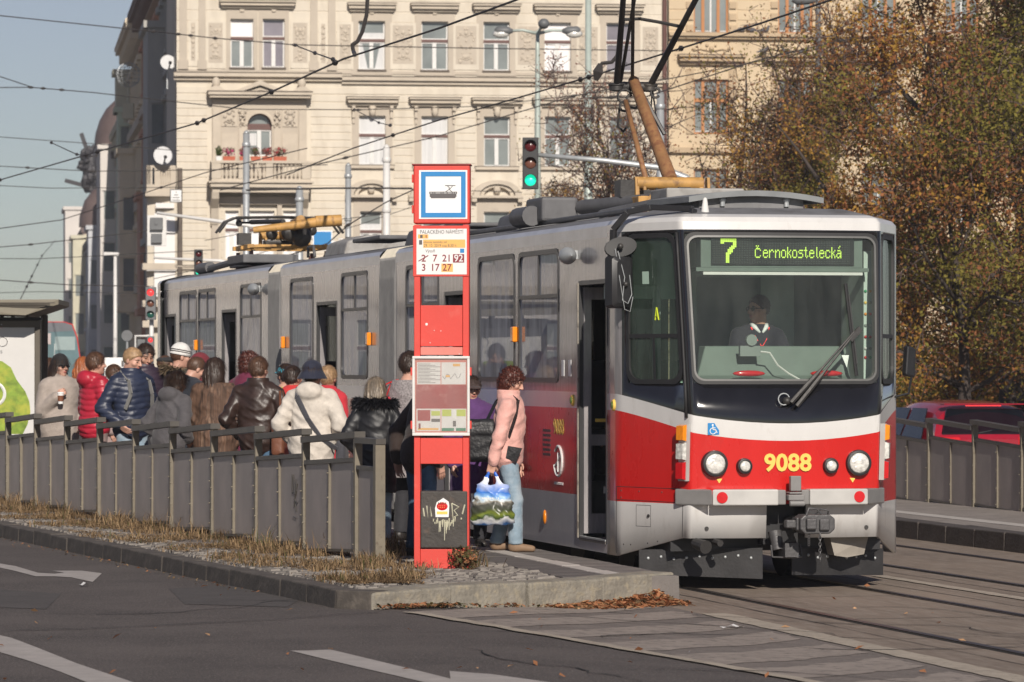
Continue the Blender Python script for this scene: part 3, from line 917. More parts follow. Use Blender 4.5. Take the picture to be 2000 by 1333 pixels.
# balcony
zs, zr = zP(372), zP(322)
mb = MB(); mb.box(A(408), A(604), -1.15, 0, zP(369), zP(360)); mb.box(A(404), A(608), -1.25, 0, zP(360)+.001, zP(357)); mb.box(A(412),A(600),-1.0,0,zP(378),zP(369)-.001)
bal = mb.build('balcony', M['mould'], H1)
mb = MB(); mb.box(A(409), A(603), -1.2, -.95, zr, zP(317)); mb.box(A(410),A(602),-1.16,-.98,zP(357)+.001,zP(352))
for (p, q) in ((410,428),(462,476),(515,529),(585,602)): mb.box(A(p), A(q), -1.18, -.96, zP(352)+.001, zr-.001)
for s in (410, 600): mb.box(A(s), A(s)+.16, -.95, -.02, zr, zP(317)); 
mb.build('balustrade', M['mould'], bal)
mb = MB()
for p in [430+i*8 for i in range(4)]+[479+i*8 for i in range(5)]+[532+i*8 for i in range(7)]:
    x = A(p+1); h_ = zr-zP(352)
    mb.lathe([(.05,0),(.05,.06),(.085,.2*h_+.05),(.05,.5*h_),(.035,.7*h_),(.055,h_-.08),(.055,h_)], 8, Matrix.Translation((x,-1.07,zP(352))))
tag(mb.build('baluster', M['mould'], bal, smooth=40), kind='stuff')
for x in (A(418), A(592)):
    mb = MB(); mb.prism([(0,0),(-1.0,0),(-.9,-.25),(-.45,-.6),(-.25,-1.2),(0,-1.3)], lambda y, z: (x-.14, y, zP(378)+z), lambda y, z: (x+.14, y, zP(378)+z)); mb.build('bracket', M['mould'], H1, bevel=.02)
# flower boxes
M['terra'] = mat('terracotta', (0.42,0.10,0.045), 0.7); M['leafg'] = leafmat('plant_green', (0.08,0.11,0.03)); M['flpink'] = leafmat('flower_pink', (0.55,0.08,0.20)); M['flred'] = leafmat('flower_red', (0.42,0.07,0.07)); M['flbrown'] = leafmat('flower_faded', (0.22,0.12,0.09))
def leafball(mb, c, r, n, size, mats_):
    for _ in range(n):
        d = rng.standard_normal(3); d /= np.linalg.norm(d); p = np.array(c)+d*np.array(r)*rng.random()**.4
        u = rng.standard_normal(3); u /= np.linalg.norm(u); v = np.cross(u, d); v /= np.linalg.norm(v)+1e-6
        s = size*rng.uniform(.6,1.3)
        mb.add([tuple(p-u*s),tuple(p+v*s*.6),tuple(p+u*s),tuple(p-v*s*.6)], [(0,1,2,3)], mats_[rng.integers(len(mats_))])
for k, (p, q, cols, lab) in enumerate(((418,430,[0],'round green potted plant at the left end of the flowered balcony'),(432,456,[0,1,1,1],'large bright pink flower box second from the left on the balcony'),(464,477,[0,1,2],'small pink flower box just left of the balcony door'),(486,505,[3,3,0],'faded brown flower box in front of the left door leaf on the balcony'),(508,528,[3,3,2],'faded reddish flower box in front of the right door leaf on the balcony'),(530,556,[2,2,0,3],'red flower box in bright terracotta at the right of the balcony'))):
    x0_, x1_ = A(p), A(q); z_ = zP(317)
    pos = Vector((F0.x+x0_*CB+1.07*SB, F0.y+x0_*SB-1.07*CB, z_))
    fb = thing('flower_box', lab, 'flower box', pos, BETA, 'flower boxes on the balcony rail')
    mb = MB(); w = x1_-x0_; mb.prism([(0.02,0.001),(w-.02,0.001),(w,.16),(0,.16)], lambda x, z: (x,-.09,z), lambda x, z: (x,.09,z)); mb.build('trough', M['terra'] if k else M['wframe'], fb)
    mb = MB(); leafball(mb, (w/2,0,.34), (w*.58,.16,.20), 150, .05, cols); mb.build('flowers', [M['leafg'],M['flpink'],M['flred'],M['flbrown']], fb)
# bay below the balcony with white shutters, pilasters, rain pipe
mb = MB()
for (p, q) in ((413,427),(470,481),(541,550),(586,598)): mb.box(A(p), A(q), -.2, 0, 3.0, zP(384))
mb.box(A(410), A(602), -.24, 0, zP(400), zP(385)); mb.build('bay_pilaster', M['stucco_d'], H1)
for (p, q, y0, y1), h in zip(low, holesl):
    fwindow(H1, *h, style='blind')
mb = MB(); mb.cyl((A(351),-.12,0),(A(351),-.12,zP(330)),.10,n=10); mb.build('rain_pipe', M['mould_d'], H1)
mb = MB(); mb.cyl((A(1297),-.12,0),(A(1297),-.12,22),.09,n=10); mb.build('rain_pipe', M['wbrown'], H1)
hood('ledge', -.05, A(410), zP(530), zP(520), .22, M['mould'], H1); hood('ledge', -.05, A(640), zP(600), zP(588), .25, M['mould'], H1)
hood('cornice', -.3, a_end+.1, 20.8, 21.9, 1.0, M['mould'], H1)

# chamfered corner bay and the shaded flank along the side street
SD = Vector((-0.122, 1.0)).normalized()          # direction of the side street
def street(px, Y): return at(px, HZ, Y)
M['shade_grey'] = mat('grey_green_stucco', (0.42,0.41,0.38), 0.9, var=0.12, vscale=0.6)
M['eave'] = mat('eave_wood', (0.20,0.13,0.10), 0.8, var=0.2, vscale=2)
ang_s = math.atan2(SD.y, SD.x)
corner_bay = MB()
corner_bay.add([(-1.1,.35,0),(0,0,0),(0,1.5,0),(-1.1,2.0,0),(-1.1,.35,zP(385)),(0,0,zP(385)),(0,1.5,zP(385)),(-1.1,2.0,zP(385))], [(0,1,5,4),(4,5,6,7),(3,0,4,7),(1,2,6,5)])
cb_ = corner_bay.build('corner_bay', M['stucco'], H1)
fwd = lambda x: .35*(-x/2.15)
mb = MB()
mb.box(-1.2,-.02,-.25,1.5,zP(385),zP(376)); mb.box(-1.15,-.05,-.2,.05,zP(330),zP(325)); mb.box(-1.15,-.05,-.2,.05,zP(376),zP(362))
for x in (-1.15,-.85,-.25): mb.box(x, x+.22, -.2, .04, zP(362), zP(330))
mb.box(-1.15,-1.0,-.2,1.5,zP(362),zP(325))
cbal = mb.build('corner_balcony', M['mould'], H1)
mb = MB()
for k in range(5): mb.lathe([(.05,0),(.075,.12),(.04,.35),(.05,.62)], 8, Matrix.Translation((-.66+k*.09,-.1,zP(362))))
tag(mb.build('baluster', M['mould'], cbal, smooth=40), kind='stuff')
mb = MB(); mb.box(-.85,-.06,.02,.05,zP(580),zP(418)); mb.box(-.95,-.05,-.1,.1,zP(456),zP(451)); mb.box(-1.15,-.02,-.12,.3,zP(530),zP(522)); mb.box(-.8,-.1,-.1,.1,zP(408),zP(398)); mb.build('corner_window', M['shutter'], H1)
mb = MB()
for (z0_, out) in ((zP(528),.30),(zP(600),.5),(zP(640),.4)): mb.box(-1.3,0,-.15,1.5,z0_,z0_+.25)
mb.build('ledge', M['mould'], H1)
def flank(name, label, Y0, Y1, dx, z1, m, eave=0.9, m_e=None, seed=0, rows=4, oriel=(), front=True, wm_=None, roof=None, group='houses along the side street'):
    """house on the side street: local x along the street away from the camera, local y into the house"""
    P = Vector((F0.x-0.122*(Y0-160)+dx, Y0, 0))
    h = thing(name, label, 'building', P, ang_s, group)
    L = (Y1-Y0)/SD.y
    mb = MB(); mb.box(0, L, -8, 0, 0, z1)
    mb.build('wall', m, h)
    r = random.Random(seed)
    nW = max(3, int(L/3.2))
    for i in range(rows):
        z0_ = 2.0 + i*(z1-2.0)/rows
        mb = MB(); mb.box(-.05, L+.05, 0, .28, z0_+(z1-2)/rows*.86, z0_+(z1-2)/rows*.96); mb.build('string_course', M['mould'] if m is not M['shade_grey'] else m, h)
        for j in range(nW):
            x = (j+.5)*L/nW
            mb = MB(); mb.box(x-.75,x-.55,0,.16,z0_+.6,z0_+2.7); mb.box(x+.55,x+.75,0,.16,z0_+.6,z0_+2.7); mb.box(x-.9,x+.9,0,.32,z0_+2.7,z0_+2.95); mb.box(x-.8,x+.8,0,.22,z0_+.42,z0_+.6)
            f = mb.build('window', wm_ or m, h)
            mb = MB(); mb.box(x-.55,x+.55,.0,.03,z0_+.6,z0_+2.7); mb.build('pane', M['wglass'], f)
    if eave:
        mb = MB(); mb.box(-.1, L+.1, -8, eave, z1, z1+.22); mb.box(-.1, L+.1, -8, eave*1.06, z1+.22, z1+.4); mb.prism([(-8,z1+.4),(eave*1.06,z1+.4),(-1,z1+2.3),(-7,z1+2.3)], lambda y, z: (0,y,z), lambda y, z: (L,y,z))
        e = mb.build('eaves', m_e or M['eave'], h)
        mb = MB(); n = int(L/1.0)
        for j in range(n): mb.box(j*L/n, j*L/n+.28, .0, eave*.8, z1-.55, z1-.01)
        tag(mb.build('eave_bracket', m_e or M['eave'], e), kind='stuff')
    for (x0_, x1_, d_, z0_, zz1, mo) in oriel:
        mb = MB(); mb.box(x0_, x1_, 0, d_, z0_, zz1, 0); mb.box(x0_-.15, x1_+.15, 0, d_+.18, zz1, zz1+.3, 0); mb.box(x0_-.1, x1_+.1, 0, d_+.12, z0_-.3, z0_, 0)
        zz = z0_+.8
        while zz < zz1-1.8:
            mb.box(x0_-.03, x0_, .25*d_, .8*d_, zz, zz+1.7, 1); mb.box(x0_-.10, x0_, .1*d_, .9*d_, zz+1.75, zz+1.9, 0); zz += 3.2
        mb.build('oriel', [mo, M['wglass']], h)
    return h
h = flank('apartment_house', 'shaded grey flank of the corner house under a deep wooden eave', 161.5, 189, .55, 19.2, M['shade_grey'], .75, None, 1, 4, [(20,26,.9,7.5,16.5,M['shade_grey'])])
M['brick'] = mat('brick_red_stucco', (0.52,0.28,0.185), 0.9, var=0.15, vscale=0.7)
M['lemon'] = mat('pale_lemon_stucco', (0.55,0.52,0.40), 0.9, var=0.08, vscale=0.7)
M['mint'] = mat('pale_green_stucco', (0.54,0.60,0.47), 0.9, var=0.1, vscale=0.7)
M['ochre'] = mat('ochre_stucco', (0.72,0.62,0.47), 0.9, var=0.12, vscale=0.7)
M['whitewall'] = mat('white_stucco', (0.62,0.58,0.54), 0.9, var=0.06, vscale=0.7)
M['greywall'] = mat('blue_grey_stucco', (0.50,0.51,0.53), 0.9, var=0.1, vscale=0.7)
M['domebrown'] = mat('brown_dome_metal', (0.12,0.085,0.078), 0.6, var=0.15, vscale=1.0)
flank('apartment_house', 'brick red house with a brown roof, just beyond the shaded corner flank', 189.3, 212, .55, 19.2, M['brick'], .8, M['eave'], 2, 4, [(2,6,.9,4.5,9.5,M['brick'])])
flank('apartment_house', 'ochre house with a sloping carved cornice in the middle of the side street', 212.3, 232, .55, 19.0, M['ochre'], .9, M['ochre'], 3, 4, [(8,12,1.0,5,13,M['ochre'])])
hm = flank('apartment_house', 'pale green house with fluted pilasters and lemon gable in the side street', 232.3, 258, .6, 15.6, M['mint'], .6, M['lemon'], 4, 4, [(0,3.0,.8,3,15.9,M['mint']),(0.3,2.6,.9,16.2,18.0,M['lemon'])])
hw = flank('apartment_house', 'white corner house under a big brown dome at the far end', 258.3, 300, .6, 14.6, M['greywall'], .5, M['domebrown'], 5, 4, [(0,10,1.15,0.5,15.2,M['whitewall'])])
mb = MB(); mb.lathe([(2.3,0),(2.32,.4),(2.25,.9),(2.0,1.7),(1.6,2.4),(1.1,2.9),(.5,3.2),(.2,3.3)], 24, Matrix.Translation((4.0,-.9,15.5))); mb.lathe([(.2,0),(.08,.7),(.02,1.0)],8,Matrix.Translation((4.0,-.9,18.7))); mb.build('dome', M['domebrown'], hw, smooth=40)
hz_ = flank('apartment_house', 'dark grey house with a curved mansard before the farthest cream house', 300.3, 352, .6, 11.5, M['greywall'], .4, M['domebrown'], 6, 3, [(0,6,1.0,0.5,11.6,M['greywall'])])
mb = MB(); mb.lathe([(1.9,0),(1.85,.8),(1.5,1.9),(.9,2.7),(.2,3.0)], 20, Matrix.Translation((4.2,-.3,11.9))); mb.build('dome', M['domebrown'], hz_, smooth=40)
# dark wire sculpture with blades on that roof
sc = thing('roof_sculpture', 'dark tangled metal sculpture with projecting blades on the far roof', 'sculpture', at(176, 375, 310), 0)
M['iron'] = mat('dark_iron', (0.05,0.048,0.052), 0.6, metal=.4, var=.2)
mb = MB()
for k in range(60):
    th = rng.uniform(0,2*PI); zz = rng.uniform(0,5.6); r_ = 1.15*math.sin(PI*min(1,(zz+.6)/7.0))
    mb.sphere((r_*math.cos(th), r_*math.sin(th), zz), (rng.uniform(.25,.5),rng.uniform(.25,.5),rng.uniform(.2,.6)), 6, 4)
mb.sphere((0,0,2.8),(.95,.95,2.7),12,8); mb.build('body', M['iron'], sc); sc.scale = (.6,.6,.6)
for (p, q) in (((-.5,0,.7),(-3.1,0,1.4)), ((-.2,0,4.6),(-1.1,0,7.2)), ((.4,0,2.2),(-1.6,0,3.1))):
    mb = MB(); mb.beam(p, q, .5, .12, up=(0,1,0)); mb.build('blade', M['iron'], sc)
hf = flank('apartment_house', 'farthest cream house with a flat white turret, at the left end of the row', 352.3, 420, .6, 13.0, M['whitewall'], .5, M['domebrown'], 7, 4, [(0,8,1.2,0.5,12.5,M['lemon']),(16,26,1.6,.5,15.5,M['whitewall'])])
# house across the street to the left: outside the frame, seen as the reflection in the tram windows
hr = thing('apartment_house', 'sunlit pale house to the left of the picture, mirrored in the tram windows', 'building', Vector((-66,120,0)), R(16))
hh = [(x, x+1.5, z, z+2.3) for x in range(2,44,3) for z in (1.1,5.2,9.0)]
fwall('wall', 0, 46, 0, 13.5, hh, M['whitewall'], hr)
for h in hh: fwindow(hr, *h)
for z in (.4,4.2,8.1,13.2): mb = MB(); mb.box(-.1,46.1,-.25,.0,z,z+.3); mb.build('string_course', M['mould'], hr)
# wire globe on the roof edge
gl = thing('roof_globe', 'open wire globe standing on the roof edge against the sky', 'globe', at(251, 172, 214), 0); gl.scale = (.66,.66,.66)
mb = MB()
for k in range(6): mb.tube([(.95*math.cos(R(a))*math.cos(k*PI/6), .95*math.cos(R(a))*math.sin(k*PI/6), 1.0+.95*math.sin(R(a))) for a in range(0,361,20)], .022, 4)
for zz in (-.6,-.3,0,.3,.6):
    r_ = math.sqrt(.9-zz*zz); mb.tube([(r_*math.cos(R(a)), r_*math.sin(R(a)), 1.0+zz) for a in range(0,361,24)], .02, 4)
mb.build('wire_cage', M['galv'], gl)
mb = MB(); mb.cyl((0,0,-1.2),(0,0,.1),.12,n=8); mb.box(-.4,.4,-.4,.4,-2.4,-1.2); mb.build('stand', M['lemon'], gl)

# satellite dishes
def dish(label, P, r):
    d_ = thing('satellite_dish', label, 'satellite dish', P, R(8), 'satellite dishes on the corner house')
    Mx = Matrix.Rotation(R(78),4,'X')
    mb = MB(); mb.lathe([(r,0.0),(r*.98,.02),(r*.7,-.08),(r*.35,-.15),(.02,-.17),(.02,-.19),(r*.7,-.10),(r,-.02)], 24, Mx); mb.build('reflector', M['shutter'] if False else M['curtain'], d_, smooth=40)
    mb = MB(); mb.tube([Mx @ Vector((r*.1,-r*.85,0)), Mx @ Vector((r*.2,-r*.5,.45))], .03, 6); mb.sphere(Mx @ Vector((r*.2,-r*.5,.45)), .07, 8, 6); mb.build('feed_arm', M['dark_steel'], d_)
    mb = MB(); mb.tube([(0,.2,0),(0,.5,-.1),(0,.5,-1.0)], .035, 6); mb.build('mount', M['galv'], d_)
dish('smaller white satellite dish high on the shaded flank', at(328, 122, 161.5), .30)
dish('larger white satellite dish above the corner balcony', at(318, 304, 159.4), .36)

# ---------------- yellow house on the right
M['yellow_st'] = mat('yellow_stucco', (0.58,0.46,0.31), 0.9, var=0.07, vscale=0.5, bump=0.1, bscale=20, col2=(0.51,0.40,0.27), c2=(0.5,0.75), c2scale=1.2)
M['yellow_m'] = mat('yellow_moulding', (0.46,0.35,0.23), 0.9, var=0.1, vscale=1)
M['orange_w'] = mat('orange_window_wood', (0.42,0.17,0.05), 0.55, var=0.1)
F1 = Vector((F0.x + a_end*CB + .06*CB, F0.y + a_end*SB - .15, 0))
fb_ = Facade(F1, BETA)
B_, ZB = fb_.a, fb_.z
H2 = thing('apartment_house', 'yellow stucco apartment house with orange window frames behind the trees', 'building', F1, BETA)
cols2 = [(1355,1423),(1520,1587),(1682,1750),(1845,1912),(2008,2075),(2170,2237)]
holes = []
for i, (p, q) in enumerate(cols2):
    for (y0, y1) in ((-80,66),(155,262),(330,440),(500,640)): holes.append((B_(p), B_(q), ZB(y1,p), ZB(y0,p)))
fwall('wall', 0, B_(2330), 0, 22.5, holes, M['yellow_st'], H2)
courses('wall_course', 0, B_(2330), ZB(66,1400)+.1, 22, .40, [grow(h,.35,.1,.4) for h in holes], M['yellow_st'], H2, .03, .04)
courses('wall_course', 0, B_(2330), 1.0, ZB(330,1400)+.3, .45, [grow(h,.3,.2,.5) for h in holes], M['yellow_st'], H2, .03, .04)
for h in holes:
    w = h[1]-h[0]; H_h = h[3]-h[2]; zt2 = h[2]+H_h*.62
    mb = MB(); d = .22; t = .07
    mb.box(h[0],h[0]+t,d-.07,d,h[2],h[3]); mb.box(h[1]-t,h[1],d-.07,d,h[2],h[3]); mb.box(h[0]+t,h[1]-t,d-.07,d,h[2],h[2]+t); mb.box(h[0]+t,h[1]-t,d-.07,d,h[3]-t,h[3])
    mb.box(h[0]+t,h[1]-t,d-.09,d-.004,zt2-.07,zt2+.07)
    for f in (.28,.72): mb.box(h[0]+w*f-.06,h[0]+w*f+.06,d-.08,d-.006,h[2]+t,h[3]-t)
    w_ = mb.build('window', M['orange_w'], H2)
    mb = MB(); mb.box(h[0]+.01,h[1]-.01,d-.02,d-.01,h[2]+.01,h[3]-.01); mb.build('pane', M['wglass'], w_)
    mb = MB()
    for f in (.06,.33,.76): mb.box(h[0]+w*f+.02,h[0]+w*(f+.16)+.06,d-.03,d-.0205,h[2]+.1,h[2]+.13+0*H_h); 
    mb.box(h[0]+w*.5-.03,h[0]+w*.5+.03,d-.075,d-.021,h[2]+t+.001,zt2-.071); mb.build('sash', M['wframe'], w_)
for (y0, y1, out) in ((73,66,.32),(78,73.2,.2)):
    mb = MB(); mb.box(-.02, B_(2330), -out, 0, ZB(y0,1500), ZB(y1,1500)-.002); mb.build('string_course', M['yellow_m'], H2)
mb = MB(); mb.box(-.02, B_(2330), -.2, 0, ZB(300,1500), ZB(290,1500)); mb.build('string_course', M['yellow_m'], H2)
for (p, q) in cols2:
    hood('hood', B_(p-32), B_(q+32), ZB(127,p), ZB(109,p), .5, M['yellow_m'], H2)
    mb = MB(); mb.box(B_(p)-.3,B_(p)-.002,-.06,0,ZB(262,p),ZB(135,p)); mb.box(B_(q)+.002,B_(q)+.3,-.06,0,ZB(262,p),ZB(135,p)); mb.build('window_surround', M['yellow_m'], H2)
    for k in range(6):
        for s in (0,1): mb = MB(); mb.box((B_(p)-.30 if s == 0 else B_(q)+.02), (B_(p)-.02 if s == 0 else B_(q)+.30), -.09, 0, ZB(62,p)+k*.45, ZB(62,p)+k*.45+.25); mb.build('quoin', M['yellow_m'], H2)
    ornament('relief', B_(p-10), B_(q+10), ZB(104,p), ZB(86,p), 3, M['yellow_m'], H2, int(p), -.05)
hood('cornice', -.3, B_(2330), 21.3, 22.5, 1.1, M['yellow_m'], H2)
# pigeons on the ledges
M['pigeon'] = mat('pigeon_grey', (0.10,0.10,0.115), 0.7, var=0.3, vscale=20)
for k, (px, py, ff, lab) in enumerate(((1446,66,1,'left of the pair near the first orange window'),(1466,65,-1,'right of the pair near the first orange window'),(1492,64,1,'between the two orange windows'),(1663,64,-1,'far right, half behind leaves'))):
    y_ = -.2; x = B_(px); z = ZB(66,1500)
    P = Vector((F1.x+x*CB-y_*SB, F1.y+x*SB+y_*CB, z))
    b = thing('pigeon', 'grey pigeon on the upper yellow ledge, '+lab, 'pigeon', P, BETA+(0 if ff > 0 else PI), 'pigeons on the yellow house')
    mb = MB(); mb.sphere((0,0,.13),(.16,.08,.085),10,8); mb.sphere((.13,0,.20),(.06,.05,.08),8,6); mb.sphere((.16,0,.27),(.05,.042,.045),8,6); mb.cyl((.20,0,.265),(.235,0,.255),.012,.002,5); mb.tube([(-.10,0,.12),(-.32,0,.07)],[.05,.02],6); mb.cyl((.02,.03,.07),(.02,.03,.0),.008,n=4); mb.cyl((.02,-.03,.07),(.02,-.03,.0),.008,n=4)
    mb.build('body', M['pigeon'], b, smooth=True)
for k, (px, lab) in enumerate(((1489,'at the left end'),(1533,'just left of the middle'),(1568,'right of the middle'),(1608,'at the right end'))):
    y_ = -.3; x = B_(px); z = ZB(109,1520)+.03
    P = Vector((F1.x+x*CB-y_*SB, F1.y+x*SB+y_*CB, z))
    b = thing('pigeon', 'grey pigeon on the hood over the second lower window, '+lab, 'pigeon', P, BETA+(PI if k % 2 else .3), 'pigeons on the yellow house')
    mb = MB(); mb.sphere((0,0,.13),(.16,.08,.085),10,8); mb.sphere((.13,0,.20),(.06,.05,.08),8,6); mb.sphere((.16,0,.27),(.05,.042,.045),8,6); mb.cyl((.20,0,.265),(.235,0,.255),.012,.002,5); mb.tube([(-.10,0,.12),(-.32,0,.07)],[.05,.02],6); mb.cyl((.02,.03,.07),(.02,.03,.0),.008,n=4)
    mb.build('body', M['pigeon'], b, smooth=True)
# ================================================================== trees and shrubs
M['bark'] = mat('bark', (0.055,0.042,0.036), 0.95, var=0.3, vscale=6, stretch=(1,1,.3), bump=0.6, bscale=14)
M['twig'] = mat('twig', (0.085,0.055,0.050), 0.9, var=0.2)
LC = {'rust': leafmat('leaf_rust', (0.277,0.116,0.051)), 'olive': leafmat('leaf_olive', (0.217,0.185,0.046)), 'ochre': leafmat('leaf_ochre', (0.405,0.234,0.054)),
      'dark': leafmat('leaf_dark', (0.105,0.097,0.036)), 'brown': leafmat('leaf_brown', (0.232,0.131,0.068)), 'mauve': leafmat('leaf_mauve', (0.285,0.156,0.121))}
def leaves_mesh(P, size, cols, wts, r, clump=1.1):
    """one rhombic leaf per point, folded along its middle; the colour goes by clump"""
    n = len(P)
    u = r.standard_normal((n,3)); u /= np.linalg.norm(u,axis=1)[:,None]
    w = r.standard_normal((n,3)); w[:,2] += .5
    v = np.cross(u, w); v /= np.linalg.norm(v,axis=1)[:,None]
    nn = np.cross(u, v)
    s = (size*r.uniform(.55,1.35,n))[:,None]
    a, c = P-u*s, P+u*s
    b, d = P+v*s*.55+nn*s*.18, P-v*s*.55+nn*s*.18
    V = np.stack([a,b,c,d],1).reshape(-1,3)
    F = np.arange(4*n).reshape(n,4)
    ph = r.uniform(0,6.28,9)
    q = P/clump
    fld = np.sin(q[:,0]*1.7+ph[0]+np.sin(q[:,2]*1.3+ph[1])) + np.sin(q[:,1]*1.9+ph[2]+np.sin(q[:,0]*1.1+ph[3])) + np.sin(q[:,2]*2.1+ph[4]+np.sin(q[:,1]*1.5+ph[5]))
    fld = (fld-fld.min())/(np.ptp(fld)+1e-6)*.65 + r.random(n)*.35
    order = np.argsort(np.argsort(fld))/n
    cw = np.cumsum(wts)/np.sum(wts)
    mi = np.searchsorted(cw, order)
    return V, F, np.minimum(mi, len(wts)-1)
def fast_mesh(name, V, F, mats, mi):
    me = bpy.data.meshes.new(name)
    n, k = F.shape
    me.vertices.add(len(V)); me.vertices.foreach_set('co', np.ascontiguousarray(V, dtype=np.float32).ravel())
    me.loops.add(n*k); me.loops.foreach_set('vertex_index', F.ravel().astype(np.int32))
    me.polygons.add(n); me.polygons.foreach_set('loop_start', (np.arange(n)*k).astype(np.int32))
    for m in mats: me.materials.append(m)
    me.polygons.foreach_set('material_index', np.ascontiguousarray(mi, dtype=np.int32))
    me.update(calc_edges=True); me.validate()
    return me
def tree(label, P, height, spread, trunk_r, cols, wts, nleaf, seed, size=.075, first=.22, limbs=15, subs=7, twigs=6, fork=None, lean=0.0, leafup=1.0, cat='tree', up=.0):
    r = np.random.default_rng(seed)
    t = thing('tree', label, cat, P, 0, 'autumn trees across the road')
    mb = MB(); tw_ = MB(); tips = []
    def wob(p, d, L, n, k, up=0.0):
        pts = [p]; q = p.copy(); dd = d.copy()
        for _ in range(n):
            dd = dd + r.standard_normal(3)*k + np.array([0,0,up]); dd /= np.linalg.norm(dd)
            q = q + dd*L/n; pts.append(q.copy())
        return pts
    def rs(r0, r1, n): return [r0+(r1-r0)*i/n for i in range(n+1)]
    trunk = wob(np.array([0.,0.,-.1]), np.array([lean,0,1.]), height*.86, 9, .05)
    mb.tube(trunk, rs(trunk_r, trunk_r*.10, 9), 9, 0)
    if fork:
        for sg in (-1,1):
            i0 = 3
            f = wob(trunk[i0], np.array([sg*.55,.1,1.]), height*.42, 6, .08); mb.tube(f, rs(trunk_r*.45, trunk_r*.06, 6), 7, 0)
            trunk += f[1:]
    for k in range(limbs):
        fz = first + (1-first)*(k+.5)/limbs
        base = [p for p in trunk if p[2] <= height*.88*fz+.6]
        p0 = np.array(base[r.integers(max(0,len(base)-3), len(base))])
        p0 = p0 + np.array([0,0,r.uniform(-.3,.3)])
        az = k*2.399+r.uniform(-.4,.4); el = r.uniform(.15,.75) + .35*fz + up
        L = spread*(1.0-.55*abs(fz-.45))*r.uniform(.75,1.15)
        d = np.array([math.cos(az)*math.cos(el), math.sin(az)*math.cos(el), math.sin(el)])
        lp = wob(p0, d, L, 6, .14, .02)
        rr = trunk_r*.34*(1.15-fz*.6)
        mb.tube(lp, rs(rr, rr*.22, 6), 6, 0)
        for j in range(subs):
            i = r.integers(1,7); q0 = np.array(lp[i])
            d2 = (np.array(lp[min(6,i)])-np.array(lp[i-1])); d2 /= np.linalg.norm(d2)
            d2 = d2*.6 + r.standard_normal(3)*.62 + np.array([0,0,.22]); d2 /= np.linalg.norm(d2)
            sp = wob(q0, d2, L*r.uniform(.28,.5), 4, .2, .03)
            mb.tube(sp, rs(rr*.30, rr*.09, 4), 4, 0, False)
            for _ in range(twigs):
                i2 = r.integers(1,5); w0 = np.array(sp[i2])
                d3 = r.standard_normal(3) + d2*.9 + np.array([0,0,.25*leafup]); d3 /= np.linalg.norm(d3)
                tp = wob(w0, d3, r.uniform(.45,1.1)*spread/4.5, 2, .22)
                tw_.tube(tp, [.016,.010,.005], 3, 0, False)
                tips.append((tp[0], tp[1], tp[2]))
    mb.build('trunk', M['bark'], t, smooth=True)
    tag(tw_.build('twigs', M['twig'], t), kind='stuff')
    if nleaf:
        T = np.array(tips)
        idx = r.integers(0, len(T), nleaf); f = r.random(nleaf)[:,None]*1.25
        PP = T[idx,0]*(1-f)+T[idx,2]*f + r.standard_normal((nleaf,3))*.16*spread/4.5
        V, F, mi = leaves_mesh(PP, size, cols, wts, r)
        tag(link('crown', fast_mesh('crown', V, F, [LC[c] for c in cols], mi), t), kind='stuff')
    return t
def G(px, Y, z=0.0):
    p = at(px, HZ, Y); p.z = z; return p
tree('big dense rust and olive tree with a thick dark trunk at the right edge', G(1965,86), 13.8, 3.9, .34, ['dark','olive','brown','rust','ochre'], [.16,.24,.22,.28,.10], 80000, 3, .046, .16, 22, 9, 7, True)
tree('tall bushy olive brown tree left of the thick dark trunk', G(1790,92), 12.0, 3.0, .24, ['dark','olive','brown','rust','ochre'], [.06,.30,.22,.26,.16], 50000, 4, .044, .14, 20, 8, 7, True)
tree('tree with a low olive yellow crown right above the tram roof', G(1605,98), 7.6, 3.1, .16, ['olive','brown','rust','ochre'], [.46,.2,.12,.22], 30000, 5, .042, .16, 17, 8, 6)
tree('thin half bare tree with spreading branches before the yellow house', G(1405,100), 11.4, 3.4, .15, ['olive','brown','rust','ochre'], [.22,.32,.32,.14], 27000, 6, .040, .25, 24, 10, 8, True, up=.45)
tree('small nearly bare reddish tree before the corner of the cream house', G(1225,108), 8.8, 3.3, .11, ['mauve','brown','rust','olive'], [.4,.25,.25,.1], 10000, 8, .036, .25, 18, 10, 8, up=.35)
tree('low sparse tree behind the red sign and the tram roof', G(1085,118), 7.0, 2.6, .09, ['olive','brown','ochre'], [.4,.35,.25], 3200, 9, .038, .4, 12, 8, 6, up=.3)
tree('low rust tree spreading over the red car', G(1890,74), 5.8, 3.8, .16, ['olive','brown','rust','ochre'], [.36,.2,.3,.14], 36000, 10, .042, .22, 15, 7, 6)
tree('tall rust tree cut by the right picture edge', G(2080,80), 11.5, 4.4, .28, ['dark','olive','brown','rust'], [.3,.3,.2,.2], 42000, 12, .044, .14, 18, 8, 6)
def shrub(label, P, w, h, n, cols, wts, seed):
    r = np.random.default_rng(seed)
    t = thing('shrub', label, 'shrub', P, 0, 'shrubs behind the red car')
    d = r.standard_normal((n,3)); d /= np.linalg.norm(d,axis=1)[:,None]
    q = d*np.array([w,w*.6,h*.62])*(r.random(n)**.35)[:,None]*(1+.25*np.sin(d[:,0]*5+seed)*np.cos(d[:,2]*6))[:,None] + np.array([0,0,h*.5])
    q = q[q[:,2] > .02]
    V, F, mi = leaves_mesh(q, .042, cols, wts, r, .6)
    tag(link('foliage', fast_mesh('foliage', V, F, [LC[c] for c in cols], mi), t), kind='stuff')
    mb = MB()
    for k in range(9):
        a = k*.7; mb.tube([(0,0,0),(w*.3*math.cos(a),w*.2*math.sin(a),h*.5),(w*.6*math.cos(a),w*.4*math.sin(a),h*.9)],[.03,.02,.01],4)
    mb.build('stem', M['twig'], t)
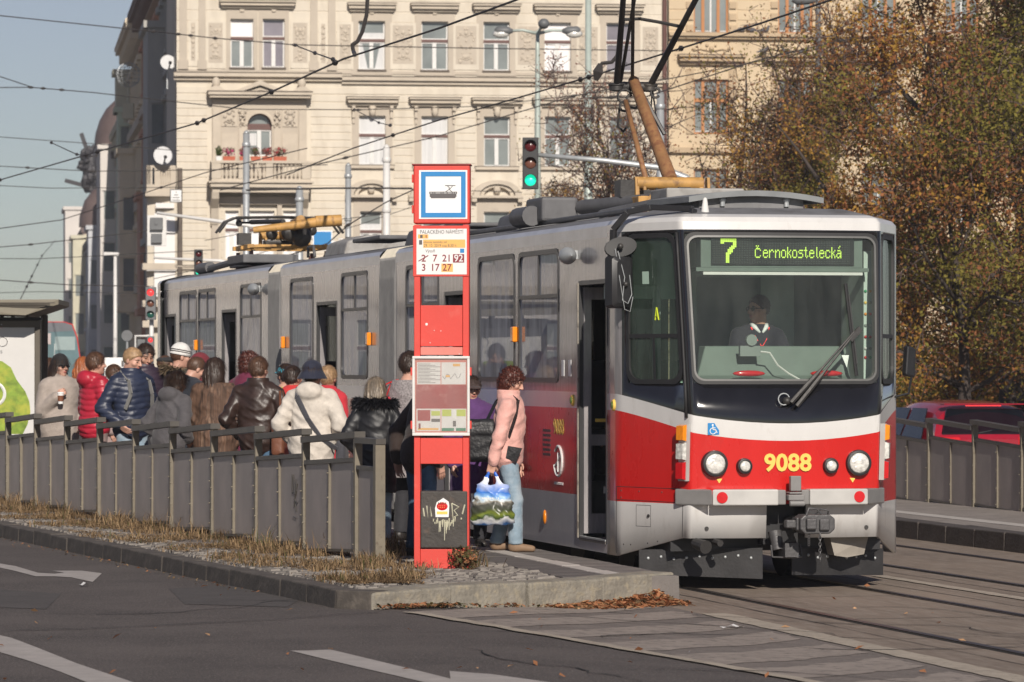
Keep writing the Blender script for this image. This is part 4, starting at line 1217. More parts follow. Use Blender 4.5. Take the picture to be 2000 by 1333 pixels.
shrub('yellow green shrub beside the tram front, left of the red car', G(1765,84), 1.9, 2.3, 11000, ['olive','ochre','dark'], [.5,.3,.2], 1)
shrub('yellowing shrub above the roof of the red car', G(1880,90), 2.0, 2.5, 11000, ['ochre','olive','brown'], [.45,.4,.15], 2)
shrub('dark shrub at the right edge behind the red car', G(1985,92), 2.0, 2.5, 9000, ['dark','olive'], [.6,.4], 3)
shrub('dark green shrub hidden behind the tram corner', G(1680,94), 2.0, 2.6, 9000, ['dark','olive','brown'], [.5,.3,.2], 4)
# boundary wall behind the trees that closes the view at ground level
M['oldwall'] = mat('old_wall', (0.15,0.125,0.10), 0.9, var=.25, vscale=1)
w0, w1 = G(1350,135), G(2300,140)
mb = MB(); mb.beam((w0.x,w0.y,.5),(w1.x,w1.y,.5),.4,1.0)
tag(mb.build('garden_wall', M['oldwall']), 'low old grey wall running behind the trees on the right', 'wall')
# ================================================================== the tram
TW = 1.262
M['t_red'] = mat('tram_red', (0.56,0.016,0.014), 0.28, var=0.08, vscale=2, coat=0.4, rvar=0.1, col2=(0.40,0.022,0.018), c2=(0.58,0.85), c2scale=4, stretch=(1.5,1.5,.6))
M['t_white'] = mat('tram_white', (0.62,0.61,0.595), 0.3, var=0.05, vscale=2, coat=0.4, col2=(0.42,0.395,0.36), c2=(0.58,0.85), c2scale=3.5, stretch=(2,2,0.7))
M['t_grey'] = mat('tram_grey', (0.27,0.255,0.26), 0.22, var=0.25, vscale=5, stretch=(2.2,2.2,0.35), coat=0.35, col2=(0.34,0.32,0.32), c2=(0.5,0.72), c2scale=5, rvar=0.08)
M['t_black'] = mat('tram_black', (0.010,0.010,0.012), 0.10, var=0.2, coat=0.6)
M['t_silver'] = mat('tram_silver', (0.56,0.57,0.61), 0.2, metal=0.1, var=0.08, vscale=3, coat=0.3)
M['t_fascia'] = mat('tram_fascia_side', (0.52,0.52,0.53), 0.3, metal=0.1, var=0.15, vscale=3, stretch=(1,1,1), coat=0.3)
M['t_roof'] = mat('tram_roof', (0.16,0.16,0.165), 0.6, var=0.2, vscale=4, col2=(0.10,0.095,0.09), c2=(0.5,0.7), c2scale=3)
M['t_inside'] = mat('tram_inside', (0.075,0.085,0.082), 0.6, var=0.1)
M['t_desk'] = mat('tram_desk', (0.125,0.16,0.14), 0.6, var=.1)
M['t_cab'] = mat('tram_cab_inside', (0.46,0.54,0.49), 0.6, var=0.08)
M['t_cab_d'] = mat('tram_cab_dark', (0.20,0.23,0.215), 0.6, var=0.1)
M['t_bumper'] = mat('tram_bumper', (0.46,0.45,0.43), 0.45, var=0.1, vscale=5)
M['t_bumper_d'] = mat('tram_bumper_end', (0.20,0.195,0.19), 0.5, var=0.12)
M['t_num'] = mat('tram_yellow', (0.80,0.54,0.11), 0.45, var=0.03)
M['t_plough'] = mat('plough_steel', (0.038,0.037,0.038), 0.45, metal=0.2, var=0.25, vscale=5, bump=0.1)
M['bellows'] = mat('bellows_rubber', (0.24,0.235,0.23), 0.6, var=0.12)
M['bellows_l'] = mat('bellows_top', (0.50,0.46,0.38), 0.7, var=0.12)
M['amber'] = mat('amber_lens', (0.85,0.26,0.01), 0.25, var=0.12, vscale=30, coat=0.6)
M['red_lens'] = mat('red_lens', (0.55,0.01,0.015), 0.2, var=0.1, vscale=30, coat=0.6)
M['clear_lens'] = mat('clear_lens', (0.66,0.65,0.61), 0.15, metal=0.1, var=0.35, vscale=26, bump=0.5, bscale=30, coat=1.0)
M['lamp_glass'] = glass('lamp_glass', (0.95,0.95,0.93), 1.5)
M['side_glass'] = glass('tram_side_glass', (0.42,0.45,0.46), 3.2, 0.0, 0.45, (0.74,0.75,0.78))  # pale film: some grime, mostly the sky reflection painted in
M['wind_glass'] = glass('windscreen_glass', (0.88,0.94,0.90), 1.4, 0.0, 0.05, (0.42,0.45,0.42))  # thin film paints a milky glare over the windscreen
M['cab_glass'] = glass('cab_side_glass', (0.55,0.74,0.64), 1.45, 0.0, 0.10, (0.25,0.36,0.30))
M['yellow'] = mat('pantograph_yellow', (0.46,0.255,0.075), 0.6, var=0.25, vscale=6, col2=(0.22,0.12,0.05), c2=(0.52,0.68), c2scale=9)
M['rusty'] = mat('rusty_tube', (0.30,0.155,0.065), 0.65, var=0.3, vscale=7, bump=0.2, col2=(0.20,0.085,0.04), c2=(0.45,0.62), c2scale=14)
M['led'] = mat('led_dot', (0.3,0.45,0.05), 0.5, var=0, emit=(0.56,0.80,0.10), estr=0.95)
M['led_off'] = mat('led_off', (0.05,0.06,0.055), 0.5, var=0)
M['blue_sign'] = mat('sign_blue', (0.02,0.21,0.50), 0.4, var=0.04)
M['sign_white'] = mat('sign_white', (0.76,0.76,0.75), 0.4, var=0.03)
tram = thing('tram', 'long red white and grey articulated tram with a 7 on its blind at the stop', 'tram', TO, THETA)

# ---- cab surface: s 0..1 left flank, 1..2 front, 2..3 right flank
def cab(s, z, off=0.0):
    if s > 1.5:
        p = cab(3-s, z, off); return Vector((-p.x*(1+.13*max(0,abs(p.x)-.88)), p.y, p.z))
    q = max(0.0, (z-1.5)/1.6)
    wf = 0.85 + 0.05*q
    if z > 1.5: yf = 0.03 + 0.17*q**1.3
    else: yf = 0.03 + 0.05*(1.5-z)/0.6
    A0_, A1_, B = Vector((-TW, 1.35)), Vector((-TW+0.004, 1.03)), Vector((-wf, yf))
    def flank(t):
        return A0_.lerp(A1_, t/0.2) if t < 0.2 else A1_.lerp(B, (t-0.2)/0.8)
    def front(t):
        x = -wf + (t-1)*2*wf
        return Vector((x, yf - 0.07*(1-(x/wf)**2)))
    def base(s):
        if s < 0.96: return flank(s)
        if s < 1.014:
            t = (s-0.96)/0.054
            return flank(0.96)*(1-t)**2 + B*2*t*(1-t) + front(1.014)*t*t
        return front(s)
    p = base(s)
    if off:
        e = 0.004
        d = base(min(1.5, s+e)) - base(max(0.0, s-e))
        n = Vector((d.y, -d.x)).normalized()
        p = p + n*off
    return Vector((p.x, p.y, z))
def mid3(f, s): return f(s) if s <= 1.5 else f(3-s)
def belt_lo(s): return mid3(lambda t: 1.555 if t < .2 else (1.555-0.18*((t-.2)/.8)**1.15 if t < 1 else 1.30+0.075*(1-(t-1)/.5)**2), s)
def belt_hi(s): return mid3(lambda t: 1.70 if t < .2 else (1.70-0.175*((t-.2)/.8)**1.1 if t < 1 else 1.45+0.075*(1-(t-1)/.5)**2), s)
def skirt(s): return mid3(lambda t: 0.275 if t < .2 else min(0.46, 0.275+0.185*(t-.2)/.72), s)
WS0, WS1 = 1.018, 1.982
SL = [0,.07,.14,.2,.26,.32,.42,.52,.62,.72,.82,.925,.96,.97,.984,.998,1.008,WS0,1.08,1.13,1.2,1.3,1.395,1.45,1.5]
SL = SL + [3-s for s in SL[::-1][1:]]
ZR = ['skirt','sill','red','blo','bhi',1.80,2.4,3.09,3.125,3.195]
def zrow(r, s):
    return {'skirt':skirt(s), 'sill':0.755, 'red':0.80, 'blo':belt_lo(s), 'bhi':belt_hi(s)}.get(r, r)
GAP0, GAP1 = 1.395, 1.605          # opening in the front skirt for the coupler
def cab_mesh():
    mb = MB()
    pts = []
    for r in ZR:
        ro = []
        for s in SL:
            z = zrow(r, s)
            ro.append(cab(s, z, 0.012 if False else 0.0))
        pts.append(ro)
    # roof rows
    C = Vector((0, 1.6))
    for (ins, z) in ((0.035,3.235),(0.12,3.262),(0.42,3.325)):
        ro = []
        for s in SL:
            p = cab(s, 3.195); d = (C-Vector((p.x,p.y))); d = d.normalized()*ins
            ro.append((p.x+d.x, p.y+d.y, z))
        pts.append(ro)
    pts.append([(0.0*cab(s,3.1).x, 1.5, 3.37) for s in SL])
    def skip(i, j):
        sa, sb = SL[j], SL[j+1]
        if i in (5,6) and (WS0-1e-6 <= sa and sb <= WS1+1e-6): return True
        if i in (5,6) and (.32-1e-6 <= sa and sb <= .925+1e-6): return True
        if i in (5,6) and (3-.925-1e-6 <= sa and sb <= 3-.32+1e-6): return True
        if i == 0 and GAP0-1e-6 <= sa and sb <= GAP1+1e-6: return True
        return False
    def mf(i, j):
        sm = (SL[j]+SL[j+1])/2
        d = min(sm, 3-sm)
        if i == 0: return 1
        if i in (1,2): return 0
        if i == 3: return 1
        if i in (4,5,6,7): return 3 if d > .27 else 2
        if i in (8,9,10): return 1
        return 4
    mb.grid(pts, skip=skip, matf=mf)
    return mesh_of('cab_shell', mb.v, mb.f, [M['t_red'],M['t_white'],M['t_grey'],M['t_black'],M['t_roof']], mb.m, 28)
cabm = cab_mesh()
cab1 = link('cab_shell', cabm, tram)
sol = cab1.modifiers.new('thickness', 'SOLIDIFY'); sol.thickness = 0.03; sol.offset = -1.0
cab2 = link('cab_shell', cabm, tram); cab2.location = (0, 30.3, 0); cab2.rotation_euler = (0,0,PI)

def ring(S, a0, a1, z0, z1, w, rad, off, n=5, mat=0, mb=None, thick=0.02):
    """rounded window rubber on a surface S(a, z, off): outer rim rectangle with radius rad, inner one w smaller; a is scaled by ka"""
    mb = mb or MB()
    ka = (S((a0+a1)/2+0.01, (z0+z1)/2, 0)-S((a0+a1)/2-0.01, (z0+z1)/2, 0)).length/0.02
    def loop(ins, r):
        L = []
        ra, rz = r/ka, r
        A0_, A1_, Z0_, Z1_ = a0+ins/ka, a1-ins/ka, z0+ins, z1-ins
        for (ca, cz, st) in ((A1_-ra, Z1_-rz, 0), (A0_+ra, Z1_-rz, 90), (A0_+ra, Z0_+rz, 180), (A1_-ra, Z0_+rz, 270)):
            for k in range(n+1):
                g = R(st+90*k/n)
                L.append((ca+ra*math.cos(g), cz+rz*math.sin(g)))
        return L
    def dense(L):
        out = []
        for i in range(len(L)):
            p, q = L[i], L[(i+1) % len(L)]
            out.append(p)
            dist = math.hypot((q[0]-p[0])*ka, q[1]-p[1])
            if dist > 0.2:
                m_ = int(dist/0.1)
                for k in range(1, m_): out.append((p[0]+(q[0]-p[0])*k/m_, p[1]+(q[1]-p[1])*k/m_))
        return out
    o_, i_ = loop(-0.012, rad+0.012 if rad > 0.02 else 0.02), loop(w, rad)
    # same count of points in both loops
    def dense2(Lo, Li):
        a, b = [], []
        for i in range(len(Lo)):
            j = (i+1) % len(Lo)
            dist = math.hypot((Lo[j][0]-Lo[i][0])*ka, Lo[j][1]-Lo[i][1])
            m_ = max(1, int(dist/0.12))
            for k in range(m_):
                a.append((Lo[i][0]+(Lo[j][0]-Lo[i][0])*k/m_, Lo[i][1]+(Lo[j][1]-Lo[i][1])*k/m_))
                b.append((Li[i][0]+(Li[j][0]-Li[i][0])*k/m_, Li[i][1]+(Li[j][1]-Li[i][1])*k/m_))
        return a, b
    o_, i_ = dense2(o_, i_)
    n_ = len(o_)
    V = [S(a, z, off-thick) for a, z in o_] + [S(a, z, off) for a, z in o_] + [S(a, z, off) for a, z in i_] + [S(a, z, off-0.06) for a, z in i_]
    F = []
    for L in range(3):
        for k in range(n_):
            k2 = (k+1) % n_
            F.append((L*n_+k, L*n_+k2, (L+1)*n_+k2, (L+1)*n_+k))
    mb.add(V, F, mat)
    return mb
def pane(S, a0, a1, z0, z1, off, na=8, nz=2):
    mb = MB()
    mb.grid([[S(a0+(a1-a0)*i/na, z0+(z1-z0)*j/nz, off) for i in range(na+1)] for j in range(nz+1)])
    return mb
# windscreen
mb = ring(cab, WS0, WS1, 1.80, 3.09, 0.022, 0.085, 0.006); ws = mb.build('windscreen', M['rubber'], tram, smooth=40)
mb = ring(cab, WS0+0.013, WS1-0.013, 1.828, 3.062, 0.005, 0.08, 0.008, thick=0.006)
mb.build('trim', mat('seal_grey',(0.13,0.13,0.125),0.4), ws, smooth=40)
pane(cab, WS0, WS1, 1.80, 3.09, -0.012, 16, 3).build('pane', M['wind_glass'], ws, smooth=True)
# cab side windows, both flanks
for k, (a0, a1) in enumerate(((.32,.925),(3-.925,3-.32))):
    cw = ring(cab, a0, a1, 1.80, 3.09, 0.03, 0.12, 0.005)
    bar = lambda a, z, o: cab(a, z, o)
    for (b0, b1, z0, z1) in ((a0, a1, 2.19, 2.225), ((a0+a1)/2-0.012, (a0+a1)/2+0.012, 1.83, 2.19)):
        cw.grid([[cab(b0, z0, -0.002), cab(b1, z0, -0.002)], [cab(b0, z1, -0.002), cab(b1, z1, -0.002)]])
    w_ = cw.build('cab_window', M['rubber'], tram, smooth=40)
    pane(cab, a0, a1, 1.80, 3.09, -0.014).build('pane', M['cab_glass'], w_, smooth=True)
    if k == 0:
        mb = MB(); zc = 2.40; ac = .66
        for (p, q) in (((-.02,-.055),(0,.055)), ((.02,-.055),(0,.055)), ((-.012,-.02),(.012,-.02))):
            mb.beam(cab(ac+p[0], zc+p[1], -0.009), cab(ac+q[0], zc+q[1], -0.009), 0.004, 0.016, up=(0.8,0.5,0))
        mb.build('letter', mat('letter_yellow', (0.55,0.65,0.04), 0.5, var=0), w_)
        mb = MB(); mb.grid([[cab(.50,2.66,-0.010),cab(.58,2.66,-0.010)],[cab(.50,2.77,-0.010),cab(.58,2.77,-0.010)]]); mb.build('sticker', mat('sticker_pale',(0.35,0.48,0.40),0.5,var=0), w_)
# thin pillar strip between side window and windscreen
mb = MB()
for z in (1.55, 2.0, 2.5, 3.08): pass
mb.tube([cab(.955, z, 0.006) for z in (1.5,1.7,2.0,2.3,2.6,2.9,3.1)], 0.014, 6)
mb.build('corner_strip', M['rubber'], tram, smooth=True)

# ---- body sides
DOORS = [(1.35,2.40),(7.1,8.3),(14.5,15.85),(22.05,23.3),(27.75,28.9)]
WINS = [(3.19,4.85,1),(5.02,6.67,0),(8.62,10.35,1),(12.56,14.22,2),(16.1,17.75,0),(19.98,21.7,1),(23.87,25.5,2),(25.66,27.35,2)]
SEGS = [(1.35,10.92),(11.83,18.47),(19.38,28.95)]
ZS = [0.28,0.37,0.77,1.56,1.71,1.80,2.72,3.03,3.09,3.19]
def side(sgn):
    return lambda u, z, off=0.0: Vector((sgn*(TW+off), u, z))
for sgn in (-1, 1):
    for (a, b) in SEGS:
        us = sorted(set([a, b] + [x for d in DOORS for x in d if a < x < b] + [x for w in WINS for x in w[:2] if a < x < b]))
        us2 = []
        for p, q in zip(us, us[1:]):
            n = max(1, int((q-p)/0.9)); us2 += [p+(q-p)*i/n for i in range(n)]
        us2.append(us[-1])
        pts = [[(sgn*TW, u, z) for u in us2] for z in ZS]
        # rounded edge into the roof
        for (ins, z) in ((0.035,3.235),(0.12,3.262),(0.42,3.325),(TW,3.37)):
            pts.append([(sgn*(TW-ins), u, z) for u in us2])
        def skip(i, j):
            um = (us2[j]+us2[j+1])/2
            if sgn < 0 and any(d0 < um < d1 for d0, d1 in DOORS) and 1 <= i <= 5: return True
            return any(w0 < um < w1 for w0, w1, _ in WINS) and 5 <= i <= 6
        def mf(i, j):
            if i <= 1: return 0
            if i == 2: return 1
            if i == 3: return 2
            if i <= 7: return 3
            if i <= 9: return 4
            return 5
        mb = MB(); mb.grid(pts, skip=skip, matf=mf)
        if sgn < 0: mb.f = [f[::-1] for f in mb.f]
        mb.build('body_side', [M['t_silver'],M['t_red'],M['t_white'],M['t_grey'],M['t_fascia'],M['t_roof']], tram, smooth=30)
M['t_frame'] = mat('window_frame_dark', (0.03,0.03,0.032), 0.4, var=0.1)
S_ = side(-1)
M['far_pane'] = glass('far_side_glass', (.16,.17,.17), 1.6, 0, .3, (.2,.21,.22))  # tint darkened to put shade into the saloon seen through the doors
for (a, b, kind) in WINS:
    mb = ring(S_, a, b, 1.80, 3.03, 0.035, 0.10, 0.006)
    if kind:
        mb.box(-TW-0.004, -TW+0.04, a+0.02, b-0.02, 2.585, 2.62)
        c = (a+b)/2
        mb.box(-TW-0.003, -TW+0.03, c-0.02, c+0.02, 2.62, 3.0)
        if kind == 1: mb.box(-TW-0.002, -TW+0.03, a+0.03, a+0.055, 2.62, 3.0)
    w_ = mb.build('window', M['t_frame'], tram, smooth=40)
    mb = MB(); mb.box(-TW+0.010, -TW+0.016, a, b, 1.80, 3.03); mb.build('pane', M['side_glass'], w_)
    mb = MB(); mb.box(TW-0.016, TW-0.010, a, b, 1.80, 3.03); mb.build('pane', M['far_pane'], w_)
# doors: dark frames, folded leaves standing inside, step with worn edge
for k, (a, b) in enumerate(DOORS):
    mb = MB()
    for (y0, y1, z0, z1) in ((a, a+0.035, 0.37, 2.72), (b-0.035, b, 0.37, 2.72), (a+0.035, b-0.035, 2.68, 2.72)):
        mb.box(-TW-0.005, -TW+0.06, y0, y1, z0, z1)
    d_ = mb.build('door', [M['t_frame']], tram)
    mb = MB(); mb.box(-TW-0.01, -TW+0.5, a+0.036, b-0.036, 0.36, 0.385)
    mb.build('step', M['slab'], d_)
    mb = MB(); mb.box(-TW-0.012, -TW+0.02, a+0.036, b-0.036, 0.386, 0.40); mb.build('step_edge', M['galv'], d_)
    for (yy, dirn) in ((b-0.05, 1), (a+0.05, -1)):
        mb = MB()
        # leaf perpendicular to the body: frame with tall glass
        x0, x1 = -TW+0.03, -TW+0.50
        y0, y1 = yy-0.018, yy+0.018
        mb.box(x0, x0+0.07, y0, y1, 0.42, 2.66); mb.box(x1-0.07, x1, y0, y1, 0.42, 2.66)
        for (z0, z1) in ((0.42,0.60),(1.22,1.32),(2.55,2.66)): mb.box(x0+0.07, x1-0.07, y0, y1, z0, z1)
        lf = mb.build('door_leaf', M['t_grey'], d_)
        if k == 0:
            mb = MB(); mb.cyl((x0+0.1, yy-0.05, 1.45), (x1-0.1, yy-0.05, 1.45), 0.016, n=8); mb.build('grab_rail', M['t_num'], d_)
# pale seal on the rear edge of the front door, white door buttons
mb = MB(); mb.box(-TW-0.012, -TW+0.02, 2.402, 2.44, 0.38, 2.70); mb.build('door_seal', mat('seal_cream',(0.40,0.36,0.30),0.5,col2=(0.15,0.13,0.11),c2=(0.5,0.6),c2scale=8), tram)
for (u, z) in ((1.17,1.60),(2.62,1.63),(8.5,1.55),(16.0,1.55)):
    mb = MB(); p = cab(.15, z, 0) if u < 1.3 else Vector((-TW,u,z))
    mb.cyl(p, p+Vector((-0.02,0,0)), 0.055, 0.045, 14, 0); mb.cyl(p+Vector((-0.02,0,0)), p+Vector((-0.03,0,0)), 0.032, 0.028, 12, 1)
    mb.build('door_button', [M['t_num'], mat('button_green',(0.10,0.16,0.03),0.4)], tram, smooth=40)

# ---- bellows
for (a, b) in ((10.92,11.83),(18.47,19.38)):
    mb = MB(); rows = []
    prof = [(-1.24,0.35),(-1.24,1.2),(-1.24,2.1),(-1.24,2.9),(-1.23,3.12),(-1.15,3.22),(-0.8,3.28),(0,3.33)]
    prof = prof + [(-x, z) for x, z in prof[::-1][1:]]
    n = 28
    for i in range(n+1):
        k = 0.045*(i % 2) - 0.01
        y = a-0.02 + (b-a+0.04)*i/n
        rows.append([(x*(1+k/1.2), y, z*(1+0.012*(i % 2)) if z > 2.0 else z) for x, z in prof])
    mb.grid(rows, matf=lambda i, j: 1 if 4 <= j <= 9 else 0)
    mb.build('bellows', [M['bellows'], M['bellows_l']], tram)

# ---- interior: floor, ceiling, right lining, cab wall, seats
mb = MB()
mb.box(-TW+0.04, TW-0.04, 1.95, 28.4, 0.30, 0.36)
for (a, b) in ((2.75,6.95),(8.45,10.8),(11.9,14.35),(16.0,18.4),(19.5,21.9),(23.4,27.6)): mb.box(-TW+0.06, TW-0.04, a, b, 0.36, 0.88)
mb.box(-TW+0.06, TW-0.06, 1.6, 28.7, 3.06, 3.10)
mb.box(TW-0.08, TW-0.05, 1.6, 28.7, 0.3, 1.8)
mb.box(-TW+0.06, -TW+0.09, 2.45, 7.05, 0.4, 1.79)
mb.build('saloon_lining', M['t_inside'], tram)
seatm = mat('seat_moquette', (0.05,0.055,0.07), 0.8)
mb = MB()
mb.box(-0.22,0.22,-0.2,0.22,1.28,1.36); mb.box(-0.22,0.22,0.2,0.26,1.36,2.0); mb.box(-0.05,0.05,-0.05,0.05,0.88,1.28)
sme = mesh_of('seat', mb.v, mb.f, seatm, mb.m)
for u in (3.3,4.15,5.0,5.85,9.0,9.8,12.8,13.6,16.5,17.3,20.3,21.1,24.2,25.0,25.9,26.8):
    for x in (-0.95, 0.85):
        o = link('seat', sme, tram, 0.03); o.location = (x, u, 0)
mb = MB()
for u in (2.6,6.85,8.45,14.3,16.0,21.85,23.5): mb.cyl((-0.75,u,0.36),(-0.75,u,3.06),0.018,n=8)
mb.build('grab_pole', M['t_num'], tram)
# cab
mb = MB()
mb.box(-0.45, 1.18, 1.86, 1.92, 0.36, 3.06, 0); mb.box(-1.15,-0.45,1.86,1.92,2.55,3.06,0)
mb.box(-0.30,0.30,1.85,1.86,1.95,2.75,1); mb.box(0.62,1.1,1.85,1.86,1.3,2.85,1)
fp = [(-1.17,1.85),(-1.17,1.1),(-.78,.22),(.78,.22),(1.17,1.1),(1.17,1.85)]
mb.prism(fp, lambda x, y: (x, y, 0.80), lambda x, y: (x, y, 0.86), 1)
mb.prism(fp, lambda x, y: (x*0.98, y+0.05, 3.09), lambda x, y: (x*0.98, y+0.05, 3.11), 0)
mb.build('cab_wall', [M['t_cab'], M['t_cab_d']], tram)
# console: sloped desk with two oval red lamps
mb = MB()
prof = [(0.16,1.55),(0.16,1.80),(0.30,1.86),(0.42,2.12),(0.62,2.12),(0.66,1.55)]
mb.prism(prof, lambda y, z: (-0.62 if z > 2 else -0.72, y, z), lambda y, z: (0.66, y, z))
co = mb.build('console', M['t_desk'], tram, bevel=0.01)
for x in (-0.30, 0.40):
    mb = MB(); mb.sphere((x, 0.155, 1.90-0.02), (0.15,0.03,0.028), 14, 6); mb.build('console_lamp', M['red_lens'], co, smooth=True)
mb = MB(); mb.box(-0.36,-0.18,0.22,0.27,2.03,2.12); mb.cyl((-0.26,0.2,2.17),(-0.26,0.24,2.17),0.05,n=12); mb.build('console_gauge', M['t_cab_d'], co)
mb = MB(); mb.tube([(-0.2,0.14,2.07),(-0.12,0.13,2.06),(-0.05,0.12,1.95),(0.05,0.13,1.88),(0.16,0.12,1.82),(0.22,0.12,1.8)],0.008,5); mb.build('cable', M['white'], co)
mb = MB()
mb.box(0.80, 0.93, 0.35, 1.0, 1.7, 2.95)
pan = mb.build('switch_panel', M['t_cab'], tram)
bc = [mat('button_red',(0.5,0.02,0.02),0.4,var=0), mat('button_green2',(0.02,0.3,0.12),0.4,var=0), mat('button_orange',(0.7,0.25,0.02),0.4,var=0), M['white'], M['t_num'], M['t_cab_d']]
mb = MB()
for i, z in enumerate((2.02,2.1,2.2,2.3,2.4,2.5,2.6)):
    for j, y in enumerate((0.345,)):
        for kx, x in enumerate((0.815,0.86,0.905)):
            mb.sphere((x, y, z), 0.014, 6, 4, [0,5,1,3,2,5,0,4][(i*3+kx*2) % 8])
tag(mb.build('switches', bc, pan), kind='stuff')
# the rear cab: the same wall and glazing turned round
for o_ in [o for o in tram.children if o.name.split('.')[0] in ('windscreen','cab_window','cab_wall')]:
    c_ = copy_tree(o_, tram); c_.location = (0,30.3,0); c_.rotation_euler = (0,0,PI)
    for k in list(c_.children):
        if k.name.split('.')[0] in ('letter','sticker'): bpy.data.objects.remove(k)
# destination display
mb = MB(); mb.box(-0.72,0.74,0.20,0.36,2.80,3.08,0); mb.box(-0.76,0.80,0.20,0.34,2.765,2.798,0)
dd = mb.build('display_case', M['t_desk'], tram)
mb = MB(); mb.box(-0.63,0.66,0.185,0.1995,2.82,3.07); mb.build('display_screen', M['t_black'], dd)
mb = MB(); mb.box(-0.70,0.74,0.19,0.22,2.735,2.76); mb.build('blind_bar', M['white'], dd)
GL = {'C':['0101000','0010000','0111100','1000010','1000000','1000000','1000000','1000010','0111100'],
 'e':['0','0','0','01110','10001','11111','10000','10001','01110'],
 'r':['0','0','0','10110','11001','10000','10000','10000','10000'],
 'n':['0','0','0','10110','11001','10001','10001','10001','10001'],
 'o':['0','0','0','01110','10001','10001','10001','10001','01110'],
 'k':['0','1000','1000','1001','1010','1100','1010','1001','1001'],
 's':['0','0','0','01111','10000','01110','00001','00001','11110'],
 't':['0','0100','0100','1110','0100','0100','0100','0101','0010'],
 'l':['0','010','010','010','010','010','010','010','001'],
 'c':['0','0','0','01110','10001','10000','10000','10001','01110'],
 'a':['00010','00100','0','01110','00001','01111','10001','10011','01101']}
mb = MB()
def dots(rows, x, z, p, r, mi=0, pz=None, rz=None):
    pz = pz or p; rz = rz or r
    for i, row in enumerate(rows):
        for j, c in enumerate(row):
            if c == '1':
                cx, cz = x+j*p, z-i*pz
                mb.add([(cx-r,0.181,cz-rz),(cx+r,0.181,cz-rz),(cx+r,0.181,cz+rz),(cx-r,0.181,cz+rz)], [(0,1,2,3)], mi)
P_ = 0.0091
x = -0.235
for ch in 'Cernokosteleck' + 'a':
    dots(GL[ch], x, 2.985, P_, P_*0.47, 0, 0.0122, 0.0056); x += P_*(max(len(r_) for r_ in GL[ch])+1)
big = ['111111111','111111111','110000011','000000011','000000111','000001110','000011100','000011100','000111000','000110000','000110000','000110000','000110000','000110000']
dots(big, -0.54, 3.04, 0.0158, 0.0074, 0, 0.0150, 0.0070)
o = mb.build('led_letters', [M['led']], dd)
mb = MB()
for i in range(15):
    for j in range(84):
        cx, cz = -0.615+j*0.0148, 3.055-i*0.0155
        mb.add([(cx-.0035,0.183,cz-.0035),(cx+.0035,0.183,cz-.0035),(cx+.0035,0.183,cz+.0035),(cx-.0035,0.183,cz+.0035)], [(0,1,2,3)])
tag(mb.build('dark_dots', M['led_off'], dd), kind='stuff')

# ---- front fittings
def fy(x, z):           # front face y at x, z
    q = max(0.0, (z-1.5)/1.6); wf = 0.85+0.05*q
    yf = 0.03+0.17*q**1.3 if z > 1.5 else 0.03+0.05*(1.5-z)/0.6
    return yf - 0.07*(1-(x/wf)**2)
def headlamp(name, x, z, r, rim):
    y = fy(x, z)
    Mx = Matrix.Translation((x, y+0.01, z)) @ Matrix.Rotation(R(90), 4, 'X')
    mb = MB(); mb.lathe([(r+rim,0.0),(r+rim,0.035),(r+rim*0.7,0.06),(r+0.004,0.062),(r,0.03),(r*0.2,0.012)], 28, Mx)
    h = mb.build(name, M['black'], tram, smooth=35)
    mb = MB(); mb.lathe([(r*0.99,0.052),(r*0.85,0.062),(r*0.5,0.068),(0.01,0.071)], 24, Mx)
    mb.build('lens', M['clear_lens'], h, smooth=True)
    mb = MB(); mb.lathe([(r*1.04,0.056),(r*1.04,0.064),(r*1.0,0.065),(r*1.0,0.054)], 28, Mx)
    mb.build('ring', M['dark_steel'], h, smooth=40)
    return h
for s in (-1, 1):
    headlamp('headlight', s*0.646, 1.105, 0.094, 0.022)
    headlamp('fog_light', s*0.388, 1.083, 0.050, 0.020)
lettering('fleet_number', '9088', 0.205, M['t_num'], (0.0, -0.0125, 1.105), (R(90),0,0), tram, 0.002, sx=1.04, bold=0.006)
for s in (-1, 1):
    mb = MB(); x = s*0.60; y = fy(x,0.96)-0.004
    mb.add([(x-0.026,y,0.975),(x+0.026,y,0.975),(x,y,0.935)], [(0,2,1)]); mb.build('jack_mark', M['t_num'], tram)
# wheelchair sticker
y = fy(-0.71,1.40)-0.012
st = MB(); st.box(-0.71,-0.61,y,y+0.003,1.355,1.455); stk = st.build('wheelchair_sticker', M['blue_sign'], tram)
mb = MB(); c = Vector((-0.66,y-0.002,1.40))
mb.cyl(c+Vector((-0.008,0,0.038)), c+Vector((-0.008,-0.001,0.038)), 0.009, n=8)
mb.tube([c+Vector(p) for p in ((-0.008,0,0.027),(-0.004,0,-0.002),(0.018,0,-0.004),(0.03,0,-0.03))], 0.0055, 5)
mb.tube([c+Vector((-0.006+0.026*math.cos(R(a)),0,-0.014+0.026*math.sin(R(a)))) for a in range(100,345,20)], 0.004, 5)
mb.tube([c+Vector((-0.005,0,0.014)), c+Vector((0.016,0,0.012))], 0.004, 5)
mb.build('symbol', M['sign_white'], stk)
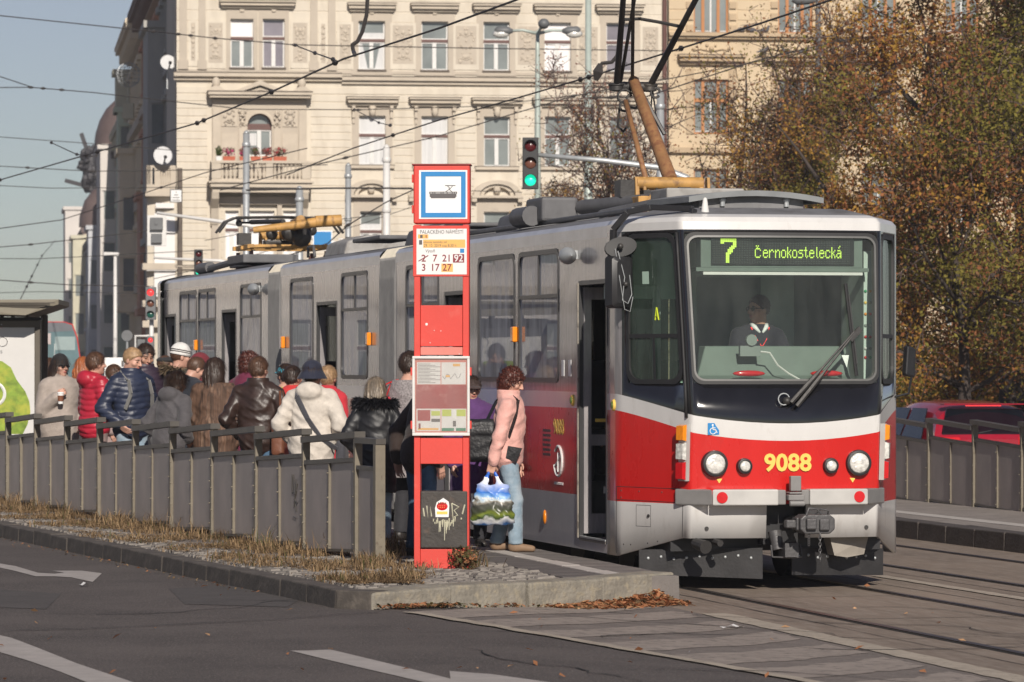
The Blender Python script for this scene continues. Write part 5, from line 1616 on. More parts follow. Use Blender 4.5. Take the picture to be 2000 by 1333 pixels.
# lamp clusters on the corners
for s in (-1, 1):
    mb = MB()
    a_ = .955
    def cp(da, z, off):
        p = cab(a_+da, z, off); return Vector((p.x*(-s), p.y, p.z))
    mb.grid([[cp(-.035,0.955,0.004),cp(-.035,0.955,.05),cp(.03,0.955,.05),cp(.03,0.955,.004)],[cp(-.035,1.445,0.004),cp(-.035,1.445,.05),cp(.03,1.445,.05),cp(.03,1.445,.004)]])
    cl = mb.build('lamp_cluster', M['t_bumper'], tram)
    for (z0, z1, m_) in ((1.30,1.44,'amber'),(1.135,1.285,'clear_lens'),(0.965,1.12,'red_lens')):
        mb = MB()
        mb.grid([[cp(-.03,z0,.048),cp(-.03,z0+.01,.085),cp(.022,z0+.01,.085),cp(.026,z0,.048)],[cp(-.03,z1,.048),cp(-.03,z1-.01,.085),cp(.022,z1-.01,.085),cp(.026,z1,.048)]])
        mb.add([cp(-.03,z1,.048),cp(-.03,z1-.01,.085),cp(.022,z1-.01,.085),cp(.026,z1,.048)], [(0,1,2,3)])
        mb.add([cp(-.03,z0,.048),cp(-.03,z0+.01,.085),cp(.022,z0+.01,.085),cp(.026,z0,.048)], [(3,2,1,0)])
        mb.build('lens', M[m_], cl)
# bumper in two halves
for s in (-1, 1):
    pl = [(-1.02*1,0.34),(-0.70,-0.10),(-0.12,-0.145)] if s < 0 else [(1.02,0.34),(0.70,-0.10),(0.16,-0.145)]
    for (i, nm, m_) in ((0,'bumper_end','t_bumper_d'),(1,'bumper','t_bumper')):
        p, q = pl[i], pl[i+1]
        mb = MB()
        if i == 0: p = (p[0]*0.93, p[1]*0.62)
        poly = [p, q, (q[0], q[1]+0.16), (p[0]*0.92, p[1]+0.14)]
        mb.prism(poly, lambda x, y: (x, y, 0.748), lambda x, y: (x, y, 0.885))
        b_ = mb.build(nm, M[m_], tram, bevel=0.012)
        if i == 1:
            xx = s*0.615; t = (xx-p[0])/(q[0]-p[0]); yy = p[1]+(q[1]-p[1])*t
            mb = MB(); mb.cyl((xx,yy+0.002,0.817),(xx,yy-0.008,0.817),0.049,n=20); mb.build('reflector', M['red_lens'], b_)
    mb = MB(); xe = -0.12 if s < 0 else 0.16
    mb.box(min(xe, xe+(-s)*0.07), max(xe, xe+(-s)*0.07), -0.13, 0.05, 0.752, 0.88); mb.build('bumper_end', M['t_bumper_d'], tram, bevel=0.01)
# coupler hook on the bumper
mb = MB(); mb.box(-0.02,0.075,-0.17,-0.11,0.87,1.0); mb.box(-0.045,0.10,-0.19,-0.10,0.79,0.84); mb.box(-0.03,0.085,-0.17,-0.05,0.845,0.862)
mb.cyl((-0.04,-0.2,0.765),(0.095,-0.2,0.765),0.025,n=10)
mb.build('hook_bracket', M['t_bumper_d'], tram, bevel=0.008)
M['t_coupler'] = mat('coupler_steel', (0.085,0.083,0.085), 0.5, metal=0.3, var=0.2, vscale=12, bump=0.2)
mb = MB()
hx, hz, hy = 0.135, 0.60, -0.42
oct_ = [(-0.145,-0.05),(-0.10,-0.09),(0.12,-0.09),(0.165,-0.05),(0.165,0.04),(0.12,0.075),(-0.10,0.075),(-0.145,0.04)]
mb.prism(oct_, lambda x, z: (hx+x, hy, hz+z), lambda x, z: (hx+x, hy+0.22, hz+z))
mb.box(hx-0.10,hx-0.01,hy-0.05,hy,hz-0.05,hz+0.045); mb.box(hx+0.02,hx+0.11,hy-0.035,hy,hz-0.06,hz+0.04)
mb.box(hx-0.25,hx-0.145,hy+0.06,hy+0.15,hz-0.04,hz+0.03); mb.box(hx-0.17,hx-0.145,hy+0.03,hy+0.18,hz-0.06,hz+0.05)
mb.cyl((hx,hy+0.2,hz),(0.0,0.7,0.58),0.06,n=10)
cpl = mb.build('coupler', M['t_coupler'], tram, bevel=0.012)
mb = MB()
mb.tube([(hx-0.09,hy,hz+0.07),(hx-0.07,hy,hz+0.13),(hx+0.0,hy,hz+0.125),(hx+0.04,hy,hz+0.08)],0.009,6)
mb.tube([(hx+0.02,hy+0.1,hz+0.075),(hx+0.05,hy+0.05,hz+0.12),(hx+0.12,hy+0.05,hz+0.11),(hx+0.13,hy+0.1,hz+0.07)],0.008,6)
for i in range(9):
    z = hz-0.10-i*0.026; 
    mb.tube([(hx+0.03+0.012*math.cos(R(a))*(1 if i % 2 else 0.2), hy+0.012*math.cos(R(a))*(0.2 if i % 2 else 1), z+0.018*math.sin(R(a))) for a in range(0,361,60)],0.0045,4)
for i in range(5):
    z = hz-0.10-i*0.02
    mb.tube([(hx-0.06+0.009*math.cos(R(a)), hy+0.03, z+0.013*math.sin(R(a))) for a in range(0,361,60)],0.0035,4)
mb.tube([(-0.14,0.02,0.40),(-0.14,-0.02,0.30),(0.05,-0.03,0.29),(0.12,-0.02,0.30),(0.12,0.02,0.40)],0.009,6)
mb.cyl((-0.10,0.05,0.52),(-0.08,0.02,0.36),0.06,0.05,10)
mb.box(-0.05,0.07,-0.1,0.1,0.30,0.42)
tag(mb.build('coupler_chain', M['t_coupler'], cpl, smooth=40), kind='stuff')
# snow plough plates, underframe, buffers, pale sand box
for (x0, y0, x1, y1, zt0, zt1) in ((-1.16,0.62,-0.17,0.18,0.345,0.37), (0.10,0.20,1.06,0.60,0.37,0.335)):
    mb = MB()
    mb.add([(x0,y0,0.13),(x1,y1,0.10),(x1,y1-0.0,zt1),(x0,y0,zt0),(x0,y0+0.02,0.13),(x1,y1+0.02,0.10),(x1,y1+0.02,zt1),(x0,y0+0.02,zt0)],
           [(0,1,2,3),(7,6,5,4),(0,4,5,1),(3,2,6,7),(0,3,7,4),(1,5,6,2)])
    pl_ = mb.build('plough', M['t_plough'], tram)
    mb = MB()
    for i in range(9):
        t = (i+0.7)/9.6
        p = Vector((x0+(x1-x0)*t, y0+(y1-y0)*t-0.004, zt0+(zt1-zt0)*t-0.075+0.012*math.sin(i*2.1)))
        mb.sphere(p, (0.014,0.010,0.014), 7, 5)
    tag(mb.build('rivets', M['galv'], pl_, smooth=True), kind='stuff')
mb = MB()
mb.box(-0.95,0.95,0.35,1.2,0.34,0.75); mb.box(-0.6,0.6,1.2,29,0.35,0.6); mb.box(-0.16,0.12,0.2,0.34,0.40,0.76)
for u0 in (2.5, 9.8, 18.5, 26.0):
    for du in (0, 1.9):
        for s in (-1,1):
            mb.cyl((s*0.68,u0+du,0.35),(s*0.79,u0+du,0.35),0.345,n=24)
    mb.box(-0.95,-0.80,u0-0.5,u0+2.4,0.28,0.42); mb.box(0.80,0.95,u0-0.5,u0+2.4,0.28,0.42)
mb.box(-1.1,-0.9,0.9,1.9,0.28,0.36)
mb.build('underframe', M['black'], tram)
mb = MB(); mb.add([(0.62,0.10,0.455),(1.02,0.26,0.455),(0.98,0.26,0.30),(0.78,0.12,0.28),(0.66,0.10,0.30),(0.62,0.4,0.455),(1.02,0.5,0.455),(0.98,0.5,0.30),(0.78,0.42,0.28),(0.66,0.4,0.30)],
    [(0,4,3,2,1),(5,6,7,8,9),(0,5,9,4),(4,9,8,3),(3,8,7,2),(2,7,6,1)])
mb.v = [(x-.19,y+.05,z) for x, y, z in mb.v]
mb.build('sand_box', mat('sand_box_paint',(0.32,0.29,0.25),0.6), tram)
mb = MB(); mb.cyl((-0.79,0.12,0.42),(-0.74,-0.04,0.39),0.045,0.06,12); mb.cyl((-0.62,0.1,0.43),(-0.60,0.0,0.42),0.03,n=8); mb.build('hose_end', M['dark_steel'], tram)
for x in (-0.70, 0.74):
    mb = MB(); y = fy(x,0.55); mb.cyl((x,y+0.005,0.545),(x,y-0.012,0.545),0.018,n=10); mb.build('screw', M['dark_steel'], tram)
# panel seams on the left flank: red access strip, flap with lock
mb = MB()
def seam(pts, w=0.006):
    for (a, z), (a2, z2) in zip(pts, pts[1:]):
        mb.tube([cab(a+(a2-a)*k/6, z+(z2-z)*k/6, 0.0005) for k in range(7)], w/2, 4)
seam([(.20,.30),(.20,.885),(.93,.885)]); seam([(.20,.77),(.93,.765)]); seam([(.93,.47),(.93,.885)])
seam([(.42,.545),(.42,.73),(.58,.73),(.58,.545),(.42,.545)],0.004)
mb.build('panel_seams', M['dark_steel'], tram)
mb = MB(); p = cab(.56,.64,0); mb.cyl(p, p+Vector((-.01,-.006,0)), 0.014, n=8)
for a_, z_ in ((.28,.38),(.36,.38),(.55,.40),(.66,.42),(.25,.85),(.45,.85),(.7,.85),(.25,.79),(.88,.79)):
    p = cab(a_, z_, 0); mb.sphere(p, 0.007, 6, 4)
tag(mb.build('screws', M['dark_steel'], tram), kind='stuff')
# wiper: arm, blade and pivot
mb = MB()
wy = lambda x, z: fy(x, z) - 0.03
P0_, P1_ = (0.005,1.63), (0.60,2.24)
for d in (0.0, 0.05):
    pts = []
    for k in range(9):
        t = k/8; x = P0_[0]+d*(1-t*0.7)+(P1_[0]-P0_[0])*t; z = P0_[1]-d*0.6*(1-t)+(P1_[1]-P0_[1])*t
        pts.append((x, wy(x,z)-0.03, z))
    mb.tube(pts, [0.022]*4+[0.010]*5, 6)
mb.sphere((-0.02,fy(0,1.64)-0.02,1.645),(0.04,0.04,0.035),10,6)
mb.beam((0.56,wy(.56,2.2)-0.03,2.17),(0.66,wy(.66,2.26)-0.03,2.27),0.05,0.02,up=(0,1,0))
wp = mb.build('wiper', M['dark_steel'], tram, smooth=40)
mb = MB(); pts = [(0.545+0.015*k-0.0*k, 0, 0) for k in range(2)]
pts = []
for k in range(9):
    t = k/8; x = 0.60-0.05*t*0 + (0.535-0.60)*abs(t-0.5)*0 ; z = 1.86+0.80*t; x = 0.625-0.075*t
    pts.append((x, fy(x,z)-0.018, z))
mb.tube(pts, 0.016, 6); mb.tube([(p[0]+0.01,p[1]-0.015,p[2]) for p in pts[1:-1]], 0.009, 5)
mb.build('blade', M['rubber'], wp)
mb = MB(); mb.tube([(-0.05+0.05*math.cos(R(a)), fy(0,1.66)-0.03, 1.66+0.05*math.sin(R(a))) for a in range(20,300,25)], 0.006, 5)
mb.build('washer_hose', M['galv'], wp)
# safety triangle / crack-like scratch in the screen corner is left to the glass film
mb = MB(); mb.add([(0.50,fy(.5,1.98)-0.0+0.02,2.04),(0.57,fy(.57,1.98)+0.02,2.04),(0.55,fy(.55,1.98)+0.02,1.93)],[(0,2,1)]); mb.build('windscreen_sticker', M['sign_white'], tram)
# mirrors on the left: roof arm, round upper mirror, main mirror; small one on the right
mb = MB()
arm = [(-0.74,0.38,3.31),(-1.04,0.66,3.33),(-1.22,0.78,3.29),(-1.33,0.86,3.14),(-1.34,0.87,2.56)]
for p, q in zip(arm, arm[1:]): mb.beam(p, q, 0.05, 0.05)
mb.beam(arm[0], (-0.76,0.37,3.22), 0.06, 0.06)
ma = mb.build('mirror_arm', M['black'], tram, bevel=0.006)
mb = MB()
mb.lathe([(0.05,-0.09),(0.12,-0.075),(0.145,-0.02),(0.15,0.0),(0.145,0.012),(0.05,0.02)], 18, Matrix.Translation((-1.28,0.80,2.985)) @ Matrix.Rotation(R(-12),4,'Y') @ Matrix.Rotation(R(75),4,'X') @ Matrix.Scale(0.62,4,(0,1,0)))
mb.build('wide_mirror', M['rubber'], ma, smooth=40)
mb = MB()
Mm = Matrix.Translation((-1.30,0.82,2.68)) @ Matrix.Rotation(R(18),4,'Z')
V = []
for (w, y) in ((0.07,-0.10),(0.105,-0.07),(0.115,0.0),(0.115,0.03)):
    for (x, z) in ((-1,-0.9),(-0.75,-1),(0.75,-1),(1,-0.9),(1,0.9),(0.75,1),(-0.75,1),(-1,0.9)):
        V.append(Mm @ Vector((x*w, y, z*(w+0.115))))
F = [(7,6,5,4,3,2,1,0)] + [(l*8+k, l*8+(k+1)%8, (l+1)*8+(k+1)%8, (l+1)*8+k) for l in range(3) for k in range(8)] + [tuple(24+k for k in range(8))]
mb.add(V, F); mm_ = mb.build('main_mirror', M['black'], ma, smooth=30)
mb = MB(); mb.tube([(-1.32,0.74,2.95),(-1.27,0.70,2.72),(-1.29,0.70,2.52),(-1.24,0.70,2.49),(-1.20,0.72,2.57),(-1.22,0.72,2.74)],0.004,5)
mb.tube([(-1.34,0.76,2.97),(-1.31,0.70,2.68),(-1.27,0.70,2.44),(-1.22,0.70,2.42),(-1.19,0.72,2.55)],0.0035,5); mb.build('cable', M['galv'], ma)
mb = MB(); mb.sphere((-1.26,0.70,2.66),0.025,8,6); mb.sphere((-1.33,0.80,2.88),0.03,8,6); mb.sphere((-1.30,0.73,2.99),0.028,8,6); mb.build('joint', M['dark_steel'], ma, smooth=True)
mb = MB(); mb.tube([(1.08,1.0,1.62),(1.40,0.92,1.70),(1.44,0.90,1.95)],0.013,6); ma2 = mb.build('mirror_arm', M['black'], tram)
mb = MB(); Mm = Matrix.Translation((1.42,0.90,2.0))
mb.add([Mm @ v for v in [(Mm.inverted() @ Vector(v)) + Vector((1.36-1.36,0,0)) for v in [Vector((1.35,0.86,1.86)),Vector((1.46,0.9,1.84)),Vector((1.47,0.9,2.10)),Vector((1.37,0.86,2.13)),Vector((1.34,0.95,1.86)),Vector((1.45,0.98,1.84)),Vector((1.46,0.98,2.10)),Vector((1.36,0.95,2.13))]]], [(0,1,2,3),(7,6,5,4),(0,4,5,1),(1,5,6,2),(2,6,7,3),(3,7,4,0)])
mb.build('main_mirror', M['black'], ma2, bevel=0.02)
# outside indicator pods and torpedo lamps
for (u, z) in ((2.43,2.95),(20.0,2.95)):
    mb = MB(); mb.lathe([(0.01,-0.17),(0.05,-0.12),(0.075,-0.04),(0.08,0.0),(0.078,0.03),(0.05,0.09),(0.02,0.14),(0.004,0.16)], 16, Matrix.Translation((-TW-0.10,u,z)) @ Matrix.Rotation(R(90),4,'X'))
    mb.box(-TW-0.06,-TW+0.01,u+0.02,u+0.14,z-0.03,z+0.05)
    mb.build('camera_pod', M['galv'], tram, smooth=40)
for (u, z) in ((4.93,2.25),(12.38,2.25),(18.15,2.24),(25.58,2.24)):
    mb = MB(); mb.box(-TW-0.055,-TW-0.004,u-0.055,u+0.055,z-0.075,z+0.075); mb.build('side_indicator', M['amber'], tram, bevel=0.012)
# louvre, side number, round emblem, lower marker lamp
mb = MB()
for k in range(6):
    z = 1.10+k*0.045; mb.box(-TW-0.004,-TW+0.002,3.52,3.82,z,z+0.024)
mb.build('louvre', M['black'], tram)
lettering('fleet_number', '9088', 0.21, M['t_num'], (-TW-0.003,3.19,1.37), (R(90),0,R(-90)), tram, 0.001)
mb = MB()
mb.tube([(-TW-0.003,3.19+0.16*math.cos(R(a)),1.06+0.14*math.sin(R(a))) for a in range(40,360,16)],0.013,5)
mb.tube([(-TW-0.003,3.10,1.12),(-TW-0.003,3.19,1.06),(-TW-0.003,3.30,1.02)],0.012,5)
mb.tube([(-TW-0.003,3.19,1.14),(-TW-0.003,3.19,0.96)],0.012,5)
for k in range(8): mb.box(-TW-0.003,-TW,3.02+k*0.045,3.05+k*0.045,0.84,0.865)
mb.build('operator_emblem', M['sign_white'], tram)
mb = MB(); mb.sphere((-TW,3.75,0.52),(0.02,0.045,0.07),10,6); mb.build('marker_lamp', M['amber'], tram, smooth=True)
for u in (3.02, 2.75):
    mb = MB(); mb.box(-TW-0.004,-TW,u-0.05,u+0.05,1.85,2.0); mb.build('sticker', M['sign_white'], tram)

# ---- roof equipment
mb = MB()
cur = []
for k in range(9):
    x = -0.62+1.24*k/8; cur.append((x, 3.52-0.06*(x/0.62)**2))
poly = cur + [(x, z-0.05) for x, z in cur[::-1]]
mb.prism(poly, lambda x, z: (x, 0.95, z-0.02), lambda x, z: (x, 2.4, z))
hl = mb.build('roof_hatch', mat('hatch_grey',(0.19,0.20,0.205),0.5,var=0.15,vscale=4), tram)
mb = MB(); mb.box(-0.50,0.46,1.05,2.3,3.30,3.45); mb.build('hatch_base', M['t_roof'], hl)
for x in (-0.29, 0.30):
    mb = MB(); mb.cyl((x,1.03,3.36),(x,1.03,3.47),0.022,n=8); mb.sphere((x,1.03,3.42),0.032,8,6); mb.build('hatch_clip', M['galv'], hl)
mb = MB(); mb.lathe([(0.05,0),(0.045,0.01),(0.035,0.02),(0.018,0.13),(0.008,0.14)], 12, Matrix.Translation((-0.62,0.42,3.27))); mb.build('antenna', M['white'], tram, smooth=40)
def boxes(name, L, m, bev=0.015):
    mb = MB()
    for b in L: mb.box(*b)
    return mb.build(name, m, tram, bevel=bev)
M['roof_gear'] = mat('roof_gear', (0.10,0.10,0.105), 0.55, var=0.2, vscale=6)
M['roof_gear_l'] = mat('roof_gear_light', (0.30,0.29,0.275), 0.6, var=0.2, vscale=5, col2=(0.2,0.18,0.16), c2=(0.5,0.7), c2scale=6)
boxes('resistor_box', [(-0.30,0.45,2.9,3.5,3.36,3.60)], M['roof_gear_l'])
boxes('roof_rail', [(-0.9,-0.86,1.9,9.5,3.33,3.38),(0.86,0.9,1.9,9.5,3.33,3.38)], M['roof_gear'])
boxes('switch_box', [(-0.95,-0.58,5.2,5.9,3.36,3.60)], M['roof_gear'], 0.03)
mb = MB(); mb.cyl((-1.0,5.4,3.42),(-1.0,6.0,3.42),0.10,n=14); mb.cyl((-0.55,5.2,3.50),(0.1,3.3,3.54),0.07,n=12); mb.cyl((-0.6,4.2,3.40),(-0.2,3.2,3.5),0.04,n=8)
mb.cyl((0.45,2.9,3.48),(0.9,2.7,3.40),0.06,n=10); mb.build('cable_duct', M['roof_gear'], tram, smooth=40)
mb = MB(); mb.lathe([(0.22,0),(0.22,0.06),(0.18,0.13),(0.06,0.17)], 16, Matrix.Translation((0.75,2.7,3.36))); mb.build('ventilator', mat('ventilator_brown',(0.11,0.06,0.05),0.5), tram, smooth=40)
for (a, b) in ((7.2,8.2),(16.8,18.2),(12.0,13.0)):
    mb = MB()
    pr = [(-0.75,3.32),(-0.70,3.50),(-0.45,3.58),(0.45,3.58),(0.70,3.50),(0.75,3.32)]
    mb.prism(pr, lambda x, z: (x, a, z), lambda x, z: (x, b, z)); mb.build('roof_unit', M['roof_gear_l'] if a > 16 else M['roof_gear'], tram, bevel=0.03)
boxes('roof_board', [(-0.98,-0.4,8.6,9.6,3.42,3.46),(-0.98,-0.5,13.3,15.0,3.42,3.47),(-0.95,-0.90,8.8,9.4,3.30,3.42)], M['roof_gear'])
mb = MB(); mb.tube([(-0.85,6.6,3.36),(-0.85,6.4,3.45),(-0.8,6.1,3.47),(-0.75,5.9,3.46)],0.035,8)
mb.tube([(-0.7,10.5,3.36),(-0.7,10.6,3.5),(-0.7,10.9,3.5),(-0.7,11.0,3.36)],0.02,6)
mb.tube([(-0.7,19.6,3.36),(-0.7,19.6,3.5),(-0.7,19.2,3.5),(-0.7,19.1,3.36)],0.02,6); mb.build('roof_pipe', M['roof_gear'], tram, smooth=True)
M['insul'] = mat('insulator_brown', (0.13,0.055,0.04), 0.3, var=0.1)
def panto_base(y0, flip, wx=0.55):
    f = -1 if flip else 1
    Y_ = lambda d: y0 + f*d
    mb = MB()
    for x in (-wx, wx):
        mb.beam((x,Y_(-0.55),3.66),(x,Y_(0.75),3.66),0.07,0.07)
    for d in (-0.55, 0.15, 0.75): mb.beam((-wx-.07,Y_(d),3.66),(wx+.07,Y_(d),3.66),0.07,0.06)
    mb.prism([(-wx,3.63),(-wx+.05,3.71),(0.15,3.71),(wx,3.66),(wx,3.63)], lambda x, z: (x, Y_(-0.60), z), lambda x, z: (x, Y_(-0.56), z))
    for x in (-0.30, 0.34):
        mb.prism([(-0.07,3.69),(0.07,3.69),(0.035,3.90),(-0.035,3.90)], lambda d, z: (x-0.02, Y_(d), z), lambda d, z: (x+0.02, Y_(d), z))
        mb.prism([(-0.07,3.69),(0.07,3.69),(0.035,3.90),(-0.035,3.90)], lambda d, z: (x+0.06, Y_(d), z), lambda d, z: (x+0.09, Y_(d), z))
    b = mb.build('pantograph_frame', M['yellow'], tram, bevel=0.006)
    mb = MB()
    for x in (-wx, wx):
        for d in (-0.5, 0.7):
            mb.lathe([(0.03,0),(0.06,0.03),(0.035,0.06),(0.06,0.09),(0.035,0.12),(0.055,0.15),(0.03,0.2),(0.03,0.24)], 10, Matrix.Translation((x,Y_(d),3.36)))
    tag(mb.build('insulators', M['insul'], b, smooth=40), kind='stuff')
    mb = MB(); mb.cyl((-0.30,Y_(0),3.84),(0.36,Y_(0),3.84),0.062,n=16); mb.build('pivot_tube', M['yellow'], b, smooth=40)
    mb = MB()
    mb.box(-wx-.1,-wx+.08,Y_(0.1)-0.12,Y_(0.1)+0.12,3.70,3.87)
    mb.cyl((-0.2,Y_(0.08),3.74),(0.25,Y_(0.08),3.74),0.03,n=8); mb.box(-0.25,-0.1,Y_(0.0)-0.1,Y_(0)+0.1,3.69,3.77); mb.box(0.1,0.22,Y_(0.0)-0.1,Y_(0)+0.1,3.69,3.80)
    for x in (-0.12, 0.02, 0.14): mb.cyl((x,Y_(-0.1),3.7),(x,Y_(-0.1),3.79),0.014,n=6)
    tag(mb.build('spring_gear', M['dark_steel'], b, smooth=40), kind='stuff')
    return b
# front pantograph, raised
b = panto_base(4.45, False, 0.36); b.location = (0.11, 0, -0.13)
K = Vector((0.05,5.9,4.93)); B0 = Vector((0.05,4.45,3.86))
mb = MB(); mb.tube([B0, B0.lerp(K,0.5), K, K+(K-B0).normalized()*0.06], [0.07,0.063,0.055,0.025], 14); mb.build('lower_arm', M['rusty'], b, smooth=40)
mb = MB(); mb.tube([B0+Vector((-0.16,0.30,-0.02)), K+Vector((-0.12,-0.15,-0.22))], 0.028, 8); mb.build('guide_rod', M['rusty'], b, smooth=True)
mb = MB()
KB = K+Vector((0,0.02,-0.06))
mb.cyl(KB+Vector((-0.17,0,0)), KB+Vector((0.17,0,0)), 0.05, n=12)
for s in (-1,1): mb.lathe([(0.035,-0.05),(0.075,-0.04),(0.075,0.0),(0.085,0.01),(0.085,0.025),(0.05,0.035)], 14, Matrix.Translation(KB+Vector((s*0.17,0,0.0))))
H_ = Vector((0.02,4.1,6.0))
for s in (-1, 1):
    mb.tube([KB+Vector((s*0.17,0,0)), H_+Vector((s*0.44-0.02,0.2,-0.05))], [0.034,0.026], 10)
mb.tube([KB+Vector((-0.14,-0.05,0.05)), H_+Vector((-0.30,0.3,-0.1))], 0.018, 6)
mb.tube([KB+Vector((-0.02,-0.05,0.05)), H_+Vector((-0.36,0.3,-0.1))], 0.018, 6)
ca, cb = KB.lerp(H_+Vector((-0.46,0.2,-0.05)),0.55)+Vector((-0.08,0,0)), KB.lerp(H_+Vector((0.42,0.2,-0.05)),0.50)+Vector((0.10,0,0))
mb.tube([ca, ca.lerp(cb,0.3)+Vector((0,0,0.03)), ca.lerp(cb,0.6)+Vector((0,0,0.02)), cb], 0.018, 6)
mb.tube([KB+Vector((0.1,0.05,-0.05)), KB+Vector((0.30,-0.10,-0.48))], 0.022, 6)
for (dx, dz, w) in ((-0.10,-0.10,0.07),(-0.10,-0.20,0.05),(0.22,-0.06,0.05),(0.0,-0.14,0.08)):
    mb.tube([KB+Vector((dx+w*math.cos(R(a)),-0.05,dz+w*math.sin(R(a)))) for a in range(0,330,40)], 0.014, 5)
mb.tube([KB+Vector((0.20,0,-0.02)),KB+Vector((0.24,0,-0.30)),KB+Vector((0.18,0,-0.33)),KB+Vector((0.20,0,-0.02))],0.010,5)
mb.tube([KB+Vector((-0.14,0,-0.22)),KB+Vector((-0.16,0,-0.40)),KB+Vector((-0.10,0,-0.45)),KB+Vector((-0.06,0,-0.40))],0.014,5)
mb.build('upper_arm', M['dark_steel'], b, smooth=40)
def bow(name, c, par):
    mb = MB()
    for dy in (-0.16, 0.16):
        pts = [(-0.92,-0.22),(-0.80,-0.06),(-0.66,0.0),(0,0.015),(0.66,0.0),(0.80,-0.06),(0.92,-0.22)]
        mb.tube([c+Vector((x, dy, z)) for x, z in pts], 0.020, 6)
    for x in (-0.6,-0.2,0.2,0.6): mb.beam(c+Vector((x,-0.16,-0.03)), c+Vector((x,0.16,-0.03)), 0.025, 0.025)
    mb.tube([c+Vector((-0.62,0,-0.07)), c+Vector((0.62,0,-0.07))], 0.018, 6)
    for x in (-0.6,0.6):
        mb.beam(c+Vector((x,-0.12,-0.1)), c+Vector((x,0.12,-0.02)), 0.04, 0.05); mb.sphere(c+Vector((x,0,-0.08)), 0.05, 8, 6)
    return mb.build(name, M['dark_steel'], par, smooth=40)
bow('collector_head', H_, b)
# rear pantograph, folded down
b = panto_base(25.8, True)
mb = MB(); mb.tube([(0.05,25.8,3.86),(0.05,24.4,4.02)], [0.09,0.075], 12); mb.tube([(-0.62,24.5,3.88),(-0.1,24.4,3.94),(0.42,24.3,4.01)], [0.045,0.06,0.08], 12); mb.cyl((0.25,24.32,4.0),(0.62,24.3,4.02),0.085,n=14); mb.build('lower_arm', M['yellow'], b, smooth=40)
mb = MB()
for s in (-1,1): mb.tube([(s*0.2,24.4,4.0),(s*0.42,25.9,4.04)], 0.035, 8)
for (x, y, z, r_) in ((0.0,25.0,3.86,0.13),(0.15,24.9,3.80,0.15),(-0.25,25.1,3.84,0.09),(0.35,25.2,3.9,0.08)): mb.sphere((x,y,z),r_,8,6)
mb.build('upper_arm', M['dark_steel'], b, smooth=40)
bow('collector_head', Vector((0.0,25.9,4.10)), b)
boxes('switch_box', [(-0.98,-0.2,23.2,24.6,3.38,3.50),(-0.6,0.6,24.5,26.8,3.38,3.46)], M['roof_gear'])
mb = MB(); mb.cyl((-0.9,24.6,3.42),(-0.85,27.2,3.38),0.05,n=8); mb.cyl((-0.85,27.0,3.40),(-0.85,28.0,3.40),0.085,n=10); mb.build('cable_duct', M['roof_gear'], tram, smooth=40)
# ================================================================== stop pole, street furniture, vehicles, wires
M['p_red'] = mat('pole_red', (0.60,0.050,0.035), 0.5, var=0.06, vscale=3, bump=0.05, col2=(0.62,0.12,0.09), c2=(0.6,0.8), c2scale=4)
M['p_faded'] = mat('pole_faded_red', (0.62,0.20,0.16), 0.55, var=0.08, vscale=4)
M['p_dark'] = mat('pole_side_red', (0.22,0.03,0.028), 0.5, var=0.1)
M['box_black'] = mat('grimy_box', (0.045,0.038,0.033), 0.6, var=0.4, vscale=4, bump=0.2, col2=(0.11,0.07,0.05), c2=(0.55,0.75), c2scale=6)
M['print_red'] = mat('print_maroon', (0.22,0.03,0.04), 0.6, var=0)
M['print_orange'] = mat('print_orange', (0.75,0.42,0.12), 0.6, var=.03)
M['print_grey'] = mat('print_grey', (0.10,0.09,0.09), 0.6, var=0)
M['paper'] = mat('paper_white', (0.70,0.69,0.68), 0.6, var=.03)
M['paper_red'] = mat('poster_red', (0.34,0.045,0.05), 0.5, var=.15, vscale=3, col2=(0.55,0.30,0.28), c2=(0.55,0.7), c2scale=2.2)
M['lime'] = mat('poster_lime', (0.48,0.55,0.10), 0.6, var=.03); M['teal'] = mat('poster_green', (0.04,0.22,0.13), 0.6, var=.03)
SY = 35.4
sp = G(864, SY, PZ)
sign = thing('stop_pole', 'tall red tram stop totem with timetable frame and blue tram sign on top', 'stop sign', sp, R(-2.2))
# local: x right, y away, z up ; 231.6 px per metre at this distance
def sx(px): return (px-864)*SY/FPX
def sz(py): return CZ-(py-HZ)*SY/FPX-PZ
def sbox(name, p0, p1, y0, y1, d0, d1, m, par=None, bevel=.004):
    mb = MB(); mb.box(sx(p0), sx(p1), d0, d1, sz(y1), sz(y0)); return mb.build(name, m, par or sign, bevel=bevel)
sbox('post', 810, 822, 440, 1108, -.10, .10, M['p_red']); sbox('post', 905, 917, 440, 1108, -.10, .10, M['p_red'])
sbox('panel', 822.3, 904.7, 597, 677, -.075, .075, M['p_red']); sbox('panel', 822.4, 904.6, 678.5, 694, -.092, .08, M['p_faded'])
sbox('panel', 822.3, 904.7, 855, 906, -.095, .09, M['p_red']); sbox('panel', 822.3, 904.7, 1072, 1110, -.09, .09, M['p_red'])
bx = sbox('cabinet', 822.6, 914, 959, 1070, -.112, .098, M['box_black'], bevel=.01)
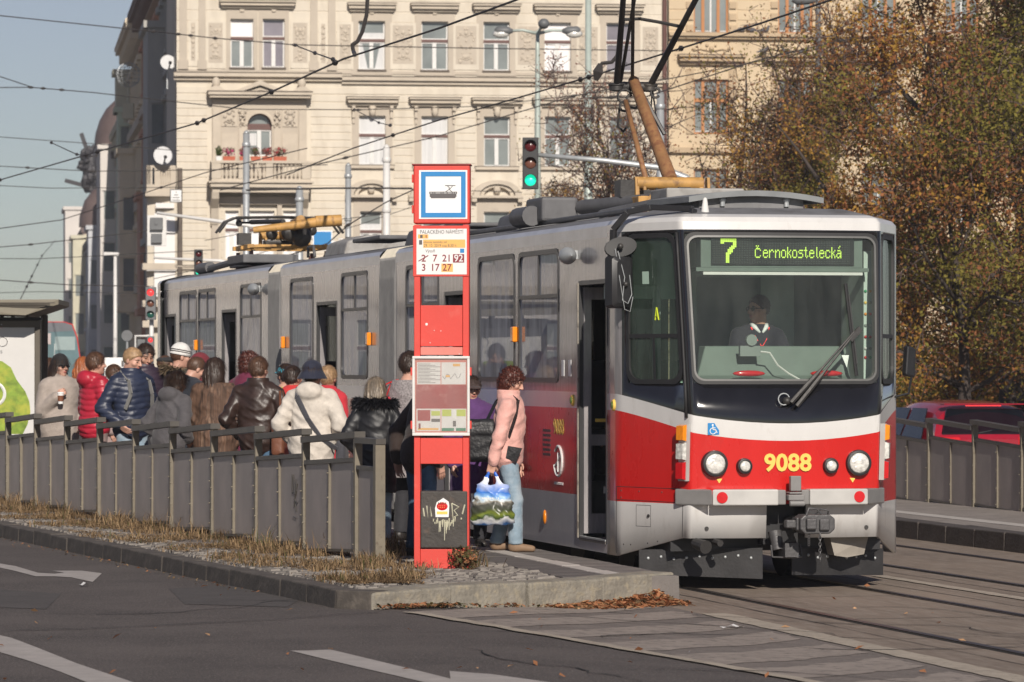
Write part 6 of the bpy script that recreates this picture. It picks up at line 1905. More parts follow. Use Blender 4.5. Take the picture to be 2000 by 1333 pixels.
# head box with the stop sign
hd = sbox('sign_box', 809, 919, 324, 438, -.115, .10, M['p_red'], bevel=.012)
sbox('sign_lid', 806, 921, 321.5, 324.5, -.125, .11, M['p_dark'], hd)
for y in (342, 402): sbox('hinge', 805.5, 809, y, y+16, -.10, -.06, M['p_red'], hd)
sbox('white_field', 820, 914, 334, 429, -.119, -.114, M['sign_white'], hd, 0)
mb = MB()
for (p0, p1, y0, y1) in ((824,911,337,346),(824,911,417,426),(824,833,346,417),(902,911,346,417)): mb.box(sx(p0),sx(p1),-.123,-.1195,sz(y1),sz(y0))
mb.build('blue_border', M['blue_sign'], hd)
mb = MB()  # tram pictogram
mb.box(sx(841),sx(893),-.1225,-.1195,sz(386),sz(379)); mb.box(sx(840),sx(894),-.1225,-.1195,sz(377.5),sz(376)); mb.box(sx(843),sx(891),-.1225,-.1195,sz(388.5),sz(386))
for p in (840,846,850,862,866,874,884,888,892.5): mb.box(sx(p),sx(p+1.8),-.1226,-.1196,sz(380),sz(377))
for (a, b_) in (((872,376),(881,370)),((881,370),(875,364)),((881,370),(886,364)),((884,376),(878,370))): mb.beam((sx(a[0]),-.121,sz(a[1])),(sx(b_[0]),-.121,sz(b_[1])),.004,.005,up=(0,1,0))
mb.box(sx(871),sx(891),-.1225,-.1195,sz(364.6),sz(363.4))
mb.build('tram_pictogram', M['print_grey'], hd)
# line board
lb = sbox('line_board', 808, 917.5, 442, 541, -.108, -.101, M['p_red'])
sbox('paper', 815, 913, 448, 537, -.111, -.1085, M['paper'], lb, 0)
def stext(t, size, px, py, m, par, sx_=.9, align='CENTER', bold=0.0, d=-.1135): return lettering('lettering', t, size, m, (sx(px), d, sz(py)), (R(90),0,0), par, 0.0, align, sx_, bold)
stext('PALACKÉHO NÁMĚSTÍ', .043, 864, 454.5, M['print_grey'], lb, .84)
for (p0, p1, y0, y1) in ((818,838,459,467),(828,910,469,485),(863.5,886,516,532)):
    sbox('orange_patch', p0, p1, y0, y1, -.1122, -.1112, M['print_orange'], lb, 0)
stext('8', .034, 834, 463, M['print_red'], lb); stext('obnova zastávky od', .026, 828.5, 474, M['print_grey'], lb, .95, 'LEFT'); stext('29. 10. 2019 cca 8:30 h', .036, 829, 481, M['print_grey'], lb, .82, 'LEFT')
stext('Výtoň', .036, 842, 491.5, M['print_grey'], lb)
mb = MB(); mb.box(sx(820),sx(826),-.1125,-.1112,sz(479),sz(470)); mb.box(sx(822),sx(827),-.1135,-.1125,sz(466),sz(460)); mb.build('pictogram', M['print_grey'], lb)
sbox('blue_patch', 900, 908, 487, 495, -.1122, -.1112, M['blue_sign'], lb, 0)
sbox('maroon_patch', 886, 908, 497.5, 514, -.1122, -.1112, M['print_red'], lb, 0)
for t, px, py, m in (('2',829,506,'print_red'),('7',851,506,'print_red'),('21',874,506,'print_red'),('92',897,506,'paper'),('3',829,524,'print_red'),('17',851,524,'print_red'),('27',874.5,524,'print_red')): stext(t, .082, px, py, M[m], lb, .95, bold=.001)
mb = MB(); mb.beam((sx(819),-.114,sz(511)),(sx(838),-.114,sz(500)),.007,.002,up=(0,1,0)); mb.build('strike', M['print_red'], lb)
# timetable case in a white frame
tf = MB()
for (p0, p1, y0, y1) in ((807,919,696,701),(807,919,845,851),(807,812,701,845),(914,919,701,845)): tf.box(sx(p0),sx(p1),-.135,-.10,sz(y1),sz(y0))
tf = tf.build('timetable_frame', M['white'], sign, bevel=.004)
sbox('back', 812.2, 913.8, 701.2, 844.8, -.112, -.102, M['p_faded'], tf, 0)
for y in (718, 822):
    for p in (803.5, 918.5): sbox('latch', p, p+4, y, y+16, -.13, -.10, M['p_red'], tf)
sheets = (('timetable',816,862,708,751,'paper'),('timetable',863.5,911,708,751,'paper'),('poster',814,912.5,752,798,'paper_red'),('poster',815,862,798.5,842,'paper'),('poster',863.5,912,798.5,842,'paper'))
for nm, p0, p1, y0, y1, m in sheets: sbox(nm, p0, p1, y0, y1, -.1145, -.1125, M[m], tf, 0)
for p0, p1, y0, y1, m in ((817,842,801,822,'paper_red'),(844,861,803,812,'lime'),(844,861,818,824,'print_grey'),(865,883,800,813,'lime'),(893,911,800,813,'lime'),(864,888,836,842,'teal'),(892,911,836,842,'teal'),(885,893,800,818,'sign_white'),(886,892,822,833,'print_grey'),(819,823,827,838,'print_red'),(818,858,836,840,'print_orange'),(886,900,711,716,'print_orange'),(872,880,733,737,'print_orange')):
    sbox('print', p0, p1, y0, y1, -.1165, -.1148, M[m], tf, 0)
mb = MB()
for k in range(14): mb.box(sx(818),sx(842+10*(k % 3)),-.1155,-.1147,sz(711+k*2.8+.8),sz(711+k*2.8))
for k in range(9): mb.beam((sx(866+4*k),-.115,sz(735+6*math.sin(k*1.9))),(sx(870+4*k),-.115,sz(735+6*math.sin((k+1)*1.9))),.003,.001,up=(0,1,0))
for k in range(6): mb.box(sx(866),sx(882-(k%2)*5),-.1155,-.1147,sz(803+k*1.6+.5),sz(803+k*1.6))
tag(mb.build('small_print', M['print_grey'], tf), kind='stuff')
mb = MB(); mb.box(sx(812.2),sx(913.8),-.129,-.126,sz(844.8),sz(701.2)); mb.build('pane', glass('timetable_glass', (.93,.93,.93), 1.45, 0.02, 0.07, (.6,.58,.56)), tf)
# sticker and paint drips on the cabinet
c = (sx(865), -.1135, sz(992))
mb = MB(); mb.prism([(-.055,-.075),(.055,-.075),(.06,.02),(.055,.055),(.01,.085),(-.045,.05),(-.06,.0)], lambda x, z: (c[0]+x,-.1122,c[2]+z), lambda x, z: (c[0]+x,-.1142,c[2]+z)); stk = mb.build('sticker', M['sign_white'], bx)
mb = MB(); mb.sphere((c[0],-.1143,c[2]+.015),(.047,.003,.035),14,8,0); mb.box(c[0]-.045,c[0]+.045,-.1155,-.1143,c[2]-.052,c[2]-.028,1)
for k in range(5): mb.cyl((c[0]-.03+.015*k,-.116,c[2]+.035),(c[0]-.032+.016*k,-.116,c[2]+.05),.005,.002,5,2)
for k in range(8): mb.sphere((c[0]-.028+.016*(k % 4),-.1172,c[2]+.005+.014*(k//4)),.003,5,4,1)
mb.build('strawberry_print', [M['red_lens'], M['t_num'], M['leafg']], stk)
mb = MB(); r_ = random.Random(4)
for k in range(17):
    x = -.07+.011*k+r_.uniform(-.004,.004); l = r_.uniform(.03,.16)*(1.2-abs(k-8)/9)
    mb.tube([(c[0]+x,-.1138,c[2]-.07-r_.uniform(0,.05)),(c[0]+x+r_.uniform(-.004,.004),-.1138,c[2]-.10-l)],[.006,.003],4)
for pts in ([(-.16,.02),(-.15,-.05)],[(-.13,.04),(-.12,-.06),(-.10,.03),(-.09,-.05)],[(.08,.06),(.09,-.06),(.13,-.04),(.10,.0),(.14,.03),(.08,.06)],[(.19,.05),(.17,-.03)],[(.16,-.06),(.161,-.075)]):
    mb.tube([(c[0]+x,-.1136,c[2]-.02+z) for x, z in pts], .006, 4)
st_ = mb.build('paint_drips', mat('drip_cream',(0.55,0.53,0.40),.6,var=.1), bx)
mb = MB()
for (p, y) in ((834,634),(849,646),(862,647),(841,670),(830,757-60),(898,692)): mb.sphere((sx(p),-.0935 if y > 680 else -.0755,sz(y)),(.011 if p == 834 else .004,.002,.012 if p == 834 else .004),8,5)
tag(mb.build('paint_chips', M['paper'], sign), kind='stuff'); tag(st_, kind='stuff')

# ---------------- traffic lights, masts, lamps, signs
M['lamp_red'] = mat('signal_red', (0.5,0.02,0.02), .3, var=0, emit=(1,.06,.06), estr=1.2); M['lamp_green'] = mat('signal_green', (0.02,.5,.35), .3, var=0, emit=(.0,.80,.45), estr=1.0)
M['off_red'] = mat('signal_red_off', (0.09,0.01,0.012), .25, var=.2); M['off_amber'] = mat('signal_amber_off', (0.15,0.06,0.04), .25, var=.2); M['off_green'] = mat('signal_green_off', (0.015,0.09,0.07), .25, var=.2)
M['sig_black'] = mat('signal_black', (0.02,0.02,0.022), .5, var=.1); M['mast_green'] = mat('mast_pale_green', (0.42,0.48,0.44), .5, var=.08, metal=.2)
M['sig_grey'] = mat('signal_grey', (0.13,0.135,0.14), .5)
def signal(label, P, h, lamps, rot=0.0, hm_=None, group='traffic lights at the crossing', visor=1.0):
    n = len(lamps); w = h/n*.93; s = thing('traffic_light', label, 'traffic light', P, rot, group)
    mb = MB(); mb.box(-w/2, w/2, 0, .22*w/.3, -h/2, h/2); mb.build('housing', hm_ or M['sig_black'], s, bevel=.012)
    for k, m in enumerate(lamps):
        z = h/2-(k+.5)*h/n; r = w*.36
        mb = MB(); mb.lathe([(r,0),(r*.9,.012),(.01,.03)], 18, Matrix.Translation((0,-.002,z)) @ Matrix.Rotation(R(90),4,'X')); mb.build('lens', M[m], s, smooth=True)
        mb = MB(); V = []
        for d in (0, -w*.5*visor):
            for j in range(13):
                a = R(-20+220*j/12); dd = d*(.35+.65*max(0, math.sin(a)))
                V.append((r*1.08*math.cos(a), dd, z+r*1.08*math.sin(a)))
        mb.add(V, [(j,j+1,14+j,13+j) for j in range(12)]); o = mb.build('visor', hm_ or M['sig_black'], s)
        so = o.modifiers.new('thickness','SOLIDIFY'); so.thickness = .008
    return s
def mast(name, label, cat, pts, r, m, n=10, group=None):
    P = Vector(pts[0]); t = thing(name, label, cat, P, 0, group)
    mb = MB(); mb.tube([Vector(p)-P for p in pts], r, n); mb.build('pole', m, t, smooth=True); return t
# big signal on the arm above the tram
YT = 76
signal('large traffic light showing green on the mast arm above the tram roof', at(1036,319,YT-.15), .93, ['off_red','off_amber','lamp_green'], 0)
base = G(1372, YT)
mast('signal_mast', 'galvanised mast whose curved arm carries the large green traffic light', 'mast', [base, at(1372,420,YT), at(1362,375,YT), at(1340,348,YT), at(1290,328,YT), at(1180,314,YT), at(1050,303,YT)], [.10,.09,.08,.07,.06,.05,.04], M['galv'])
# left group
signal('three lamp traffic light with red arrow on the pole left of the tram tail', at(294,593,84), .66, ['lamp_red','off_amber','off_green'], .0, M['sig_grey'])
signal('smaller lower traffic light showing red on the pole left of the tram tail', at(294,679,84-.05), .45, ['lamp_red','off_amber','off_green'], 0, M['sig_grey'])
mast('signal_pole', 'white pole carrying two red traffic lights left of the tram tail', 'pole', [G(296,84.25), at(296,560,84.25)], .045, M['white'])
signal('dark traffic light with green lowest lamp above the tram tail', at(388,514,96), .62, ['off_red','off_amber','lamp_green'], R(8))
mast('signal_mast', 'thin white mast arm over the tram tail carrying the dark green lit signal', 'mast', [G(480,96.3), at(480,540,96.3), at(470,520,96.3), at(430,510,96.3), at(300,504,96.3)], [.06,.05,.045,.04,.025], M['white'])
mast('signal_mast', 'long white mast arm sloping above the folded rear pantograph', 'mast', [G(704,98), at(704,520,98), at(690,492,98), at(640,470,98), at(480,440,98), at(306,416,98)], [.09,.08,.07,.06,.05,.035], M['white'])
def backsig(label, P, h):
    s = thing('traffic_light', label, 'traffic light', P, 0, 'signal boxes seen from behind'); w = h*.62
    mb = MB(); mb.box(-w/2,w/2,0,.02,-h/2,h/2); mb.build('board', M['white'], s, bevel=.01)
    mb = MB(); mb.box(-w*.33,w*.33,-.12,-.001,h*.02,h*.42); mb.cyl((0,-.14,h*.22),(0,-.12,h*.22),.04,n=8); mb.build('housing', M['sig_grey'], s, bevel=.01)
    mb = MB(); mb.box(-w*.28,w*.28,-.10,-.001,-h*.40,-h*.10); mb.build('housing', M['sig_grey'], s, bevel=.01); return s
backsig('white board with two grey signal housings at the left end of the long arm', at(306,451,97.9), .72)
sg = thing('arrow_board', 'small white board with black signal box beside the lower red light', 'sign', at(278,680,84.3), 0)
mb = MB(); mb.tube([(-.14,0,-.45),(-.14,0,.24),(.16,0,.24)], .025, 6); mb.build('frame', M['white'], sg); mb = MB(); mb.box(-.10,.06,-.03,.05,-.12,.17); mb.build('housing', M['sig_grey'], sg, bevel=.01)
# poles
for px, yt, Y, r, m, lab in ((481,262,112,.085,'galv','silver pole with a wire clamp in front of the balcony'),(585,370,118,.10,'galv','short thick silver pole to the right of the balcony pole'),(680,325,122,.085,'galv','slim silver pole left of the thick white pole'),(755,290,104,.085,'white','thick white pole just left of the red stop totem'),(1290,184,96,.085,'galv','silver pole behind the raised pantograph')):
    p = mast('pole', lab, 'pole', [G(px,Y), at(px,yt,Y)], [r*1.15,r], M[m], 12, 'overhead wire poles')
    mb = MB(); h_ = at(px,yt,Y).z; mb.lathe([(r*1.02,0),(r*.7,.06),(.01,.10)], 12, Matrix.Translation((0,0,h_))); mb.build('cap', M[m], p, smooth=True)
    mb = MB()
    for k in (0.35,1.6): mb.lathe([(r*1.15,0),(r*1.3,.02),(r*1.3,.10),(r*1.15,.12)],12,Matrix.Translation((0,0,h_-k)))
    tag(mb.build('clamp', M[m], p, smooth=True), kind='stuff')
lp = mast('street_lamp', 'pale green street lamp with two arms in front of the cream house', 'street lamp', [G(1050,118), at(1050,250,118), at(1050,100,118), at(1050,60,118)], [.11,.085,.06,.05], M['mast_green'], 12)
o_ = G(1050,118); 
mb = MB()
for s in (-1,1):
    a = at(1050,66,118)-o_; b = at(1050+s*58,61,118)-o_; mb.tube([a, a.lerp(b,.5)+Vector((0,0,.06)), b], [.05,.04,.035], 8)
mb.tube([at(1050,75,118)-o_, at(1053,60,118)-o_, at(1060,49,117.5)-o_],[.05,.045,.04],8)
mb.build('arm', M['mast_green'], lp, smooth=True)
for s in (-1,1):
    mb = MB(); p0 = at(1050+s*48,61,118)-o_; p1 = at(1050+s*84,60,118)-o_
    mb.tube([p0, p0.lerp(p1,.3), p0.lerp(p1,.85), p1], [.05,.12,.12,.05], 8); hd_ = mb.build('lamp_head', M['sig_grey'], lp, smooth=True)
    mb = MB(); mb.sphere(p0.lerp(p1,.65)-Vector((0,0,.09)),(.24,.12,.12),10,6); mb.build('lens', M['clear_lens'], hd_, smooth=True)
mb = MB(); mb.sphere(at(1062,47,117.4)-o_,(.16,.2,.15),10,8); mb.build('lamp_head', M['sig_grey'], lp, smooth=True)
mast('pole', 'thick pale green mast rising out of the picture in front of the cream house', 'pole', [G(1149,112), at(1149,175,112), at(1149,174,112), at(1149,-60,112)], [.125,.115,.085,.08], M['mast_green'], 12)
lm = mast('street_lamp', 'tall grey street lamp with one head before the yellow house', 'street lamp', [G(1598,110), at(1598,0,110), at(1597,-14,110), at(1580,-18,110)], [.10,.07,.06,.05], M['sig_grey'], 10)
mb = MB(); o2 = G(1598,110); mb.tube([at(1596,2,110)-o2, at(1575,0,110)-o2, at(1555,1,110)-o2, at(1548,2,110)-o2],[.04,.13,.13,.05],8); mb.build('lamp_head', M['sig_grey'], lm, smooth=True)
lq = mast('street_lamp', 'white street lamp with a short flat head far down the side street', 'street lamp', [G(225,150), at(225,500,150)], [.09,.06], M['white'], 8)
mb = MB(); o3 = G(225,150); mb.beam(at(203,496,150)-o3, at(232,497,150)-o3, .2,.12); mb.build('lamp_head', M['white'], lq)
la = mast('street_lamp', 'thin white lamp arm in the big tree at the right edge', 'street lamp', [G(2120,84), at(2120,345,84), at(2060,342,84)], [.09,.06,.05], M['white'], 8)
mb = MB(); o4 = G(2120,84); mb.beam(at(2062,342,84)-o4, at(1948,344,84)-o4, .10, .07); mb.build('lamp_arm', M['white'], la)
# signs
def board(name, label, P, w, h, face, edge=None, rot=0.0):
    t = thing(name, label, 'sign', P, rot)
    mb = MB(); mb.box(-w/2,w/2,0,.03,-h/2,h/2); mb.build('panel', edge or M['sign_white'], t, bevel=.006)
    mb = MB(); mb.box(-w/2+.03,w/2-.03,-.004,-.0005,-h/2+.03,h/2-.03); mb.build('face', face, t); return t
bs = board('road_sign', 'blue road sign behind the folded rear pantograph', at(630,470,97), .46, .46, M['blue_sign'])
ps = board('road_sign', 'red and black signal box with a P beside it, right of the blue sign', at(687,474,98.5), .32, .26, M['sig_black'], M['sig_black'])
mb = MB(); mb.box(-.02,.03,-.008,-.0045,-.10,.11); mb.build('red_bar', M['lamp_red'], ps)
lettering('letter', 'P', .26, M['sign_white'], (-.26,-.004,0), (R(90),0,0), ps, .01)
ws_ = board('notice_sign', 'small square white notice with black rim on the corner house', at(344,383,158), .46, .5, M['sign_white'], M['sig_black'])
mb = MB()
for k, w in enumerate((.04,.14,.26,.3)): mb.box(-w/2,w/2,-.008,-.0045,.12-.1*k,.15-.1*k)
mb.build('print', M['print_grey'], ws_)
ds = board('direction_sign', 'white lane sign with two black arrows behind the waiting crowd', at(242,736,86), .80, .78, M['sign_white'])
for x in (-.20, .14):
    mb = MB(); mb.box(x-.025,x+.025,-.009,-.0045,-.30,.10); mb.prism([(x-.08,.08),(x+.08,.08),(x,.24)], lambda a,z: (a,-.009,z), lambda a,z: (a,-.0045,z)); mb.build('arrow', M['print_grey'], ds)
mb = MB(); mb.box(-.05,.0,-.009,-.0045,.20,.33); mb.build('mark', M['print_grey'], ds)
mb = MB(); mb.cyl((0,.05,-2.2),(0,.05,-.3),.03,n=8); mb.build('post', M['galv'], ds)
for k, (px, py, Y) in enumerate(((248,656,120),)):
    d_ = thing('traffic_mirror', 'round grey disc on a post in the side street', 'mirror', at(px,py,Y), 0)
    mb = MB(); mb.cyl((0,0,0),(0,.05,0),.16,n=20); mb.build('disc', M['sig_grey'], d_); mb = MB(); mb.cyl((0,.06,.1),(0,.06,-3),.03,n=6); mb.build('post', M['galv'], d_)

# ---------------- shelter with lit poster on the left
M['shelter'] = mat('shelter_bronze', (0.105,0.09,0.07), .45, metal=.3, var=.1); M['shelter_u'] = mat('shelter_soffit', (0.16,0.14,0.10), .6, var=.1)
M['poster'] = mat('poster_white', (0.60,0.59,0.575), .25, var=.03); M['pgreen'] = mat('poster_pear_green', (0.20,0.30,0.035), .35, var=.4, vscale=9, col2=(0.38,0.40,0.05), c2=(.45,.65), c2scale=5)
YS = 56.0
sh = thing('bus_shelter', 'bronze stop shelter with slatted canopy and white pear poster at the left edge', 'shelter', G(20,YS,PZ), R(3))
def hx_(px): return (px-20)*YS/FPX
def hz2(py): return CZ-(py-HZ)*YS/FPX-PZ
mb = MB(); mb.box(hx_(-130),hx_(79),-.10,.10,hz2(640),hz2(626)); mb.box(hx_(68),hx_(79),-.10,.10,0,hz2(640)-.001); mb.box(hx_(-130),hx_(-119),-.10,.10,0,hz2(640)-.001); mb.box(hx_(-119),hx_(68),-.10,.10,0,hz2(850)); mb.build('poster_case', M['shelter'], sh, bevel=.008)
mb = MB(); mb.box(hx_(-130),hx_(82),-.13,.13,hz2(626)+.001,hz2(623)+.02); mb.build('case_lid', M['rubber'], sh)
mb = MB(); mb.box(hx_(-119)+.002,hx_(68)-.002,-.07,.07,hz2(850)+.002,hz2(640)-.002); po = mb.build('poster', M['poster'], sh)
def pprism(name, pts, m, d): 
    mb = MB(); mb.prism([(hx_(x),hz2(y)) for x, y in pts], lambda x,z: (x,-.0705-d,z), lambda x,z: (x,-.0701,z)); return mb.build(name, m, po)
pprism('pear', [(-60,706),(-20,703),(5,706),(22,718),(33,742),(50,765),(58,785),(60,805),(54,830),(45,848),(-60,848)], M['pgreen'], .001)
mb = MB(); mb.tube([(hx_(-12)+.15*math.cos(R(a)),-.073,hz2(770)+.15*math.sin(R(a))) for a in range(-90,95,12)],.022,5); mb.tube([(hx_(7)+.062*math.cos(R(a)),-.073,hz2(668)+.062*math.sin(R(a))) for a in range(0,361,20)],.004,4); mb.build('ring', M['sign_white'], po)
mb = MB(); mb.tube([(hx_(6)+.062*math.cos(R(a)),-.074,hz2(668)+.062*math.sin(R(a))) for a in range(0,361,20)],.0045,4); mb.build('letter_ring', M['print_grey'], po)
lettering('lettering', 'ls', .085, M['sig_grey'], (hx_(2),-.0715,hz2(687)), (R(90),0,0), po)
lettering('lettering', 'x', .035, M['sign_white'], (hx_(4),-.101,hz2(634)), (R(90),0,0), sh)
mb = MB()
za, zb_ = hz2(600), hz2(589)
mb.add([(hx_(-200),-.6,hz2(610)),(hx_(55),-.6,hz2(617)),(hx_(118),-.5,za+.03),(hx_(118),-.5,zb_+.02),(hx_(-200),-.6,hz2(588)),(hx_(-200),2.2,hz2(610)),(hx_(55),2.2,hz2(617)),(hx_(118),2.2,za+.03),(hx_(118),2.2,zb_+.02),(hx_(-200),2.2,hz2(588))],
       [(0,1,2,3,4),(9,8,7,6,5),(0,5,6,1),(1,6,7,2),(2,7,8,3),(3,8,9,4),(4,9,5,0)])
ca_ = mb.build('canopy', M['shelter_u'], sh)
mb = MB()
for k in range(7): mb.beam((hx_(-200),-.62+.02*k,hz2(593+2.6*k)),(hx_(112-10*k),-.62+.02*k,hz2(593+3.0*k)),.02,.02)
mb.build('canopy_slats', M['shelter'], ca_)
mb = MB()
for px in (-100, 0, 22, 50): mb.cyl((hx_(px),.3,hz2(624)),(hx_(px)+.02,.3,hz2(606)),.03,n=6)
for px in (-130, 70): mb.cyl((hx_(px),1.9,0),(hx_(px),1.9,hz2(612)),.05,n=8)
mb.build('strut', M['shelter'], sh)

# ---------------- distant tram with 21 on its blind
M['far_glass'] = mat('far_windscreen', (0.10,0.165,0.185), .12, var=.2, vscale=1.2, coat=.5); M['far_band'] = mat('far_tram_grey', (0.12,0.125,0.14), .4)
tr2 = thing('tram', 'distant red nosed tram with 21 on its blind behind the shelter', 'tram', G(84,100), R(12))
def t2(px): return (px-84)*100/FPX
def t2z(py): return CZ-(py-HZ)*100/FPX
mb = MB()
prof = [(-1.2,.4),(-1.25,1.0),(-1.25,2.2),(-1.15,2.75),(-.8,2.98),(.5,2.98),(.72,2.92),(.84,2.6),(.94,1.9),(.97,1.0),(.92,.4)]
mb.prism(prof, lambda x,z: (x, .25*(abs(x)/1.2)**2, z), lambda x,z: (x*1.02, 14, z)); mb.build('body', M['t_red'], tr2, smooth=30)
mb = MB(); mb.prism([(-1.2,1.1),(-1.2,2.2),(-1.12,2.72),(-.78,2.95),(.5,2.95),(.69,2.89),(.80,2.58),(.90,1.9),(.92,1.1)], lambda x,z: (x,-.03,z), lambda x,z: (x,.3,z)); ws2 = mb.build('windscreen', M['far_glass'], tr2)
mb = MB(); mb.prism([(-1.14,2.72),(-.78,2.96),(.5,2.96),(.69,2.9),(.73,2.76),(-1.12,2.66)], lambda x,z: (x,-.034,z), lambda x,z: (x,-.031,z)); mb.build('head_band', M['far_band'], ws2)
mb = MB(); mb.box(-.15,.18,-.05,-.036,2.44,2.70); mb.build('blind', mat('far_blind',(0.45,0.38,0.37),.6,var=.05), ws2)
lettering('lettering', '21', .22, M['red_lens'], (.02,-.052,2.56), (R(90),0,0), ws2, sx=.9)
mb = MB(); mb.beam((-.05,-.06,1.62),(.42,-.06,1.64),.03,.02); mb.beam((.42,-.06,1.64),(.52,-.06,1.82),.03,.02); mb.beam((.26,-.045,1.7),(.27,-.045,2.45),.012,.01); mb.build('wiper', M['white'], ws2)
mb = MB(); mb.box(.28,.76,-.036,-.032,2.3,2.62); mb.build('visor', mat('far_visor',(0.26,0.33,0.33),.4,var=.1), ws2)

# ---------------- red car on the right
M['car_red'] = mat('car_red', (0.30,0.010,0.025), .22, var=.04, coat=.8); M['car_glass'] = glass('car_glass', (.16,.20,.24), 1.6, 0, .03, (.1,.12,.15)); M['car_dark'] = mat('car_trim', (0.02,0.02,0.022), .5)
car = thing('car', 'red hatchback car parked beyond the right hand fence', 'car', Vector((6.25,60.5,-.02)), THETA-R(1)); car.scale = (.97,.97,.97)
# local x right, y forward (away), z up; cross sections from tail to nose
secs = [(-2.05,.62,.95,.80,.60),(-1.98,.80,1.02,.86,.40),(-1.75,.86,1.42,.62,.30),(-1.5,.87,1.47,.64,.26),(-.6,.88,1.52,.66,.22),(.3,.88,1.48,.64,.22),(.75,.88,1.22,.66,.22),(1.15,.87,.98,.74,.22),(1.75,.84,.88,.72,.26),(2.05,.70,.70,.58,.40)]
mb = MB(); rows = []
for (y, w, zt, wt, zb0) in secs:
    zs_ = .92 if zt > 1.1 else zt-.06
    rows.append([(-w*.9,y,zb0),(-w,y,zb0+.15),(-w,y,.68),(-w*.985,y,zs_),(-wt-.03,y,zt-.05 if zt > 1.1 else zt-.02),(-wt*.8,y,zt),(0,y,zt+.025),(wt*.8,y,zt),(wt+.03,y,zt-.05 if zt > 1.1 else zt-.02),(w*.985,y,zs_),(w,y,.68),(w,y,zb0+.15),(w*.9,y,zb0)])
mb.grid(rows); mb.add(rows[0], [tuple(range(12,-1,-1))]); mb.add(rows[-1], [tuple(range(13))])
cbody = mb.build('body', M['car_red'], car, smooth=35)
ss = cbody.modifiers.new('smooth','SUBSURF'); ss.levels = 1; ss.render_levels = 1
mb = MB(); mb.prism([(-.56,1.40),(.56,1.40),(.70,1.03),(-.70,1.03)], lambda x,z: (x,-2.02+(z-1.0)*.52,z), lambda x,z: (x,-1.95+(z-1.0)*.52,z)); mb.build('rear_window', M['car_glass'], car, bevel=.02)
for s in (-1,1):
    for (y0,y1,y2,y3) in ((-1.62,-.62,-.66,-1.35),(-.55,.52,.22,-.55),):
        mb = MB(); V = [Vector((s*.885,y0,.95)),Vector((s*.885,y1,.95)),Vector((s*.705,y2,1.40)),Vector((s*.705,y3,1.40))]
        mb.add(V+[v+Vector((s*.012,0,.004)) for v in V], [(0,1,2,3),(7,6,5,4),(0,4,5,1),(1,5,6,2),(2,6,7,3),(3,7,4,0)]); mb.build('side_window', M['car_glass'], car)
    mb = MB(); mb.box(s*.60-.17,s*.60+.17,-2.06,-1.93,.80,1.0); mb.build('tail_lamp', M['red_lens'], car, bevel=.03)
    mb = MB(); mb.box(s*.95-.06,s*.95+.06,.42,.52,.93,1.03); mb.build('door_mirror', M['car_red'], car, bevel=.03)
    for y in (-1.28,1.28):
        mb = MB(); mb.lathe([(.20,-.10),(.31,-.10),(.32,-.06),(.32,.06),(.31,.10),(.20,.10)],20,Matrix.Translation((s*.78,y,.32)) @ Matrix.Rotation(R(90),4,'Y')); wh = mb.build('wheel', M['rubber'], car, smooth=40)
        mb = MB(); mb.lathe([(.20,0),(.19,.03),(.05,.04)],14,Matrix.Translation((s*.80,y,.32)) @ Matrix.Rotation(R(90)*s,4,'Y')); mb.build('rim', M['galv'], wh, smooth=40)
mb = MB()
for k in range(18): mb.box(-.27+.03*k,-.252+.03*k,-1.80,-1.77,1.435,1.452)
mb.build('brake_light', M['lamp_red'], car)
mb = MB(); mb.cyl((-.15,-2.0,1.05),(.25,-1.93,1.12),.012,n=6); mb.build('rear_wiper', M['car_dark'], car)
mb = MB(); mb.box(-.62,.62,-1.86,-1.66,1.455,1.475); mb.build('spoiler', M['car_red'], car, bevel=.01)
mb = MB(); mb.box(-.8,.8,-2.1,-1.9,.35,.6); mb.build('rear_bumper', M['car_red'], car, bevel=.04)
mb = MB(); mb.box(-.26,.26,-2.112,-2.102,.62,.73); mb.build('number_plate', M['sign_white'], car)

# ---------------- overhead wires
def wire(label, pts, r=.011, z=None, fit=(), sag=0):
    P = []
    for p in pts:
        if len(p) == 3: P.append(at(*p))
        else:
            Y = FPX*(z-CZ)/(HZ-p[1]); P.append(at(p[0], p[1], Y))
    o = P[0]
    mb = MB()
    Q = []
    for a, b in zip(P, P[1:]):
        n = 4
        for k in range(n): Q.append(a.lerp(b, k/n)-Vector((0,0,sag*4*(k/n)*(1-k/n)))-o)
    Q.append(P[-1]-o)
    t = thing('overhead_wire', label, 'wire', o, 0, 'overhead tram wires')
    mb.tube(Q, r, 5); mb.build('cable', M['wire'], t)
    if fit:
        mb = MB()
        for f in fit:
            i = min(len(P)-2, int(f)); p = P[i].lerp(P[i+1], f-int(f))-o
            q = P[i].lerp(P[i+1], min(1, f-int(f)+.012))-o; d = (q-p)
            d = d.normalized() if d.length > 1e-6 else Vector((1,0,0))
            mb.tube([p-d*.10, p, p+d*.10], [r*1.2, r*3.2, r*1.2], 6)
        tag(mb.build('clamp', M['wire'], t), kind='stuff')
    return t
wire('thick contact wire from the left picture edge up to the top centre', [(-60,372),(0,352),(190,297),(385,241),(530,180),(670,116),(860,55),(1015,-2),(1120,-45)], .014, 6.0, (1.0,1.9,2.0,3.0,3.1,4.0,4.9))
wire('contact wire of the second track crossing before the pantograph', [(560,342),(690,290),(855,236),(1000,195),(1150,151),(1330,95),(1480,48),(1640,-5)], .013, 6.0, (1.5,3.9,4.0,5.0))
wire('span wire from the top left with a pale insulator over the cream house', [(-60,25,120),(0,31,120),(300,62,122),(420,75,124),(575,88,126),(950,95,130),(1330,100,138)], .016, fit=(2.0,2.4,2.6,3.0,4.0))
wire('short slanted wire between the span wire and the contact wire at top', [(575,88,70),(615,104,60),(655,118,51.5)], .010, fit=(0.05,1.0,1.9))
